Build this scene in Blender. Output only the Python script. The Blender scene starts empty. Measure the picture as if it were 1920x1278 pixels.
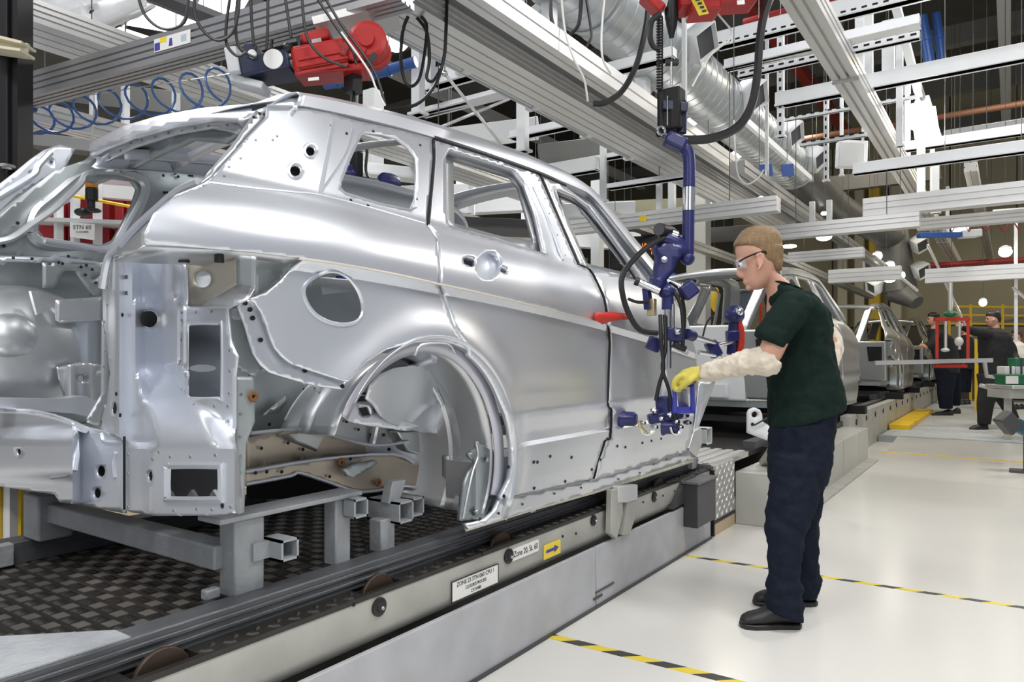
import bpy, bmesh, math, random
from mathutils import Vector, Matrix, geometry
import numpy as np
random.seed(7)
SC = bpy.context.scene
COL = SC.collection

# ---------------------------------------------------------------- camera
FPX, CX, HZ, CAMH = 1351.0, 960.0, 668.0, 1.2
TH = math.radians(34.7)
cam_d = bpy.data.cameras.new('camera'); cam = bpy.data.objects.new('camera', cam_d); COL.objects.link(cam)
cam.location = (0, 0, CAMH); cam.rotation_euler = (math.pi / 2, 0, TH)
cam_d.sensor_width = 36; cam_d.lens = FPX / 1920 * 36; cam_d.shift_y = (HZ - 639) / 1920
cam_d.clip_start = 0.05; cam_d.clip_end = 200
SC.camera = cam
# ---------------------------------------------------------------- world, exposure
world = bpy.data.worlds.new('hall_ambient'); SC.world = world; world.use_nodes = True
wb = world.node_tree.nodes['Background']; wb.inputs[0].default_value = (0.86, 0.90, 1.0, 1); wb.inputs[1].default_value = 0.30
SC.view_settings.view_transform = 'Standard'; SC.view_settings.look = 'None'
SC.view_settings.exposure = 0.0; SC.view_settings.gamma = 1.0; SC.view_settings.use_curve_mapping = False
# ---------------------------------------------------------------- roof lamps (rows of high-bay lamps hung under the hall roof)
def area(name, loc, sx, sy, power, col=(1, 0.985, 0.965), rot=(0, 0, 0)):
    l = bpy.data.lights.new(name, 'AREA'); l.shape = 'RECTANGLE'; l.size = sx; l.size_y = sy; l.energy = power; l.color = col
    o = bpy.data.objects.new(name, l); COL.objects.link(o); o.location = loc; o.rotation_euler = rot
    return o
LAMPS = [(-5.6, 2.6), (-2.4, -1.6), (0.9, -1.0), (0.9, 3.0), (0.6, 7.2), (-3.6, 7.4), (0.4, 12.0), (-3.8, 13.0), (2.2, 17.5), (-7.5, 8.0)]
for lx, ly in LAMPS:
    area('roof_lamp_light', (lx, ly, 5.3), 1.8, 0.8, 138 if ly < 10 else 150, (1, 0.985, 0.965) if ly < 10 else (1.0, 0.90, 0.72))

# unseen fill light added on the walkway side behind the camera, brightening the car
_fl = Vector((3.0, -0.9, 3.7)); _to = (Vector((-1.7, 2.4, 0.9)) - _fl).to_track_quat('-Z', 'Y').to_euler()
area('flood_lamp_light', _fl, 2.2, 2.0, 45, (1.0, 0.985, 0.96), _to)
_fl2 = Vector((-2.6, -2.6, 3.6)); _to2 = (Vector((-2.3, 1.4, 1.2)) - _fl2).to_track_quat('-Z', 'Y').to_euler()
area('flood_lamp_light', _fl2, 1.6, 1.2, 18, (1.0, 0.985, 0.96), _to2)  # second unseen fill, added behind the car to brighten its tailgate end
# ---------------------------------------------------------------- pixel rays
FW = Vector((-math.sin(TH), math.cos(TH), 0)); RT = Vector((math.cos(TH), math.sin(TH), 0)); CAMP = Vector((0, 0, CAMH))
def ray(u, v): return FW + RT * ((u - CX) / FPX) + Vector((0, 0, (HZ - v) / FPX))
def W(u, v, d): return CAMP + ray(u, v) * d                     # at a depth
def PX(u, v, X):
    r = ray(u, v); return CAMP + r * (X / r.x)
def PY(u, v, Y):
    r = ray(u, v); return CAMP + r * (Y / r.y)
def PZ(u, v, Z):
    r = ray(u, v); return CAMP + r * ((Z - CAMH) / r.z)
def px_of(p):
    q = p - CAMP; d = q.dot(FW); return CX + FPX * q.dot(RT) / d, HZ - FPX * q.z / d

# ---------------------------------------------------------------- materials
MATS = {}
def mat(name, col, metal=0.0, rough=0.5, var=0.0, vscale=6.0, bump=0.0, bscale=40.0, stretch=None, emit=0.0, rvar=0.0, alpha=1.0, spec=0.5):
    if name in MATS: return MATS[name]
    m = bpy.data.materials.new(name); m.use_nodes = True; nt = m.node_tree; b = nt.nodes['Principled BSDF']
    b.inputs['Base Color'].default_value = (*col, 1); b.inputs['Metallic'].default_value = metal; b.inputs['Roughness'].default_value = rough
    b.inputs['Specular IOR Level'].default_value = spec
    if alpha < 1: b.inputs['Alpha'].default_value = alpha
    m.diffuse_color = (*col, 1)
    tc = nt.nodes.new('ShaderNodeTexCoord'); src = tc.outputs['Object']
    if stretch:
        mp = nt.nodes.new('ShaderNodeMapping'); mp.inputs['Scale'].default_value = stretch; nt.links.new(src, mp.inputs['Vector']); src = mp.outputs['Vector']
    nz = nt.nodes.new('ShaderNodeTexNoise'); nz.inputs['Scale'].default_value = vscale; nz.inputs['Detail'].default_value = 5; nt.links.new(src, nz.inputs['Vector'])
    if var > 0:
        mx = nt.nodes.new('ShaderNodeMix'); mx.data_type = 'RGBA'
        mx.inputs[6].default_value = (*[max(0, c * (1 - var)) for c in col], 1); mx.inputs[7].default_value = (*[min(1, c * (1 + var)) for c in col], 1)
        nt.links.new(nz.outputs['Fac'], mx.inputs[0]); nt.links.new(mx.outputs[2], b.inputs['Base Color'])
    if rvar > 0:
        mr = nt.nodes.new('ShaderNodeMapRange'); mr.inputs[3].default_value = max(0.02, rough - rvar); mr.inputs[4].default_value = min(1, rough + rvar)
        nt.links.new(nz.outputs['Fac'], mr.inputs[0]); nt.links.new(mr.outputs[0], b.inputs['Roughness'])
    if bump > 0:
        n2 = nt.nodes.new('ShaderNodeTexNoise'); n2.inputs['Scale'].default_value = bscale; n2.inputs['Detail'].default_value = 3; nt.links.new(src, n2.inputs['Vector'])
        bp = nt.nodes.new('ShaderNodeBump'); bp.inputs['Strength'].default_value = bump; bp.inputs['Distance'].default_value = 0.01
        nt.links.new(n2.outputs['Fac'], bp.inputs['Height']); nt.links.new(bp.outputs[0], b.inputs['Normal'])
    if emit > 0:
        b.inputs['Emission Color'].default_value = (*col, 1); b.inputs['Emission Strength'].default_value = emit
    MATS[name] = m
    return m
M_BODY = mat('bare_body_metal', (0.78, 0.81, 0.87), 0.78, 0.35, 0.04, 3.0, rvar=0.05)
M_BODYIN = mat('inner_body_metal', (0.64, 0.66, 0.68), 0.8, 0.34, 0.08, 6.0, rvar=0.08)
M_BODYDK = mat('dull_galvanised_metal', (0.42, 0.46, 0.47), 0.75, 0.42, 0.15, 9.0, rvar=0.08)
M_TAN = mat('heat_stained_metal', (0.52, 0.46, 0.38), 0.65, 0.42, 0.25, 7.0, rvar=0.1)
M_FARCAR = mat('far_body_metal', (0.62, 0.64, 0.66), 0.85, 0.32, 0.05, 3.0)
M_SPOT = mat('weld_spot', (0.36, 0.37, 0.38), 0.8, 0.45)
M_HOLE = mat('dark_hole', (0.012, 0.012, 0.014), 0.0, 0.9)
M_CREAM = mat('cream_wax', (0.72, 0.70, 0.58), 0.1, 0.6, 0.35, 25)
M_ALU = mat('aluminium_profile', (0.76, 0.76, 0.75), 0.65, 0.36, 0.05, 3.0)
M_ALUMID = mat('darker_aluminium', (0.46, 0.46, 0.47), 0.75, 0.38, 0.08, 3.0)  # aluminium profile in a darker tone, for the travel beam only
M_ALUDK = mat('dark_aluminium', (0.40, 0.40, 0.39), 0.8, 0.38, 0.06, 3.0)
M_GROOVE = mat('profile_groove', (0.05, 0.05, 0.05), 0.3, 0.6)
M_WHITE = mat('white_steel_paint', (0.80, 0.82, 0.84), 0.0, 0.42, 0.05, 4)
M_WHITE2 = mat('grey_white_paint', (0.62, 0.64, 0.65), 0.0, 0.5, 0.08, 4)
M_GALV = mat('galvanised_duct', (0.52, 0.55, 0.57), 0.85, 0.36, 0.10, 3.0, rvar=0.08)
M_GALVDK = mat('dusty_duct', (0.11, 0.11, 0.105), 0.5, 0.5, 0.15, 4)
M_RED = mat('red_hoist_paint', (0.42, 0.018, 0.016), 0.0, 0.32, 0.06, 6)
M_REDDK = mat('dark_red_paint', (0.30, 0.02, 0.018), 0.0, 0.45, 0.1, 6)
M_REDBR = mat('bright_red_paint', (0.55, 0.035, 0.02), 0.0, 0.4, 0.06, 6)
M_BLUE = mat('navy_tool_paint', (0.022, 0.025, 0.12), 0.0, 0.30, 0.1, 8)
M_BLUEDK = mat('dark_navy_paint', (0.012, 0.018, 0.05), 0.0, 0.32, 0.1, 8)
M_BLUEBR = mat('bright_blue_plastic', (0.03, 0.10, 0.34), 0.0, 0.35, 0.08, 8)
M_BLUEGRIP = mat('vivid_blue_plastic', (0.05, 0.06, 0.45), 0.0, 0.4, 0.1, 8)
M_HOSE = mat('blue_air_hose', (0.05, 0.13, 0.36), 0.0, 0.3)
M_BLACK = mat('black_rubber', (0.015, 0.015, 0.017), 0.0, 0.42, 0.1, 12)
M_BLACKM = mat('black_metal', (0.010, 0.010, 0.012), 0.0, 0.5, 0.1, 8, spec=0.3)
M_CHROME = mat('polished_steel', (0.75, 0.76, 0.78), 1.0, 0.16)
M_STEEL = mat('machined_steel', (0.55, 0.55, 0.55), 0.9, 0.3, 0.06, 8)
M_BRASS = mat('brass_fitting', (0.62, 0.52, 0.30), 0.8, 0.35)
M_ORANGE = mat('orange_plastic', (0.85, 0.28, 0.02), 0.0, 0.4)
M_YELLOW = mat('yellow_paint', (0.85, 0.56, 0.02), 0.0, 0.45, 0.06, 6)
M_YELLOWST = mat('yellow_sticker', (0.85, 0.66, 0.06), 0.0, 0.5)
M_PAPER = mat('white_label', (0.82, 0.82, 0.80), 0.0, 0.55, 0.03, 8)
M_INK = mat('black_print', (0.03, 0.03, 0.035), 0.0, 0.6)
M_BLUEINK = mat('blue_print', (0.06, 0.06, 0.32), 0.0, 0.6)
M_STEPW = mat('step_casing_paint', (0.50, 0.50, 0.46), 0.0, 0.5, 0.12, 4)
M_CABLE = mat('white_cable', (0.75, 0.75, 0.72), 0.0, 0.45)
M_SKID = mat('grey_skid_paint', (0.36, 0.38, 0.40), 0.15, 0.5, 0.22, 18, bump=0.25, bscale=60)
M_SKIDDK = mat('worn_dark_rail', (0.115, 0.12, 0.13), 0.35, 0.45, 0.4, 9, stretch=(12, 1, 12), bump=0.2, bscale=30)
M_DECK = mat('dark_tread_plate', (0.045, 0.043, 0.040), 0.5, 0.38, 0.35, 8)
M_TREAD = mat('worn_tread_lozenge', (0.34, 0.31, 0.285), 0.7, 0.32, 0.6, 2.5)
M_TREADDK = mat('oily_tread_lozenge', (0.07, 0.066, 0.06), 0.6, 0.36, 0.4, 6)
M_SKIRT = mat('white_skirt_panel', (0.47, 0.48, 0.505), 0.0, 0.5, 0.22, 7, bump=0.05, bscale=12)
M_CONVBEAM = mat('grimy_grey_beam', (0.43, 0.43, 0.40), 0.05, 0.45, 0.32, 5, bump=0.08, bscale=20)
M_TREADAL = mat('bright_tread_plate', (0.62, 0.62, 0.61), 0.75, 0.34, 0.1, 9)
M_WOOD = mat('plain_timber', (0.56, 0.44, 0.28), 0.0, 0.6, 0.15, 8, stretch=(1, 8, 8))
M_WOODBR = mat('brown_timber', (0.40, 0.29, 0.18), 0.0, 0.6, 0.3, 6, stretch=(8, 1, 8))
M_WALLP = mat('beige_wall_panel', (0.46, 0.42, 0.28), 0.0, 0.6, 0.08, 2)
M_ROOF = mat('dark_roof_sheet', (0.10, 0.098, 0.085), 0.0, 0.7, 0.25, 1.2)
M_SKY = mat('bright_roof_light', (1.0, 0.98, 0.94), 0.0, 0.5, emit=3.0)
M_LAMP = mat('lamp_tube_glow', (1.0, 0.96, 0.88), 0.0, 0.5, emit=22.0)
M_LAMPF = mat('far_lamp_glow', (1.0, 0.95, 0.84), 0.0, 0.5, emit=14.0)
M_LED = mat('orange_led', (1.0, 0.22, 0.03), 0.0, 0.5, emit=1.6)
M_GREEN = mat('green_plastic', (0.02, 0.16, 0.07), 0.0, 0.4)
M_GREYPL = mat('charcoal_plastic', (0.06, 0.06, 0.065), 0.0, 0.45, 0.08, 6)
M_NAVYBOX = mat('slate_bin_plastic', (0.09, 0.11, 0.15), 0.0, 0.4)
M_SKIN = mat('skin', (0.60, 0.33, 0.235), 0.0, 0.48, 0.08, 14)
M_HAIR = mat('short_blond_hair', (0.23, 0.145, 0.07), 0.0, 0.5, 0.45, 90, stretch=(1, 1, 0.25), bump=0.6, bscale=220)
M_HAIRDK = mat('dark_hair', (0.02, 0.016, 0.014), 0.0, 0.5, 0.2, 60)
M_SHIRT = mat('bottle_green_cotton', (0.008, 0.019, 0.015), 0.0, 0.9, 0.15, 20, bump=0.25, bscale=14, spec=0.15)
M_TROUS = mat('navy_work_cotton', (0.011, 0.015, 0.027), 0.0, 0.9, 0.25, 16, bump=0.3, bscale=12, spec=0.15)
M_SHOE = mat('black_shoe_leather', (0.018, 0.018, 0.02), 0.0, 0.5, 0.15, 20)
M_SLEEVE = mat('cream_cotton_sleeve', (0.74, 0.66, 0.54), 0.0, 0.9, 0.06, 12, bump=0.3, bscale=14)
M_GLOVE = mat('yellow_work_glove', (0.60, 0.52, 0.10), 0.0, 0.8, 0.25, 30)
M_PALM = mat('grey_glove_palm', (0.10, 0.10, 0.09), 0.0, 0.7, 0.2, 30)
M_POLO = mat('black_uniform_cloth', (0.016, 0.018, 0.022), 0.0, 0.85, 0.15, 10)
M_LENS = mat('safety_lens', (0.75, 0.80, 0.85), 0.0, 0.08, alpha=0.35)
M_REDCAB = mat('red_cabinet', (0.42, 0.025, 0.03), 0.0, 0.4, 0.2, 5)
M_TEALDK = mat('teal_tool_paint', (0.02, 0.10, 0.16), 0.0, 0.35)

# floor: pale painted concrete, scuffed
def floor_mat():
    m = mat('pale_painted_floor', (0.74, 0.73, 0.69), 0.0, 0.22, 0.05, 0.8, bump=0.02, bscale=3, rvar=0.07)
    nt = m.node_tree; b = nt.nodes['Principled BSDF']
    lk = b.inputs['Base Color'].links[0]; src = lk.from_socket
    v = nt.nodes.new('ShaderNodeTexNoise'); v.inputs['Scale'].default_value = 9; v.inputs['Detail'].default_value = 8; v.inputs['Roughness'].default_value = 0.75
    r = nt.nodes.new('ShaderNodeMapRange'); r.inputs[1].default_value = 0.66; r.inputs[2].default_value = 0.74; r.inputs[3].default_value = 0; r.inputs[4].default_value = 0.5
    tc = nt.nodes.new('ShaderNodeTexCoord'); nt.links.new(tc.outputs['Object'], v.inputs['Vector'])
    nt.links.new(v.outputs['Fac'], r.inputs[0])
    mx = nt.nodes.new('ShaderNodeMix'); mx.data_type = 'RGBA'; mx.inputs[7].default_value = (0.42, 0.41, 0.38, 1)
    nt.links.new(r.outputs[0], mx.inputs[0]); nt.links.new(src, mx.inputs[6]); nt.links.new(mx.outputs[2], b.inputs['Base Color'])
    return m
M_FLOOR = floor_mat()
# hazard tape: printed yellow and black slanting stripes along local x
def tape_mat():
    m = bpy.data.materials.new('hazard_tape_print'); m.use_nodes = True; nt = m.node_tree; b = nt.nodes['Principled BSDF']; b.inputs['Roughness'].default_value = 0.45
    tc = nt.nodes.new('ShaderNodeTexCoord'); sp = nt.nodes.new('ShaderNodeSeparateXYZ'); nt.links.new(tc.outputs['Object'], sp.inputs[0])
    ad = nt.nodes.new('ShaderNodeMath'); ad.operation = 'MULTIPLY_ADD'; ad.inputs[1].default_value = -1.2; nt.links.new(sp.outputs['Y'], ad.inputs[0]); nt.links.new(sp.outputs['X'], ad.inputs[2])
    ml = nt.nodes.new('ShaderNodeMath'); ml.operation = 'MULTIPLY'; ml.inputs[1].default_value = 1 / 0.19; nt.links.new(ad.outputs[0], ml.inputs[0])
    fr = nt.nodes.new('ShaderNodeMath'); fr.operation = 'FRACT'; nt.links.new(ml.outputs[0], fr.inputs[0])
    gt = nt.nodes.new('ShaderNodeMath'); gt.operation = 'GREATER_THAN'; gt.inputs[1].default_value = 0.5; nt.links.new(fr.outputs[0], gt.inputs[0])
    mx = nt.nodes.new('ShaderNodeMix'); mx.data_type = 'RGBA'; mx.inputs[6].default_value = (0.80, 0.63, 0.06, 1); mx.inputs[7].default_value = (0.05, 0.05, 0.05, 1)
    nt.links.new(gt.outputs[0], mx.inputs[0]); nt.links.new(mx.outputs[2], b.inputs['Base Color'])
    return m
M_TAPE = tape_mat()

# ---------------------------------------------------------------- object helpers
WL = {}
def wloc(o): return WL[o.name]
def tag(o, label=None, cat=None, group=None, kind=None):
    if label: o['label'] = label
    if cat: o['category'] = cat
    if group: o['group'] = group
    if kind: o['kind'] = kind
    return o
def thing(name, label, cat, loc, group=None, kind=None):
    o = bpy.data.objects.new(name, None); COL.objects.link(o); o.location = loc; o.empty_display_size = 0.1
    WL[o.name] = Vector(loc)
    return tag(o, label, cat, group, kind)
def copy_tree(o, delta, label=None, group=None, mirror_x=None, mats=None, parent=None):
    """copy of a thing with its parts and sub-parts, moved by delta"""
    c = o.copy(); COL.objects.link(c)
    base = wloc(o)
    if parent is None:
        c.location = base + Vector(delta); WL[c.name] = base + Vector(delta)
    else:
        c.parent = parent; WL[c.name] = wloc(parent) + c.location
    if label: c['label'] = label
    if group: c['group'] = group
    for ch in [x for x in bpy.data.objects if x.parent == o]:
        copy_tree(ch, (0, 0, 0), parent=c)
    return c

class MB:
    def __init__(s): s.v = []; s.f = []
    def add(s, vs, fs):
        n = len(s.v); s.v += [Vector(p) for p in vs]; s.f += [tuple(i + n for i in q) for q in fs]; return s
    def hexa(s, p):  # 8 points: bottom 4 ccw, top 4 ccw
        return s.add(p, [(3, 2, 1, 0), (4, 5, 6, 7), (0, 1, 5, 4), (1, 2, 6, 5), (2, 3, 7, 6), (3, 0, 4, 7)])
    def box(s, c, size, rz=0.0, R=None):
        c = Vector(c); M = R or Matrix.Rotation(rz, 3, 'Z'); hx, hy, hz = [q / 2 for q in size]
        return s.hexa([c + M @ Vector((x, y, z)) for z in (-hz, hz) for x, y in ((-hx, -hy), (hx, -hy), (hx, hy), (-hx, hy))])
    def bb(s, lo, hi): return s.box([(a + b) / 2 for a, b in zip(lo, hi)], [abs(b - a) for a, b in zip(lo, hi)])
    def frame(s, p0, p1, up=Vector((0, 0, 1))):
        ax = (p1 - p0).normalized(); sd = ax.cross(up)
        if sd.length < 1e-4: sd = ax.cross(Vector((0, 1, 0)))
        sd.normalize(); return ax, sd, sd.cross(ax).normalized()
    def beam(s, p0, p1, w, h, up=Vector((0, 0, 1))):
        p0, p1 = Vector(p0), Vector(p1); ax, sd, u2 = s.frame(p0, p1, Vector(up)); a, b = sd * (w / 2), u2 * (h / 2)
        return s.hexa([p0 - a - b, p0 + a - b, p1 + a - b, p1 - a - b, p0 - a + b, p0 + a + b, p1 + a + b, p1 - a + b])
    def extr(s, prof, p0, p1, up=Vector((0, 0, 1)), caps=True):  # prof [(side, up)] extruded p0->p1
        p0, p1 = Vector(p0), Vector(p1); ax, sd, u2 = s.frame(p0, p1, Vector(up)); n = len(prof)
        vs = [q + sd * x + u2 * y for q in (p0, p1) for x, y in prof]
        fs = [(i, (i + 1) % n, n + (i + 1) % n, n + i) for i in range(n)]
        if caps: fs += [tuple(range(n - 1, -1, -1)), tuple(range(n, 2 * n))]
        return s.add(vs, fs)
    def prism(s, poly, vec):
        vec = Vector(vec); n = len(poly); vs = [Vector(p) for p in poly] + [Vector(p) + vec for p in poly]
        return s.add(vs, [(i, (i + 1) % n, n + (i + 1) % n, n + i) for i in range(n)] + [tuple(range(n - 1, -1, -1)), tuple(range(n, 2 * n))])
    def loft(s, rings, caps=True, closed=True):
        n = len(rings[0]); vs = [p for r in rings for p in r]; fs = []
        for k in range(len(rings) - 1):
            for i in range(n if closed else n - 1):
                j = (i + 1) % n; fs.append((k * n + i, k * n + j, (k + 1) * n + j, (k + 1) * n + i))
        if caps and closed: fs += [tuple(range(n - 1, -1, -1)), tuple(range((len(rings) - 1) * n, len(rings) * n))]
        return s.add(vs, fs)
    def cyl(s, p0, p1, r0, r1=None, n=12, caps=True):
        p0, p1 = Vector(p0), Vector(p1); r1 = r0 if r1 is None else r1; ax, sd, u2 = s.frame(p0, p1)
        R = lambda p, r: [p + (sd * math.cos(t) + u2 * math.sin(t)) * r for t in [2 * math.pi * i / n for i in range(n)]]
        return s.loft([R(p0, r0), R(p1, r1)], caps)
    def turn(s, base, axis, prof, n=16, caps=True):  # prof [(r, h)] about axis
        base = Vector(base); ax = Vector(axis).normalized(); sd = ax.orthogonal().normalized(); u2 = ax.cross(sd)
        return s.loft([[base + ax * h + (sd * math.cos(t) + u2 * math.sin(t)) * max(r, 1e-4) for t in [2 * math.pi * i / n for i in range(n)]] for r, h in prof], caps)
    def tube(s, pts, r, n=6, smooth=0, closed=False):
        pts = [Vector(p) for p in pts]
        if smooth: pts = spline(pts, smooth, closed)
        rr = r if isinstance(r, (list, tuple)) else [r] * len(pts)
        if len(rr) != len(pts): rr = [rr[min(len(rr) - 1, int(i / (len(pts) - 1) * (len(rr) - 1) + 0.5))] for i in range(len(pts))]
        t0 = (pts[1] - pts[0]).normalized(); nm = t0.orthogonal().normalized(); rings = []
        for i, p in enumerate(pts):
            a = pts[max(0, i - 1)]; b = pts[min(len(pts) - 1, i + 1)]; t = (b - a)
            t = t.normalized() if t.length > 1e-9 else t0
            nm = (nm - t * nm.dot(t)); nm = nm.normalized() if nm.length > 1e-6 else t.orthogonal().normalized(); bn = t.cross(nm)
            rings.append([p + (nm * math.cos(q) + bn * math.sin(q)) * rr[i] for q in [2 * math.pi * k / n for k in range(n)]])
        return s.loft(rings)
    def ball(s, c, r, n=12, m=8, R=None):
        c = Vector(c); r = (r, r, r) if not isinstance(r, (tuple, list)) else r; R = R or Matrix.Identity(3)
        rings = []
        for j in range(m + 1):
            t = math.pi * j / m; q = max(math.sin(t), 1e-3)
            rings.append([c + R @ Vector((r[0] * q * math.cos(a), r[1] * q * math.sin(a), -r[2] * math.cos(t))) for a in [2 * math.pi * i / n for i in range(n)]])
        return s.loft(rings)
    def ring(s, c, axis, R, r, n=20, m=6, a0=0, a1=2 * math.pi):
        c = Vector(c); ax = Vector(axis).normalized(); sd = ax.orthogonal().normalized(); u2 = ax.cross(sd); rings = []
        full = abs(a1 - a0 - 2 * math.pi) < 1e-6
        for i in range(n + 1):
            t = a0 + (a1 - a0) * i / n; rd = sd * math.cos(t) + u2 * math.sin(t)
            rings.append([c + rd * (R + r * math.cos(q)) + ax * (r * math.sin(q)) for q in [2 * math.pi * k / m for k in range(m)]])
        return s.loft(rings, caps=not full)
    def grid(s, P):  # P[i][j] points
        n, m = len(P), len(P[0])
        return s.add([p for r in P for p in r], [(i * m + j, i * m + j + 1, (i + 1) * m + j + 1, (i + 1) * m + j) for i in range(n - 1) for j in range(m - 1)])
    def build(s, name, material, parent=None, label=None, cat=None, group=None, kind=None, bev=0.0, solid=0.0, ang=38, soff=-1, fixn=True, sub=0):
        me = bpy.data.meshes.new(name)
        lo = Vector([min(p[i] for p in s.v) for i in range(3)]); hi = Vector([max(p[i] for p in s.v) for i in range(3)])
        c = (lo + hi) / 2
        if parent is None: c.z = lo.z
        me.from_pydata([p - c for p in s.v], [], s.f); me.update()
        if fixn:
            bm = bmesh.new(); bm.from_mesh(me); bmesh.ops.recalc_face_normals(bm, faces=bm.faces); bm.to_mesh(me); bm.free()
        me.shade_smooth(); me.set_sharp_from_angle(angle=math.radians(ang))
        o = bpy.data.objects.new(name, me); COL.objects.link(o)
        if material: me.materials.append(material)
        if parent is not None: o.parent = parent; o.location = c - wloc(parent)
        else: o.location = c
        WL[o.name] = c.copy()
        if solid:
            md = o.modifiers.new('thickness', 'SOLIDIFY'); md.thickness = solid; md.offset = soff
        if bev:
            md = o.modifiers.new('edge', 'BEVEL'); md.width = bev; md.segments = 2; md.limit_method = 'ANGLE'; md.angle_limit = math.radians(40)
        if sub:
            md = o.modifiers.new('round', 'SUBSURF'); md.levels = sub; md.render_levels = sub
        return tag(o, label, cat, group, kind)

def spline(pts, k=6, closed=False):
    out = []; n = len(pts)
    for i in range(n if closed else n - 1):
        g = lambda j: pts[j % n] if closed else pts[max(0, min(n - 1, j))]
        p0, p1, p2, p3 = g(i - 1), g(i), g(i + 1), g(i + 2)
        for t in [q / k for q in range(k)]:
            out.append(0.5 * ((2 * p1) + (p2 - p0) * t + (2 * p0 - 5 * p1 + 4 * p2 - p3) * t * t + (3 * p1 - p0 - 3 * p2 + p3) * t ** 3))
    if not closed: out.append(Vector(pts[-1]))
    return out
def rnd_poly(poly, k=4):  # smooth a closed 2D outline
    return [(p.x, p.y) for p in spline([Vector((a, b, 0)) for a, b in poly], k, True)]
def ell(cx, cy, rx, ry, n=14, rot=0.0):
    c, s_ = math.cos(rot), math.sin(rot)
    return [(cx + rx * math.cos(t) * c - ry * math.sin(t) * s_, cy + rx * math.cos(t) * s_ + ry * math.sin(t) * c) for t in [2 * math.pi * i / n for i in range(n)]]
def interp(x, tab):
    if x <= tab[0][0]: return tab[0][1]
    for (a, p), (b, q) in zip(tab, tab[1:]):
        if x <= b: return p + (q - p) * (x - a) / (b - a)
    return tab[-1][1]
def sstep(a, b, x):
    t = max(0, min(1, (x - a) / (b - a))); return t * t * (3 - 2 * t)

def inside(pts, poly):
    P = np.asarray(pts); x, y = P[:, 0], P[:, 1]; r = np.zeros(len(P), bool); n = len(poly)
    for i in range(n):
        x0, y0 = poly[i]; x1, y1 = poly[(i + 1) % n]
        if y0 == y1: continue
        c = ((y0 > y) != (y1 > y)) & (x < (x1 - x0) * (y - y0) / (y1 - y0) + x0); r ^= c
    return r
def near_edge(pts, poly, d):
    P = np.asarray(pts); r = np.zeros(len(P), bool); n = len(poly)
    for i in range(n):
        a = np.array(poly[i]); b = np.array(poly[(i + 1) % n]); ab = b - a; L = ab @ ab
        if L < 1e-12: continue
        t = np.clip(((P - a) @ ab) / L, 0, 1); r |= np.hypot(*(P - a - t[:, None] * ab).T) < d
    return r
def tri_region(poly, holes=(), step=8.0, lines=()):
    """constrained triangulation of a 2D outline with holes -> (points, triangles)"""
    co, ed = [], []
    for lp in [poly] + list(holes):
        n0 = len(co); q = []
        for (x0, y0), (x1, y1) in zip(lp, list(lp[1:]) + [lp[0]]):
            k = max(1, int(math.hypot(x1 - x0, y1 - y0) / step + 0.5))
            q += [(x0 + (x1 - x0) * i / k, y0 + (y1 - y0) * i / k) for i in range(k)]
        co += q; ed += [(n0 + i, n0 + (i + 1) % len(q)) for i in range(len(q))]
    xs = [p[0] for p in poly]; ys = [p[1] for p in poly]
    gx = np.arange(min(xs), max(xs), step); gy = np.arange(min(ys), max(ys), step)
    if len(gx) and len(gy):
        G = np.array([(x, y) for y in gy for x in gx]); k = inside(G, poly) & ~near_edge(G, poly, step * 0.45)
        for h in holes: k &= ~inside(G, h) & ~near_edge(G, h, step * 0.4)
        for ln in lines: k &= ~near_edge(G, list(ln) + list(ln)[::-1], step * 0.45)
        co += [tuple(p) for p in G[k]]
    for ln in lines:
        n0 = len(co); co += list(ln); ed += [(n0 + i, n0 + i + 1) for i in range(len(ln) - 1)]
    vs, es, fs, *_ = geometry.delaunay_2d_cdt([Vector(p) for p in co], ed, [], 0, 1e-5)
    V = [(p.x, p.y) for p in vs]
    C = np.array([[sum(V[i][0] for i in f) / 3, sum(V[i][1] for i in f) / 3] for f in fs])
    k = inside(C, poly)
    for h in holes: k &= ~inside(C, h)
    F = [tuple(f) for f, q in zip(fs, k) if q]
    used = sorted({i for f in F for i in f}); mp = {a: b for b, a in enumerate(used)}
    return [V[i] for i in used], [tuple(mp[i] for i in f) for f in F]
def panel(name, poly, fn, material, parent=None, holes=(), step=8.0, solid=0.004, face=None, lines=(), **kw):
    V, F = tri_region(poly, holes, step, lines); P = [fn(a, b) for a, b in V]
    nrm = Vector(); tot = Vector()
    for f in F:
        nrm += (P[f[1]] - P[f[0]]).cross(P[f[2]] - P[f[0]])
    cen = sum(P, Vector()) / len(P); to = (face if face is not None else CAMP - cen)
    if nrm.dot(to) < 0: F = [f[::-1] for f in F]
    mb = MB(); mb.add(P, F)
    return mb.build(name, material, parent, solid=solid, fixn=False, **kw)

# flat lettering as real mesh
def lettering(txt, size, origin, xdir, ydir, material, name, parent, depth=0.0005, align='CENTER', xs=1.0):
    cu = bpy.data.curves.new('t', 'FONT'); cu.body = txt; cu.size = size; cu.align_x = align; cu.align_y = 'CENTER'; cu.extrude = depth; cu.resolution_u = 3
    to = bpy.data.objects.new('t', cu); COL.objects.link(to)
    dg = bpy.context.evaluated_depsgraph_get(); me = to.evaluated_get(dg).to_mesh()
    x, y = Vector(xdir).normalized(), Vector(ydir).normalized(); z = x.cross(y)
    vs = [Vector(origin) + x * (p.co.x * xs) + y * p.co.y + z * p.co.z for p in me.vertices]; fs = [tuple(p.vertices) for p in me.polygons]
    to.to_mesh_clear(); bpy.data.objects.remove(to); bpy.data.curves.remove(cu)
    mb = MB(); mb.add(vs, fs); return mb.build(name, material, parent, fixn=False)
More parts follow.
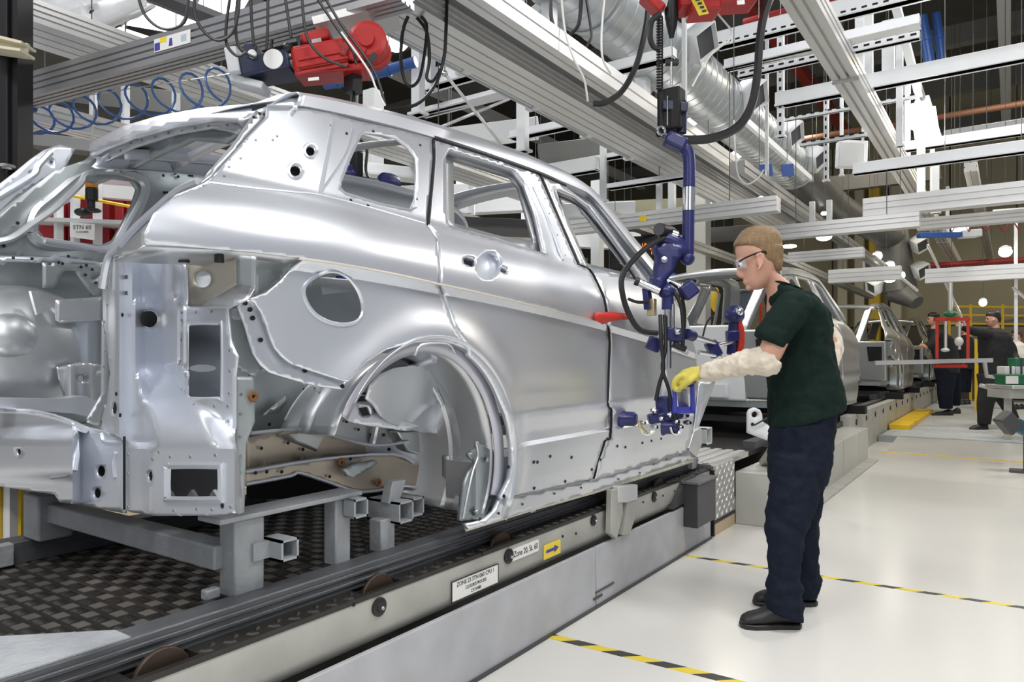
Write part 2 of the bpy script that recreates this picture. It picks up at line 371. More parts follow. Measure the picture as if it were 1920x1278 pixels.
# ================================================================ THE SETTING
mb = MB(); mb.bb((-16, -8, -0.12), (12, 26, 0.0)); FLOOR = mb.build('floor', M_FLOOR, kind='structure')
mb = MB(); mb.bb((-16, 24.0, 0), (12, 24.2, 9.0)); WALLB = mb.build('wall_back', mat('wall_joint_dark', (0.12, 0.11, 0.08), 0, 0.7), kind='structure')
me_panel = None
for r_, (z0, z1) in enumerate([(2.1, 3.7), (3.75, 5.35), (5.4, 7.0), (7.05, 8.9)]):
    for k in range(11):
        x0 = -7.6 + k * 1.55
        m_ = MB(); m_.bb((x0, 23.93, z0), (x0 + 1.5, 24.01, z1)); m_.build('wall_panel', M_WALLP, WALLB)
mb = MB(); mb.bb((-16.2, -8, 0), (-16, 26, 9.0)); mb.build('wall_left', mat('dull_olive_wall', (0.27, 0.26, 0.21), 0, 0.7, 0.2, 0.8), kind='structure')
mb = MB(); mb.bb((-16, 1.5, 9.0), (12, 26, 9.15)); mb.build('ceiling', M_ROOF, kind='structure')

# hazard tapes across the walkway (local x along the tape)
def tape(p0, p1, w, label):
    p0, p1 = Vector(p0), Vector(p1); L = (p1 - p0).length; ang = math.atan2(p1.y - p0.y, p1.x - p0.x)
    m_ = MB(); m_.bb((0, -w / 2, 0), (L, w / 2, 0.0015)); me = bpy.data.meshes.new('floor_tape'); me.from_pydata(m_.v, [], m_.f); me.materials.append(M_TAPE)
    o = bpy.data.objects.new('floor_tape', me); COL.objects.link(o); o.location = (p0.x, p0.y, 0.0); o.rotation_euler = (0, 0, ang)
    WL[o.name] = Vector(o.location); return tag(o, label, 'floor tape')
tape(PZ(1032, 1192, 0), PZ(1420, 1289, 0) + (PZ(1420, 1289, 0) - PZ(1032, 1192, 0)) * 0.5, 0.05, 'wide black and yellow hazard tape starting at the conveyor skirt before the zone plates')
tape(PZ(1285, 1041, 0), PZ(1940, 1142, 0), 0.036, 'thin black and yellow hazard tape running under the green-shirted worker')
m_ = MB(); a_, b_ = PZ(1644, 846, 0), PZ(1990, 872, 0); m_.beam(a_ + Vector((0, 0, 0.001)), b_ + Vector((0, 0, 0.001)), 0.07, 0.002); m_.build('floor_line', M_YELLOW, label='plain yellow line painted along the raised metal walkway edge', cat='floor line')
m_ = MB(); a_, b_ = PZ(1575, 878, 0), PZ(1990, 925, 0); m_.beam(a_ + Vector((0, 0, 0.001)), b_ + Vector((0, 0, 0.001)), 0.03, 0.002); m_.build('floor_line', mat('faded_line', (0.55, 0.53, 0.47), 0, 0.5), label='faint grey worn line across the floor in front of the raised walkway', cat='floor line')

# raised metal walkway with a ribbed tread
RAMP = 1
wk = thing('metal_walkway', 'raised ribbed metal walkway that the dark-clothed workers stand on', 'walkway', (0.6, 11, 0))
m_ = MB(); m_.bb((-1.54, 11.3, 0.0), (5.5, 21.5, 0.085)); m_.build('base', M_BODYDK, wk)
m_ = MB(); m_.prism([Vector((-1.30, y, z)) for y, z in ((10.22, 0.0), (11.3, 0.0), (11.3, 0.085))], (6.8, 0, 0)); m_.build('ramp_plate', mat('ramp_sheet', (0.66, 0.67, 0.66), 0.5, 0.4, 0.06, 3), wk)
m_ = MB()
for k in range(70):
    y = 11.4 + k * 0.14; m_.bb((-1.50, y, 0.085), (5.4, y + 0.06, 0.098))
m_.build('tread_ribs', M_WHITE2, wk, kind='stuff')

# ================================================================ CONVEYOR
XS = -1.63     # face of the white skirt
ck = thing('conveyor_skirt', 'scuffed white sheet skirt below the station plates of the conveyor', 'conveyor skirt', (XS, 2.2, 0))
yj = PX(1118, 1080, XS).y
for y0, y1 in ((-1.2, yj - 0.004), (yj + 0.004, 4.66)):
    m_ = MB(); m_.bb((XS - 0.02, y0, 0.0), (XS, y1, 0.288)); m_.build('skirt_panel', M_SKIRT, ck, bev=0.004)
m_ = MB()   # stepped cut-out plate at the joint
for (u, v), (u2, v2) in (((1112, 1125), (1128, 1112)), ((1116, 1112), (1150, 1090))):
    p, q = PX(u, v, XS), PX(u2, v2, XS); m_.bb((XS, p.y, p.z), (XS + 0.006, q.y, q.z))
m_.build('joint_plate', M_GREYPL, ck)
m_ = MB(); m_.bb((XS - 0.005, -1.2, 0), (XS + 0.012, 4.66, 0.012)); m_.build('floor_seal', M_GREYPL, ck)

cb = thing('conveyor_side_beam', 'grimy grey channel beam carrying the station plates along the conveyor', 'conveyor beam', (-1.66, 2.2, 0.28))
prof = [(0.0, 0.45), (0.0, 0.335), (-0.035, 0.285), (-0.046, 0.285), (-0.010, 0.338), (-0.010, 0.45)]
ROLL = [PX(u, v, -1.70).y for u, v in ((300, 1258), (705, 1100), (935, 1012), (1232, 905))]
Y0B, Y1B = -1.2, 4.72
m_ = MB(); n_ = len(prof); vs = [Vector((-1.655 + x, y, z)) for y in (Y0B, Y1B) for x, z in prof]
m_.add(vs, [(i, (i + 1) % n_, n_ + (i + 1) % n_, n_ + i) for i in range(n_)] + [tuple(range(n_)), tuple(range(n_, 2 * n_))]); m_.build('web', M_CONVBEAM, cb, bev=0.004)
def on_beam(u, v): return PX(u, v, -1.653)
for u, v, r_ in ((710, 1137, 0.030), (953, 1042, 0.030), (1112, 975, 0.026), (1226, 931, 0.030)):
    p = on_beam(u, v); m_ = MB(); m_.turn(p, (1, 0, 0), [(r_, 0), (r_, 0.006), (r_ * 0.8, 0.010), (r_ * 0.55, 0.010), (r_ * 0.5, 0.014), (0.001, 0.014)], 20)
    b_ = m_.build('rubber_bung', M_BLACK, cb); m_ = MB(); m_.ball(p + Vector((0.014, 0.004, -0.003)), 0.007, 8, 6); m_.build('bolt_head', M_STEEL, b_)
for u, v in ((663, 1133), (904, 1038), (1055, 1005), (1080, 1000), (1206, 941), (1243, 929), (1265, 920)):
    p = on_beam(u, v); m_ = MB(); m_.turn(p, (1, 0, 0), [(0.006, -0.001), (0.006, 0.0025), (0.001, 0.0025)], 8); m_.build('small_hole', M_HOLE, cb)
for u, v in ((683, 1222), (737, 1195)):
    p = PX(u, v, -1.672); m_ = MB(); m_.turn(p, (1, 0, 0), [(0.009, -0.01), (0.009, 0.012), (0.001, 0.012)], 6); m_.build('bolt', M_BLACKM, cb)
# station plates
Yv, Zv = Vector((0, 1, 0)), Vector((0, 0, 1))
def plate_on_beam(name, quad, material, label, border=None, x=-1.6525):
    ps = [PX(u, v, x) for u, v in quad]; m_ = MB(); y0, y1 = ps[0].y, ps[1].y; zt = max((ps[0].z + ps[1].z) / 2, 0); zb = (ps[2].z + ps[3].z) / 2
    zt, zb = (ps[0].z + ps[1].z) / 2, (ps[2].z + ps[3].z) / 2
    m_.bb((x - 0.001, y0, zb), (x + 0.003, y1, zt)); o = m_.build(name, material, cb, label=label)
    return o, Vector((x + 0.0035, (y0 + y1) / 2, (zt + zb) / 2)), y1 - y0, zt - zb
if True:
    o, c, w_, h_ = plate_on_beam('station_plate', [(846, 1090), (933, 1057), (933, 1093), (846, 1128)], M_PAPER, 'white engraved station plate')
    lettering('ZONE 23 STN 060 CPU 1', h_ * 0.30, c + Zv * h_ * 0.27, Yv, Zv, M_INK, 'lettering', o, xs=0.92 * w_ / (h_ * 0.30 * 12.4))
    lettering('CLOSURES PROCESS', h_ * 0.24, c - Zv * h_ * 0.04, Yv, Zv, M_INK, 'lettering', o, xs=0.8)
    lettering('CV110480', h_ * 0.24, c - Zv * h_ * 0.31, Yv, Zv, M_INK, 'lettering', o, xs=0.8)
    m_ = MB(); hh, ww = h_ / 2, w_ / 2
    for dy, dz, sy, sz in ((0, hh, w_, 0.003), (0, -hh, w_, 0.003), (ww, 0, 0.003, h_), (-ww, 0, 0.003, h_)): m_.box(c + Vector((-0.001, dy, dz)), (0.004, sy, sz))
    m_.build('border', M_INK, o)
    o, c, w_, h_ = plate_on_beam('station_label', [(960, 1029), (1009, 1011), (1009, 1032), (960, 1052)], M_PAPER, 'small white zone label')
    lettering('Zone 20, St. 60', h_ * 0.72, c, Yv, Zv, M_INK, 'lettering', o, xs=0.62 * w_ / (h_ * 0.72 * 4.2))
    o, c, w_, h_ = plate_on_beam('arrow_sticker', [(1019, 1021), (1050, 1011), (1050, 1036), (1019, 1049)], M_YELLOWST, 'yellow sticker with a dark arrow')
    m_ = MB(); a = w_ * 0.38; b = h_ * 0.10
    m_.prism([c + Yv * y + Zv * z for y, z in ((-a, -b), (a * 0.3, -b), (a * 0.3, -b * 2.6), (a, 0), (a * 0.3, b * 2.6), (a * 0.3, b), (-a, b))], (0.001, 0, 0)); m_.build('arrow', M_BLUEINK, o)
# strip of tread plate along the beam top
ts = thing('tread_edge_strip', 'narrow dark tread-plate strip on top of the grimy channel beam', 'tread plate', (-1.69, 2.2, 0.44))
ends = [Y0B] + [q for y in ROLL for q in (y - 0.085, y + 0.085)] + [Y1B]
for ya, yb in zip(ends[::2], ends[1::2]):
    m_ = MB(); m_.bb((-1.732, ya, 0.44), (-1.652, yb, 0.455)); m_.build('plate', M_DECK, ts)
for y in ROLL:
    m_ = MB(); m_.bb((-1.672, y - 0.085, 0.44), (-1.652, y + 0.085, 0.455)); m_.build('slot_edge', M_DECK, ts)
m_ = MB()
def lozenge(m_, x, y, z, lx, ly, h, rot):
    c_, s_ = math.cos(rot), math.sin(rot); R = lambda a, b: (x + a * c_ - b * s_, y + a * s_ + b * c_)
    B = [R(-lx, 0), R(0, -ly), R(lx, 0), R(0, ly)]; T = [R(-lx * .6, 0), R(0, -ly * .5), R(lx * .6, 0), R(0, ly * .5)]
    m_.add([(*p, z) for p in B] + [(*p, z + h) for p in T], [(0, 1, 5, 4), (1, 2, 6, 5), (2, 3, 7, 6), (3, 0, 4, 7), (4, 5, 6, 7)])
for k in range(150):
    y = -0.2 + k * 0.034
    if min(abs(y - q) for q in ROLL) < 0.10: continue
    lozenge(m_, -1.673 if k % 2 else -1.70, y, 0.454, 0.020, 0.009, 0.006, 0.8 if k % 2 else -0.8)
m_.build('treads', M_TREADDK, ts, kind='stuff')
# deck
dk = thing('conveyor_deck', 'dark oily tread-plate deck under the silver car body shell', 'deck', (-2.4, 2.5, 0.40))
m_ = MB(); m_.bb((-3.32, -0.6, 0.40), (-1.73, 6.2, 0.44)); m_.build('plate', M_DECK, dk)
m_ = MB(); m2 = MB(); p_ = 0.062
for i in range(24):
    for j in range(64):
        x = -3.28 + i * p_; y = 0.35 + j * p_ * 0.85
        if (i + j) % 2:
            for q in (-1.5, -0.5, 0.5, 1.5): lozenge(m2, x + q * 0.0125, y, 0.44, 0.006, 0.02, 0.004, 0.1)
        else:
            m_.box((x, y, 0.441), (0.046, 0.036, 0.003))
m_.build('treads', M_TREAD, dk, kind='stuff'); m2.build('tread_bars', M_TREADDK, dk, kind='stuff')
# guide rails
def rail(label, pts, z0, z1, xs_in):
    o = thing('guide_rail', label, 'guide rail', (pts[0][0], 2.5, z0))
    m_ = MB(); m_.prism([Vector((x, y, z0)) for x, y in pts], (0, 0, z1 - z0)); m_.build('rail_body', M_SKIDDK, o, bev=0.006)
    return o
gr = rail('worn dark steel guide rail nearer the walkway, under the car sill', [(-1.732, -0.8), (-1.732, 4.70), (-1.815, 4.70), (-1.815, 0.92), (-2.02, 0.72), (-2.5, 0.45), (-2.9, -0.8)], 0.45, 0.525, 0)
for z in (0.47, 0.495):
    m_ = MB(); m_.bb((-1.734, -0.8, z), (-1.726, 4.70, z + 0.012)); m_.build('wear_strip', M_SKIDDK, gr, bev=0.003)
m_ = MB(); m_.prism([Vector((x, y, 0.525)) for x, y in [(-1.735, -0.8), (-1.735, 0.9), (-1.81, 0.90), (-2.02, 0.70), (-2.5, 0.43), (-2.9, -0.8)]], (0, 0, 0.004)); m_.build('lead_in_plate', M_SKID, gr)
g2 = rail('worn dark steel guide rail on the far side of the tread deck', [(-2.98, -0.8), (-2.98, 6.0), (-3.08, 6.0), (-3.08, -0.8)], 0.44, 0.525, 0)
for y in (0.98, 2.2, 3.4):
    m_ = MB(); m_.bb((-2.985, y, 0.45), (-2.94, y + 0.13, 0.53)); m_.build('rail_clamp', M_SKID, g2, bev=0.005)
m_ = MB(); p = PZ(395, 1120, 0.525); m_.box(p + Vector((0, 0, 0.012)), (0.03, 0.045, 0.03)); m_.build('rail_peg', M_SKID, gr, bev=0.006)
# rusty rollers between rail and beam
for k, (u, v) in enumerate(((300, 1258), (705, 1100), (935, 1012), (1232, 905))):
    p = PX(u, v, -1.70); m_ = MB(); zc_ = 0.42; m_.cyl((-1.70, p.y, zc_), (-1.685, p.y, zc_), 0.075, n=24)
    o = thing('conveyor_roller', ['rusty brown conveyor roller beside the tapered rail end', 'rusty conveyor roller beside the round bung left of the station plate', 'rusty conveyor roller above the small zone label', 'rusty conveyor roller beside the black wall box'][k].replace(' left of', ' before'), 'roller', (-1.69, p.y, 0.34))
    m_.build('disc', mat('rusty_brown', (0.06, 0.042, 0.03), 0.5, 0.5, 0.4, 8), o, bev=0.004); m_ = MB(); m_.cyl((-1.72, p.y, zc_), (-1.675, p.y, zc_), 0.02, n=12); m_.build('axle', M_STEEL, o)

# bracket on the beam
o = thing('fixing_bracket', 'grey gusseted steel bracket bolted to the conveyor beam beside the black box', 'bracket', PX(1170, 995, XS))
p0 = PX(1152, 950, -1.625); p1 = PX(1192, 950, -1.625)
m_ = MB(); m_.prism([PX(u, v, -1.605) for u, v in ((1147, 918), (1168, 916), (1168, 965), (1157, 1010), (1145, 1000))], (-0.03, 0, 0)); m_.build('gusset', M_CONVBEAM, o, bev=0.003)
m_ = MB(); m_.prism([PX(u, v, -1.605) for u, v in ((1178, 935), (1194, 938), (1193, 965), (1181, 1002), (1168, 1003))], (-0.03, 0, 0)); m_.build('gusset', M_CONVBEAM, o, bev=0.003)
m_ = MB(); m_.prism([PX(u, v, -1.60) for u, v in ((1160, 912), (1196, 908), (1196, 936), (1176, 942), (1160, 942))], (-0.07, 0, 0)); m_.build('top_block', M_WHITE2, o, bev=0.004)
# black box on the skirt end
o = thing('control_box', 'black open-topped control box hung on the conveyor skirt', 'control box', PX(1305, 985, -1.6))
yA, yB = PX(1290, 930, -1.60).y, PX(1330, 930, -1.60).y
m_ = MB(); m_.bb((-1.63, yA, PX(1308, 985, -1.57).z), (-1.54, yB - 0.05, 0.43)); m_.build('body', M_GREYPL, o, bev=0.006)
m_ = MB(); m_.bb((-1.64, yA - 0.01, 0.43), (-1.53, yB - 0.04, 0.445)); m_.build('lid', mat('dark_grey_lid', (0.14, 0.14, 0.15), 0, 0.5), o, bev=0.003)
m_ = MB(); m_.prism([PX(u, v, -1.625) for u, v in ((1262, 955), (1285, 900), (1305, 890), (1305, 930))], (-0.03, 0, 0)); m_.build('back_bracket', M_GREYPL, o)
# bright tread panel, ribbed cover, batten, white step boxes
o = thing('tread_side_panel', 'bright aluminium tread-plate side panel beside the white step box', 'tread plate', (XS, 4.9, 0.07))
yA, yB = 4.72, 5.16
m_ = MB(); m_.bb((XS - 0.02, yA, 0.10), (XS, yB, 0.47)); m_.build('plate', M_TREADAL, o, bev=0.003)
m_ = MB()
for i in range(9):
    for j in range(9):
        y = yA + 0.025 + i * 0.049; z = 0.125 + j * 0.041; rot = 0.8 if (i + j) % 2 else -0.8; c_, s_ = math.cos(rot), math.sin(rot)
        m_.prism([Vector((XS, y + a * c_ - b * s_, z + a * s_ + b * c_)) for a, b in ((-0.02, 0), (0, -0.006), (0.02, 0), (0, 0.006))], (0.004, 0, 0))
m_.build('treads', M_TREADAL, o, kind='stuff')
m_ = MB(); m_.bb((XS - 0.02, yA, 0.08), (XS + 0.004, yB, 0.10)); m_.build('rubber_lip', M_BLACK, o)
m_ = MB(); m_.bb((XS - 0.04, yA - 0.012, 0), (XS + 0.004, yA + 0.012, 0.44)); m_.build('edge_post', M_BLACK, o)
m_ = MB(); m_.bb((XS - 0.03, 4.735, 0), (XS + 0.002, 5.16, 0.08)); m_.build('timber_batten', M_WOOD, label='plain timber batten on the floor under the tread-plate panel', cat='timber batten', bev=0.003)
o = thing('ribbed_cover', 'bright ribbed aluminium cover plate on the conveyor beyond the car sill', 'cover plate', (-2.0, 5.0, 0.45))
m_ = MB(); m_.bb((-2.45, 4.72, 0.438), (-1.648, 5.55, 0.475)); m_.build('plate', M_TREADAL, o)
for k in range(9):
    m_ = MB(); x = -2.43 + k * 0.089; m_.bb((x, 4.74, 0.475), (x + 0.05, 5.53, 0.486)); m_.build('rib', M_ALU, o, bev=0.003)
o = thing('step_box', 'white step box standing out from the conveyor beside the worker', 'step box', (-1.45, 6.6, 0))
m_ = MB(); m_.bb((XS, 5.17, 0), (-1.36, 9.2, 0.375)); m_.build('casing', M_STEPW, o, bev=0.006)
for y in (5.9, 6.8, 7.7, 8.6):
    m_ = MB(); m_.bb((-1.362, y, 0.0), (-1.357, y + 0.012, 0.375)); m_.build('panel_joint', M_CONVBEAM, o)
m_ = MB(); m_.bb((-1.36, 5.17, 0.0), (-1.25, 9.2, 0.02)); m_.build('floor_plinth', M_CONVBEAM, o)
o = thing('conveyor_line', 'long dark conveyor frame running on beneath the row of far car bodies', 'conveyor frame', (-2.4, 12, 0))
m_ = MB(); m_.bb((-3.2, 6.2, 0.0), (-1.628, 22, 0.44)); m_.build('bed', M_DECK, o)
m_ = MB(); m_.bb((-1.66, 9.2, 0.0), (-1.55, 22, 0.5)); m_.build('side_beam', M_CONVBEAM, o, bev=0.005)
for k in range(16):
    m_ = MB(); m_.turn((-1.55, 9.6 + k * 0.75, 0.40), (1, 0, 0), [(0.035, 0), (0.035, 0.01), (0.001, 0.01)], 10); m_.build('rubber_bung', M_BLACK, o)
for x in (-1.78, -3.0):
    m_ = MB(); m_.bb((x - 0.05, 6.0, 0.44), (x + 0.05, 22, 0.50)); m_.build('rail', M_SKIDDK, o)

# skid under the car
sk = thing('car_skid', 'grey painted steel skid of posts and tubes carrying the silver car body', 'skid', (-2.4, 1.5, 0.525))
def part(name, material, parent, fnc, **kw):
    m_ = MB(); fnc(m_); return m_.build(name, material, parent, **kw)
part('cross_beam', M_SKID, sk, lambda m: m.bb((-2.95, 1.20, 0.59), (-1.86, 1.275, 0.66)), bev=0.006)
part('post', M_SKID, sk, lambda m: m.bb((-3.03, 1.17, 0.525), (-2.90, 1.29, 0.692)), bev=0.008)
part('post', M_SKID, sk, lambda m: m.bb((-1.875, 1.225, 0.515), (-1.80, 1.325, 0.735)), bev=0.006)
part('post', M_SKID, sk, lambda m: m.bb((-1.865, 1.60, 0.515), (-1.805, 1.665, 0.735)), bev=0.006)
part('bridge_plate', M_SKID, sk, lambda m: m.bb((-1.895, 1.17, 0.735), (-1.785, 1.70, 0.75)), bev=0.004)
def sq_tube(m, c, w, L, t=0.007):      # square tube along +x with an open end
    x, y, z = c
    for dy, dz, sy, sz in ((0, w / 2, w + t, t), (0, -w / 2, w + t, t), (w / 2, 0, t, w + t), (-w / 2, 0, t, w + t)): m.bb((x - L, y + dy - sy / 2, z + dz - sz / 2), (x, y + dy + sy / 2, z + dz + sz / 2))
    m.bb((x - L, y - w / 2, z - w / 2), (x - L + 0.004, y + w / 2, z + w / 2))
part('stub_tube', M_SKID, sk, lambda m: (sq_tube(m, (-1.735, 1.365, 0.635), 0.055, 0.09), m.bb((-1.815, 1.28, 0.61), (-1.79, 1.345, 0.66))))
part('stub_tube', M_SKID, sk, lambda m: sq_tube(m, (-1.745, 1.655, 0.705), 0.055, 0.05))
part('post', M_SKID, sk, lambda m: m.bb((-1.86, 1.80, 0.515), (-1.80, 1.87, 0.63)), bev=0.005)
part('stub_tube', M_SKID, sk, lambda m: sq_tube(m, (-1.76, 1.885, 0.65), 0.068, 0.16))
part('tilted_plate', M_SKID, sk, lambda m: m.prism([PX(u, v, -1.80) for u, v in ((737, 902), (762, 899), (748, 944), (728, 944))], (-0.04, 0, 0)), bev=0.003)
part('stub_tube', M_SKID, sk, lambda m: sq_tube(m, (-1.80, 1.99, 0.645), 0.06, 0.10))
for y in (3.2, 4.4):
    part('cross_beam', M_SKID, sk, lambda m: m.bb((-2.95, y, 0.53), (-1.86, y + 0.075, 0.60)), bev=0.006)
    part('post', M_SKID, sk, lambda m: m.bb((-1.90, y, 0.525), (-1.82, y + 0.075, 0.62)), bev=0.006)
part('end_tube', M_WHITE2, sk, lambda m: sq_tube(m, (-1.60, PX(1330, 815, -1.60).y, PX(1330, 817, -1.60).z), 0.10, 0.3), label='white open square tube at the skid end')
part('tube_post', M_SKID, sk, lambda m: m.bb((-1.80, PX(1330, 815, -1.60).y - 0.04, 0.47), (-1.70, PX(1330, 815, -1.60).y + 0.04, 0.70)))

# white hook plate
o = thing('tow_hook', 'white padlock-shaped steel hook plate on an arm beside the worker', 'hook', W(1425, 800, 5.0))
hk = [(1403, 812), (1403, 775), (1406, 768), (1416, 764), (1425, 768), (1429, 776), (1430, 790), (1470, 815), (1470, 838), (1440, 826)]
panel('hook_plate', hk, lambda u, v: W(u, v, 5.0), M_WHITE, o, holes=[ell(1416, 777, 7, 6, 10)], step=9, solid=0.04)
part('latch_rod', M_BLACK, o, lambda m: m.cyl(W(1414, 797, 4.97), W(1448, 778, 4.97), 0.006)); part('rivet', M_HOLE, o, lambda m: m.ball(W(1411, 795, 4.99), 0.012, 8, 6))
part('arm', M_CONVBEAM, o, lambda m: m.beam(W(1462, 826, 5.02), Vector((-1.55, 5.60, 0.38)), 0.06, 0.05))

# boards stacked beyond the deck, hazard post
o = thing('pallet_boards', 'stack of brown timber boards on the floor beyond the far rail', 'timber stack', (-4.2, 2.2, 0))
for k in range(9):
    m_ = MB(); y = 1.75 + k * 0.25; m_.bb((-5.2, y, 0.28), (-3.35, y + 0.20, 0.31)); m_.build('board', [M_WOODBR, M_WOOD, M_PAPER][k % 3] if k % 4 else M_WOODBR, o, bev=0.003)  # lighter board colours stand in for light missing on the shaded stack
for x in (-5.1, -4.3, -3.5):
    m_ = MB(); m_.bb((x, 1.75, 0), (x + 0.1, 3.95, 0.28)); m_.build('bearer', M_WOODBR, o)
o = thing('hazard_post', 'yellow and white striped bollard post at the rear of the car', 'post', W(22, 1010, 3.05) * 1)
pc = W(22, 940, 3.05); m_ = MB(); m_.bb((pc.x - 0.06, pc.y - 0.03, 0), (pc.x + 0.06, pc.y + 0.03, 0.86)); m_.build('post_core', M_WHITE, o)
for s_ in (-1, 1):
    q = pc + RT * (0.044 * s_); m_ = MB(); m_.box((q.x, q.y, 0.43), (0.034, 0.066, 0.864), rz=TH); m_.build('yellow_band', M_YELLOW, o)
# ================================================================ THE SILVER CAR BODY SHELL
XM = -2.475                       # car centre line
def zc(Y): return 1.462 - 0.028 * (Y - 1.2) - 0.018 * (Y - 1.2) ** 2 if Y > 0.6 else 1.472
def zb(Y): return 1.667 - 0.02 * (Y - 1.33)
LOWER = [(0.50, 0.075), (0.62, 0.060), (0.70, 0.040), (0.80, 0.030), (0.845, 0.028), (0.86, 0.044), (0.90, 0.040), (0.955, 0.012), (0.985, 0.006), (1.05, 0.018), (1.20, 0.030)]
def S(Y, Z):
    """x of the car's outer side at a height and a distance along the line"""
    c, b = zc(Y), zb(Y)
    def up_(z): return 0.13 + 0.45 * (z - b) if z >= b else 0.13 * max(0.0, (z - c) / (b - c)) ** 2.1
    if Z >= b + 0.055: ins = up_(Z)
    elif Z > b - 0.055:
        q = 0.055 - abs(Z - b); ins = sum(up_(Z + q * f) for f in (-1, -0.66, -0.33, 0, 0.33, 0.66, 1)) / 7
    elif Z >= c:
        t = (Z - c) / (b - c); ins = 0.13 * t ** 2.1 + 0.006 * (1 - t) ** 6
    else:
        h = c - Z
        if h < 0.026: ins = interp(h, [(0, 0.006), (0.010, 0.016), (0.026, 0.032)])
        elif Z > 1.05: ins = 0.032 - 0.014 * sstep(1.25, 1.05, Z)
        else: ins = interp(Z, LOWER)
    r = math.hypot(Y - 1.80, (Z - 0.82))
    if r < 0.75 and Z < c - 0.03:
        w = math.exp(-((r - 0.445) / 0.085) ** 2); ins = ins * (1 - 0.6 * w) - 0.022 * w
    if Y < 1.55: ins += 0.24 * (1.55 - Y) ** 2
    if Y > 4.3: ins += 0.12 * (Y - 4.3) ** 2
    return -(1.55 + ins)
def RS(u, v, off=0.0):
    """pixel ray onto the side surface"""
    r = ray(u, v); t = 1.57 / abs(r.x)
    for _ in range(40):
        p = CAMP + r * t; t = 0.5 * t + 0.5 * (S(p.y, p.z) + off) / r.x
    return CAMP + r * t
def SL(zf, y0=0.8, y1=4.4, n=90):
    out = []
    for i in range(n + 1):
        y = y0 + (y1 - y0) * i / n; z = zf(y); out.append(px_of(Vector((S(y, z), y, z))))
    return out
SLINES = [SL(lambda y: zc(y)), SL(lambda y: zc(y) - 0.010), SL(lambda y: zc(y) - 0.026)]
DLINES = SLINES + [SL(lambda y, q=q: q, 2.3, 4.4) for q in (0.845, 0.86, 0.955, 0.985)]
car = thing('car', 'large bare silver car body shell whose open tailgate shows round fuel-filler hole', 'car', (XM, 2.6, 0.6))
QW = [(683, 249), (740, 259), (763, 276), (780, 298), (778, 370), (768, 394), (649, 363), (638, 347), (642, 330), (669, 266)]
FUEL = [(597, 515), (625, 508), (652, 520), (672, 548), (680, 580), (672, 600), (650, 608), (618, 604), (590, 588), (572, 560), (572, 535)]
SEAM = [(809, 259), (811, 296), (800, 421), (818, 445), (825, 512), (823, 535), (835, 570), (850, 612), (868, 638), (876, 655)]
side_out = [(500, 203), (568, 203), (619, 212), (669, 226), (736, 240)] + SEAM + [(850, 645), (815, 640), (775, 643), (725, 655), (688, 678), (663, 705), (652, 716), (612, 704), (572, 691), (545, 681), (528, 668), (515, 652), (506, 632), (499, 608), (489, 584), (478, 569), (467, 560), (500, 548), (525, 527), (545, 505), (572, 485), (540, 481), (475, 473), (400, 467), (272, 461), (269, 440), (288, 400), (330, 365), (380, 345), (397, 333), (464, 256), (498, 219)]
DH = [ell(554, 320, 10, 10, 12), ell(582, 283, 9, 9, 12)]
quarter = panel('side_panel', side_out, RS, M_BODY, car, holes=[QW, FUEL] + DH, lines=SLINES, step=5.5, solid=0.006)
# collars round the two pillar holes, rolled lips round openings
def lip(pts, r, material, parent, fn, name='rolled_lip', k=4, closed=True):
    q = [fn(u, v) for u, v in pts]; m_ = MB(); q = spline(q, k, closed)
    if closed: q.append(q[0])
    m_.tube(q, r, 6); return m_.build(name, material, parent)
for (u, v), rr in (((554, 320), 14), ((582, 283), 12)):
    lip(ell(u, v, rr, rr * 1.05, 14), 0.006, M_BODY, quarter, RS, 'hole_collar', 1)
    o = panel('hole_cup', ell(u, v, rr, rr, 14), lambda a, b: RS(a, b, -0.03), M_HOLE, quarter, step=8, solid=0)
lip(QW, 0.005, M_BODY, quarter, RS, k=2); lip(FUEL, 0.006, M_BODY, quarter, RS)
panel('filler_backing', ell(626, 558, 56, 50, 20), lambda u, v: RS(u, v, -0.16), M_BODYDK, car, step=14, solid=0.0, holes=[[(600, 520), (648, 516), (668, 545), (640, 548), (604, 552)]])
# seam channel down the pillar, fold on the pillar
def line_part(name, pts, r, material, parent, fn, k=5):
    m_ = MB(); m_.tube([fn(u, v) for u, v in pts], r, 6, smooth=k); return m_.build(name, material, parent)
line_part('pillar_fold', [(626, 222), (612, 300), (600, 363)], 0.007, M_BODY, quarter, RS)
line_part('pillar_fold', [(662, 240), (648, 290), (600, 363)], 0.005, M_BODY, quarter, RS)
line_part('pillar_fold', [(392, 342), (470, 352), (550, 360), (602, 366), (700, 391), (796, 419)], 0.004, M_BODY, quarter, RS)
# overhang under the shoulder
cr = [(271, 461), (330, 464), (400, 467), (475, 473), (540, 481), (572, 485)]
m_ = MB(); A = [RS(u, v) for u, v in cr]; m_.grid([[p + Vector((-0.004, 0, -0.002)) for p in A], [p + Vector((-0.07, 0.01, -0.012)) for p in A], [p + Vector((-0.20, 0.03, -0.02)) for p in A]]); m_.build('shoulder_return', M_BODYIN, car, solid=0.004)
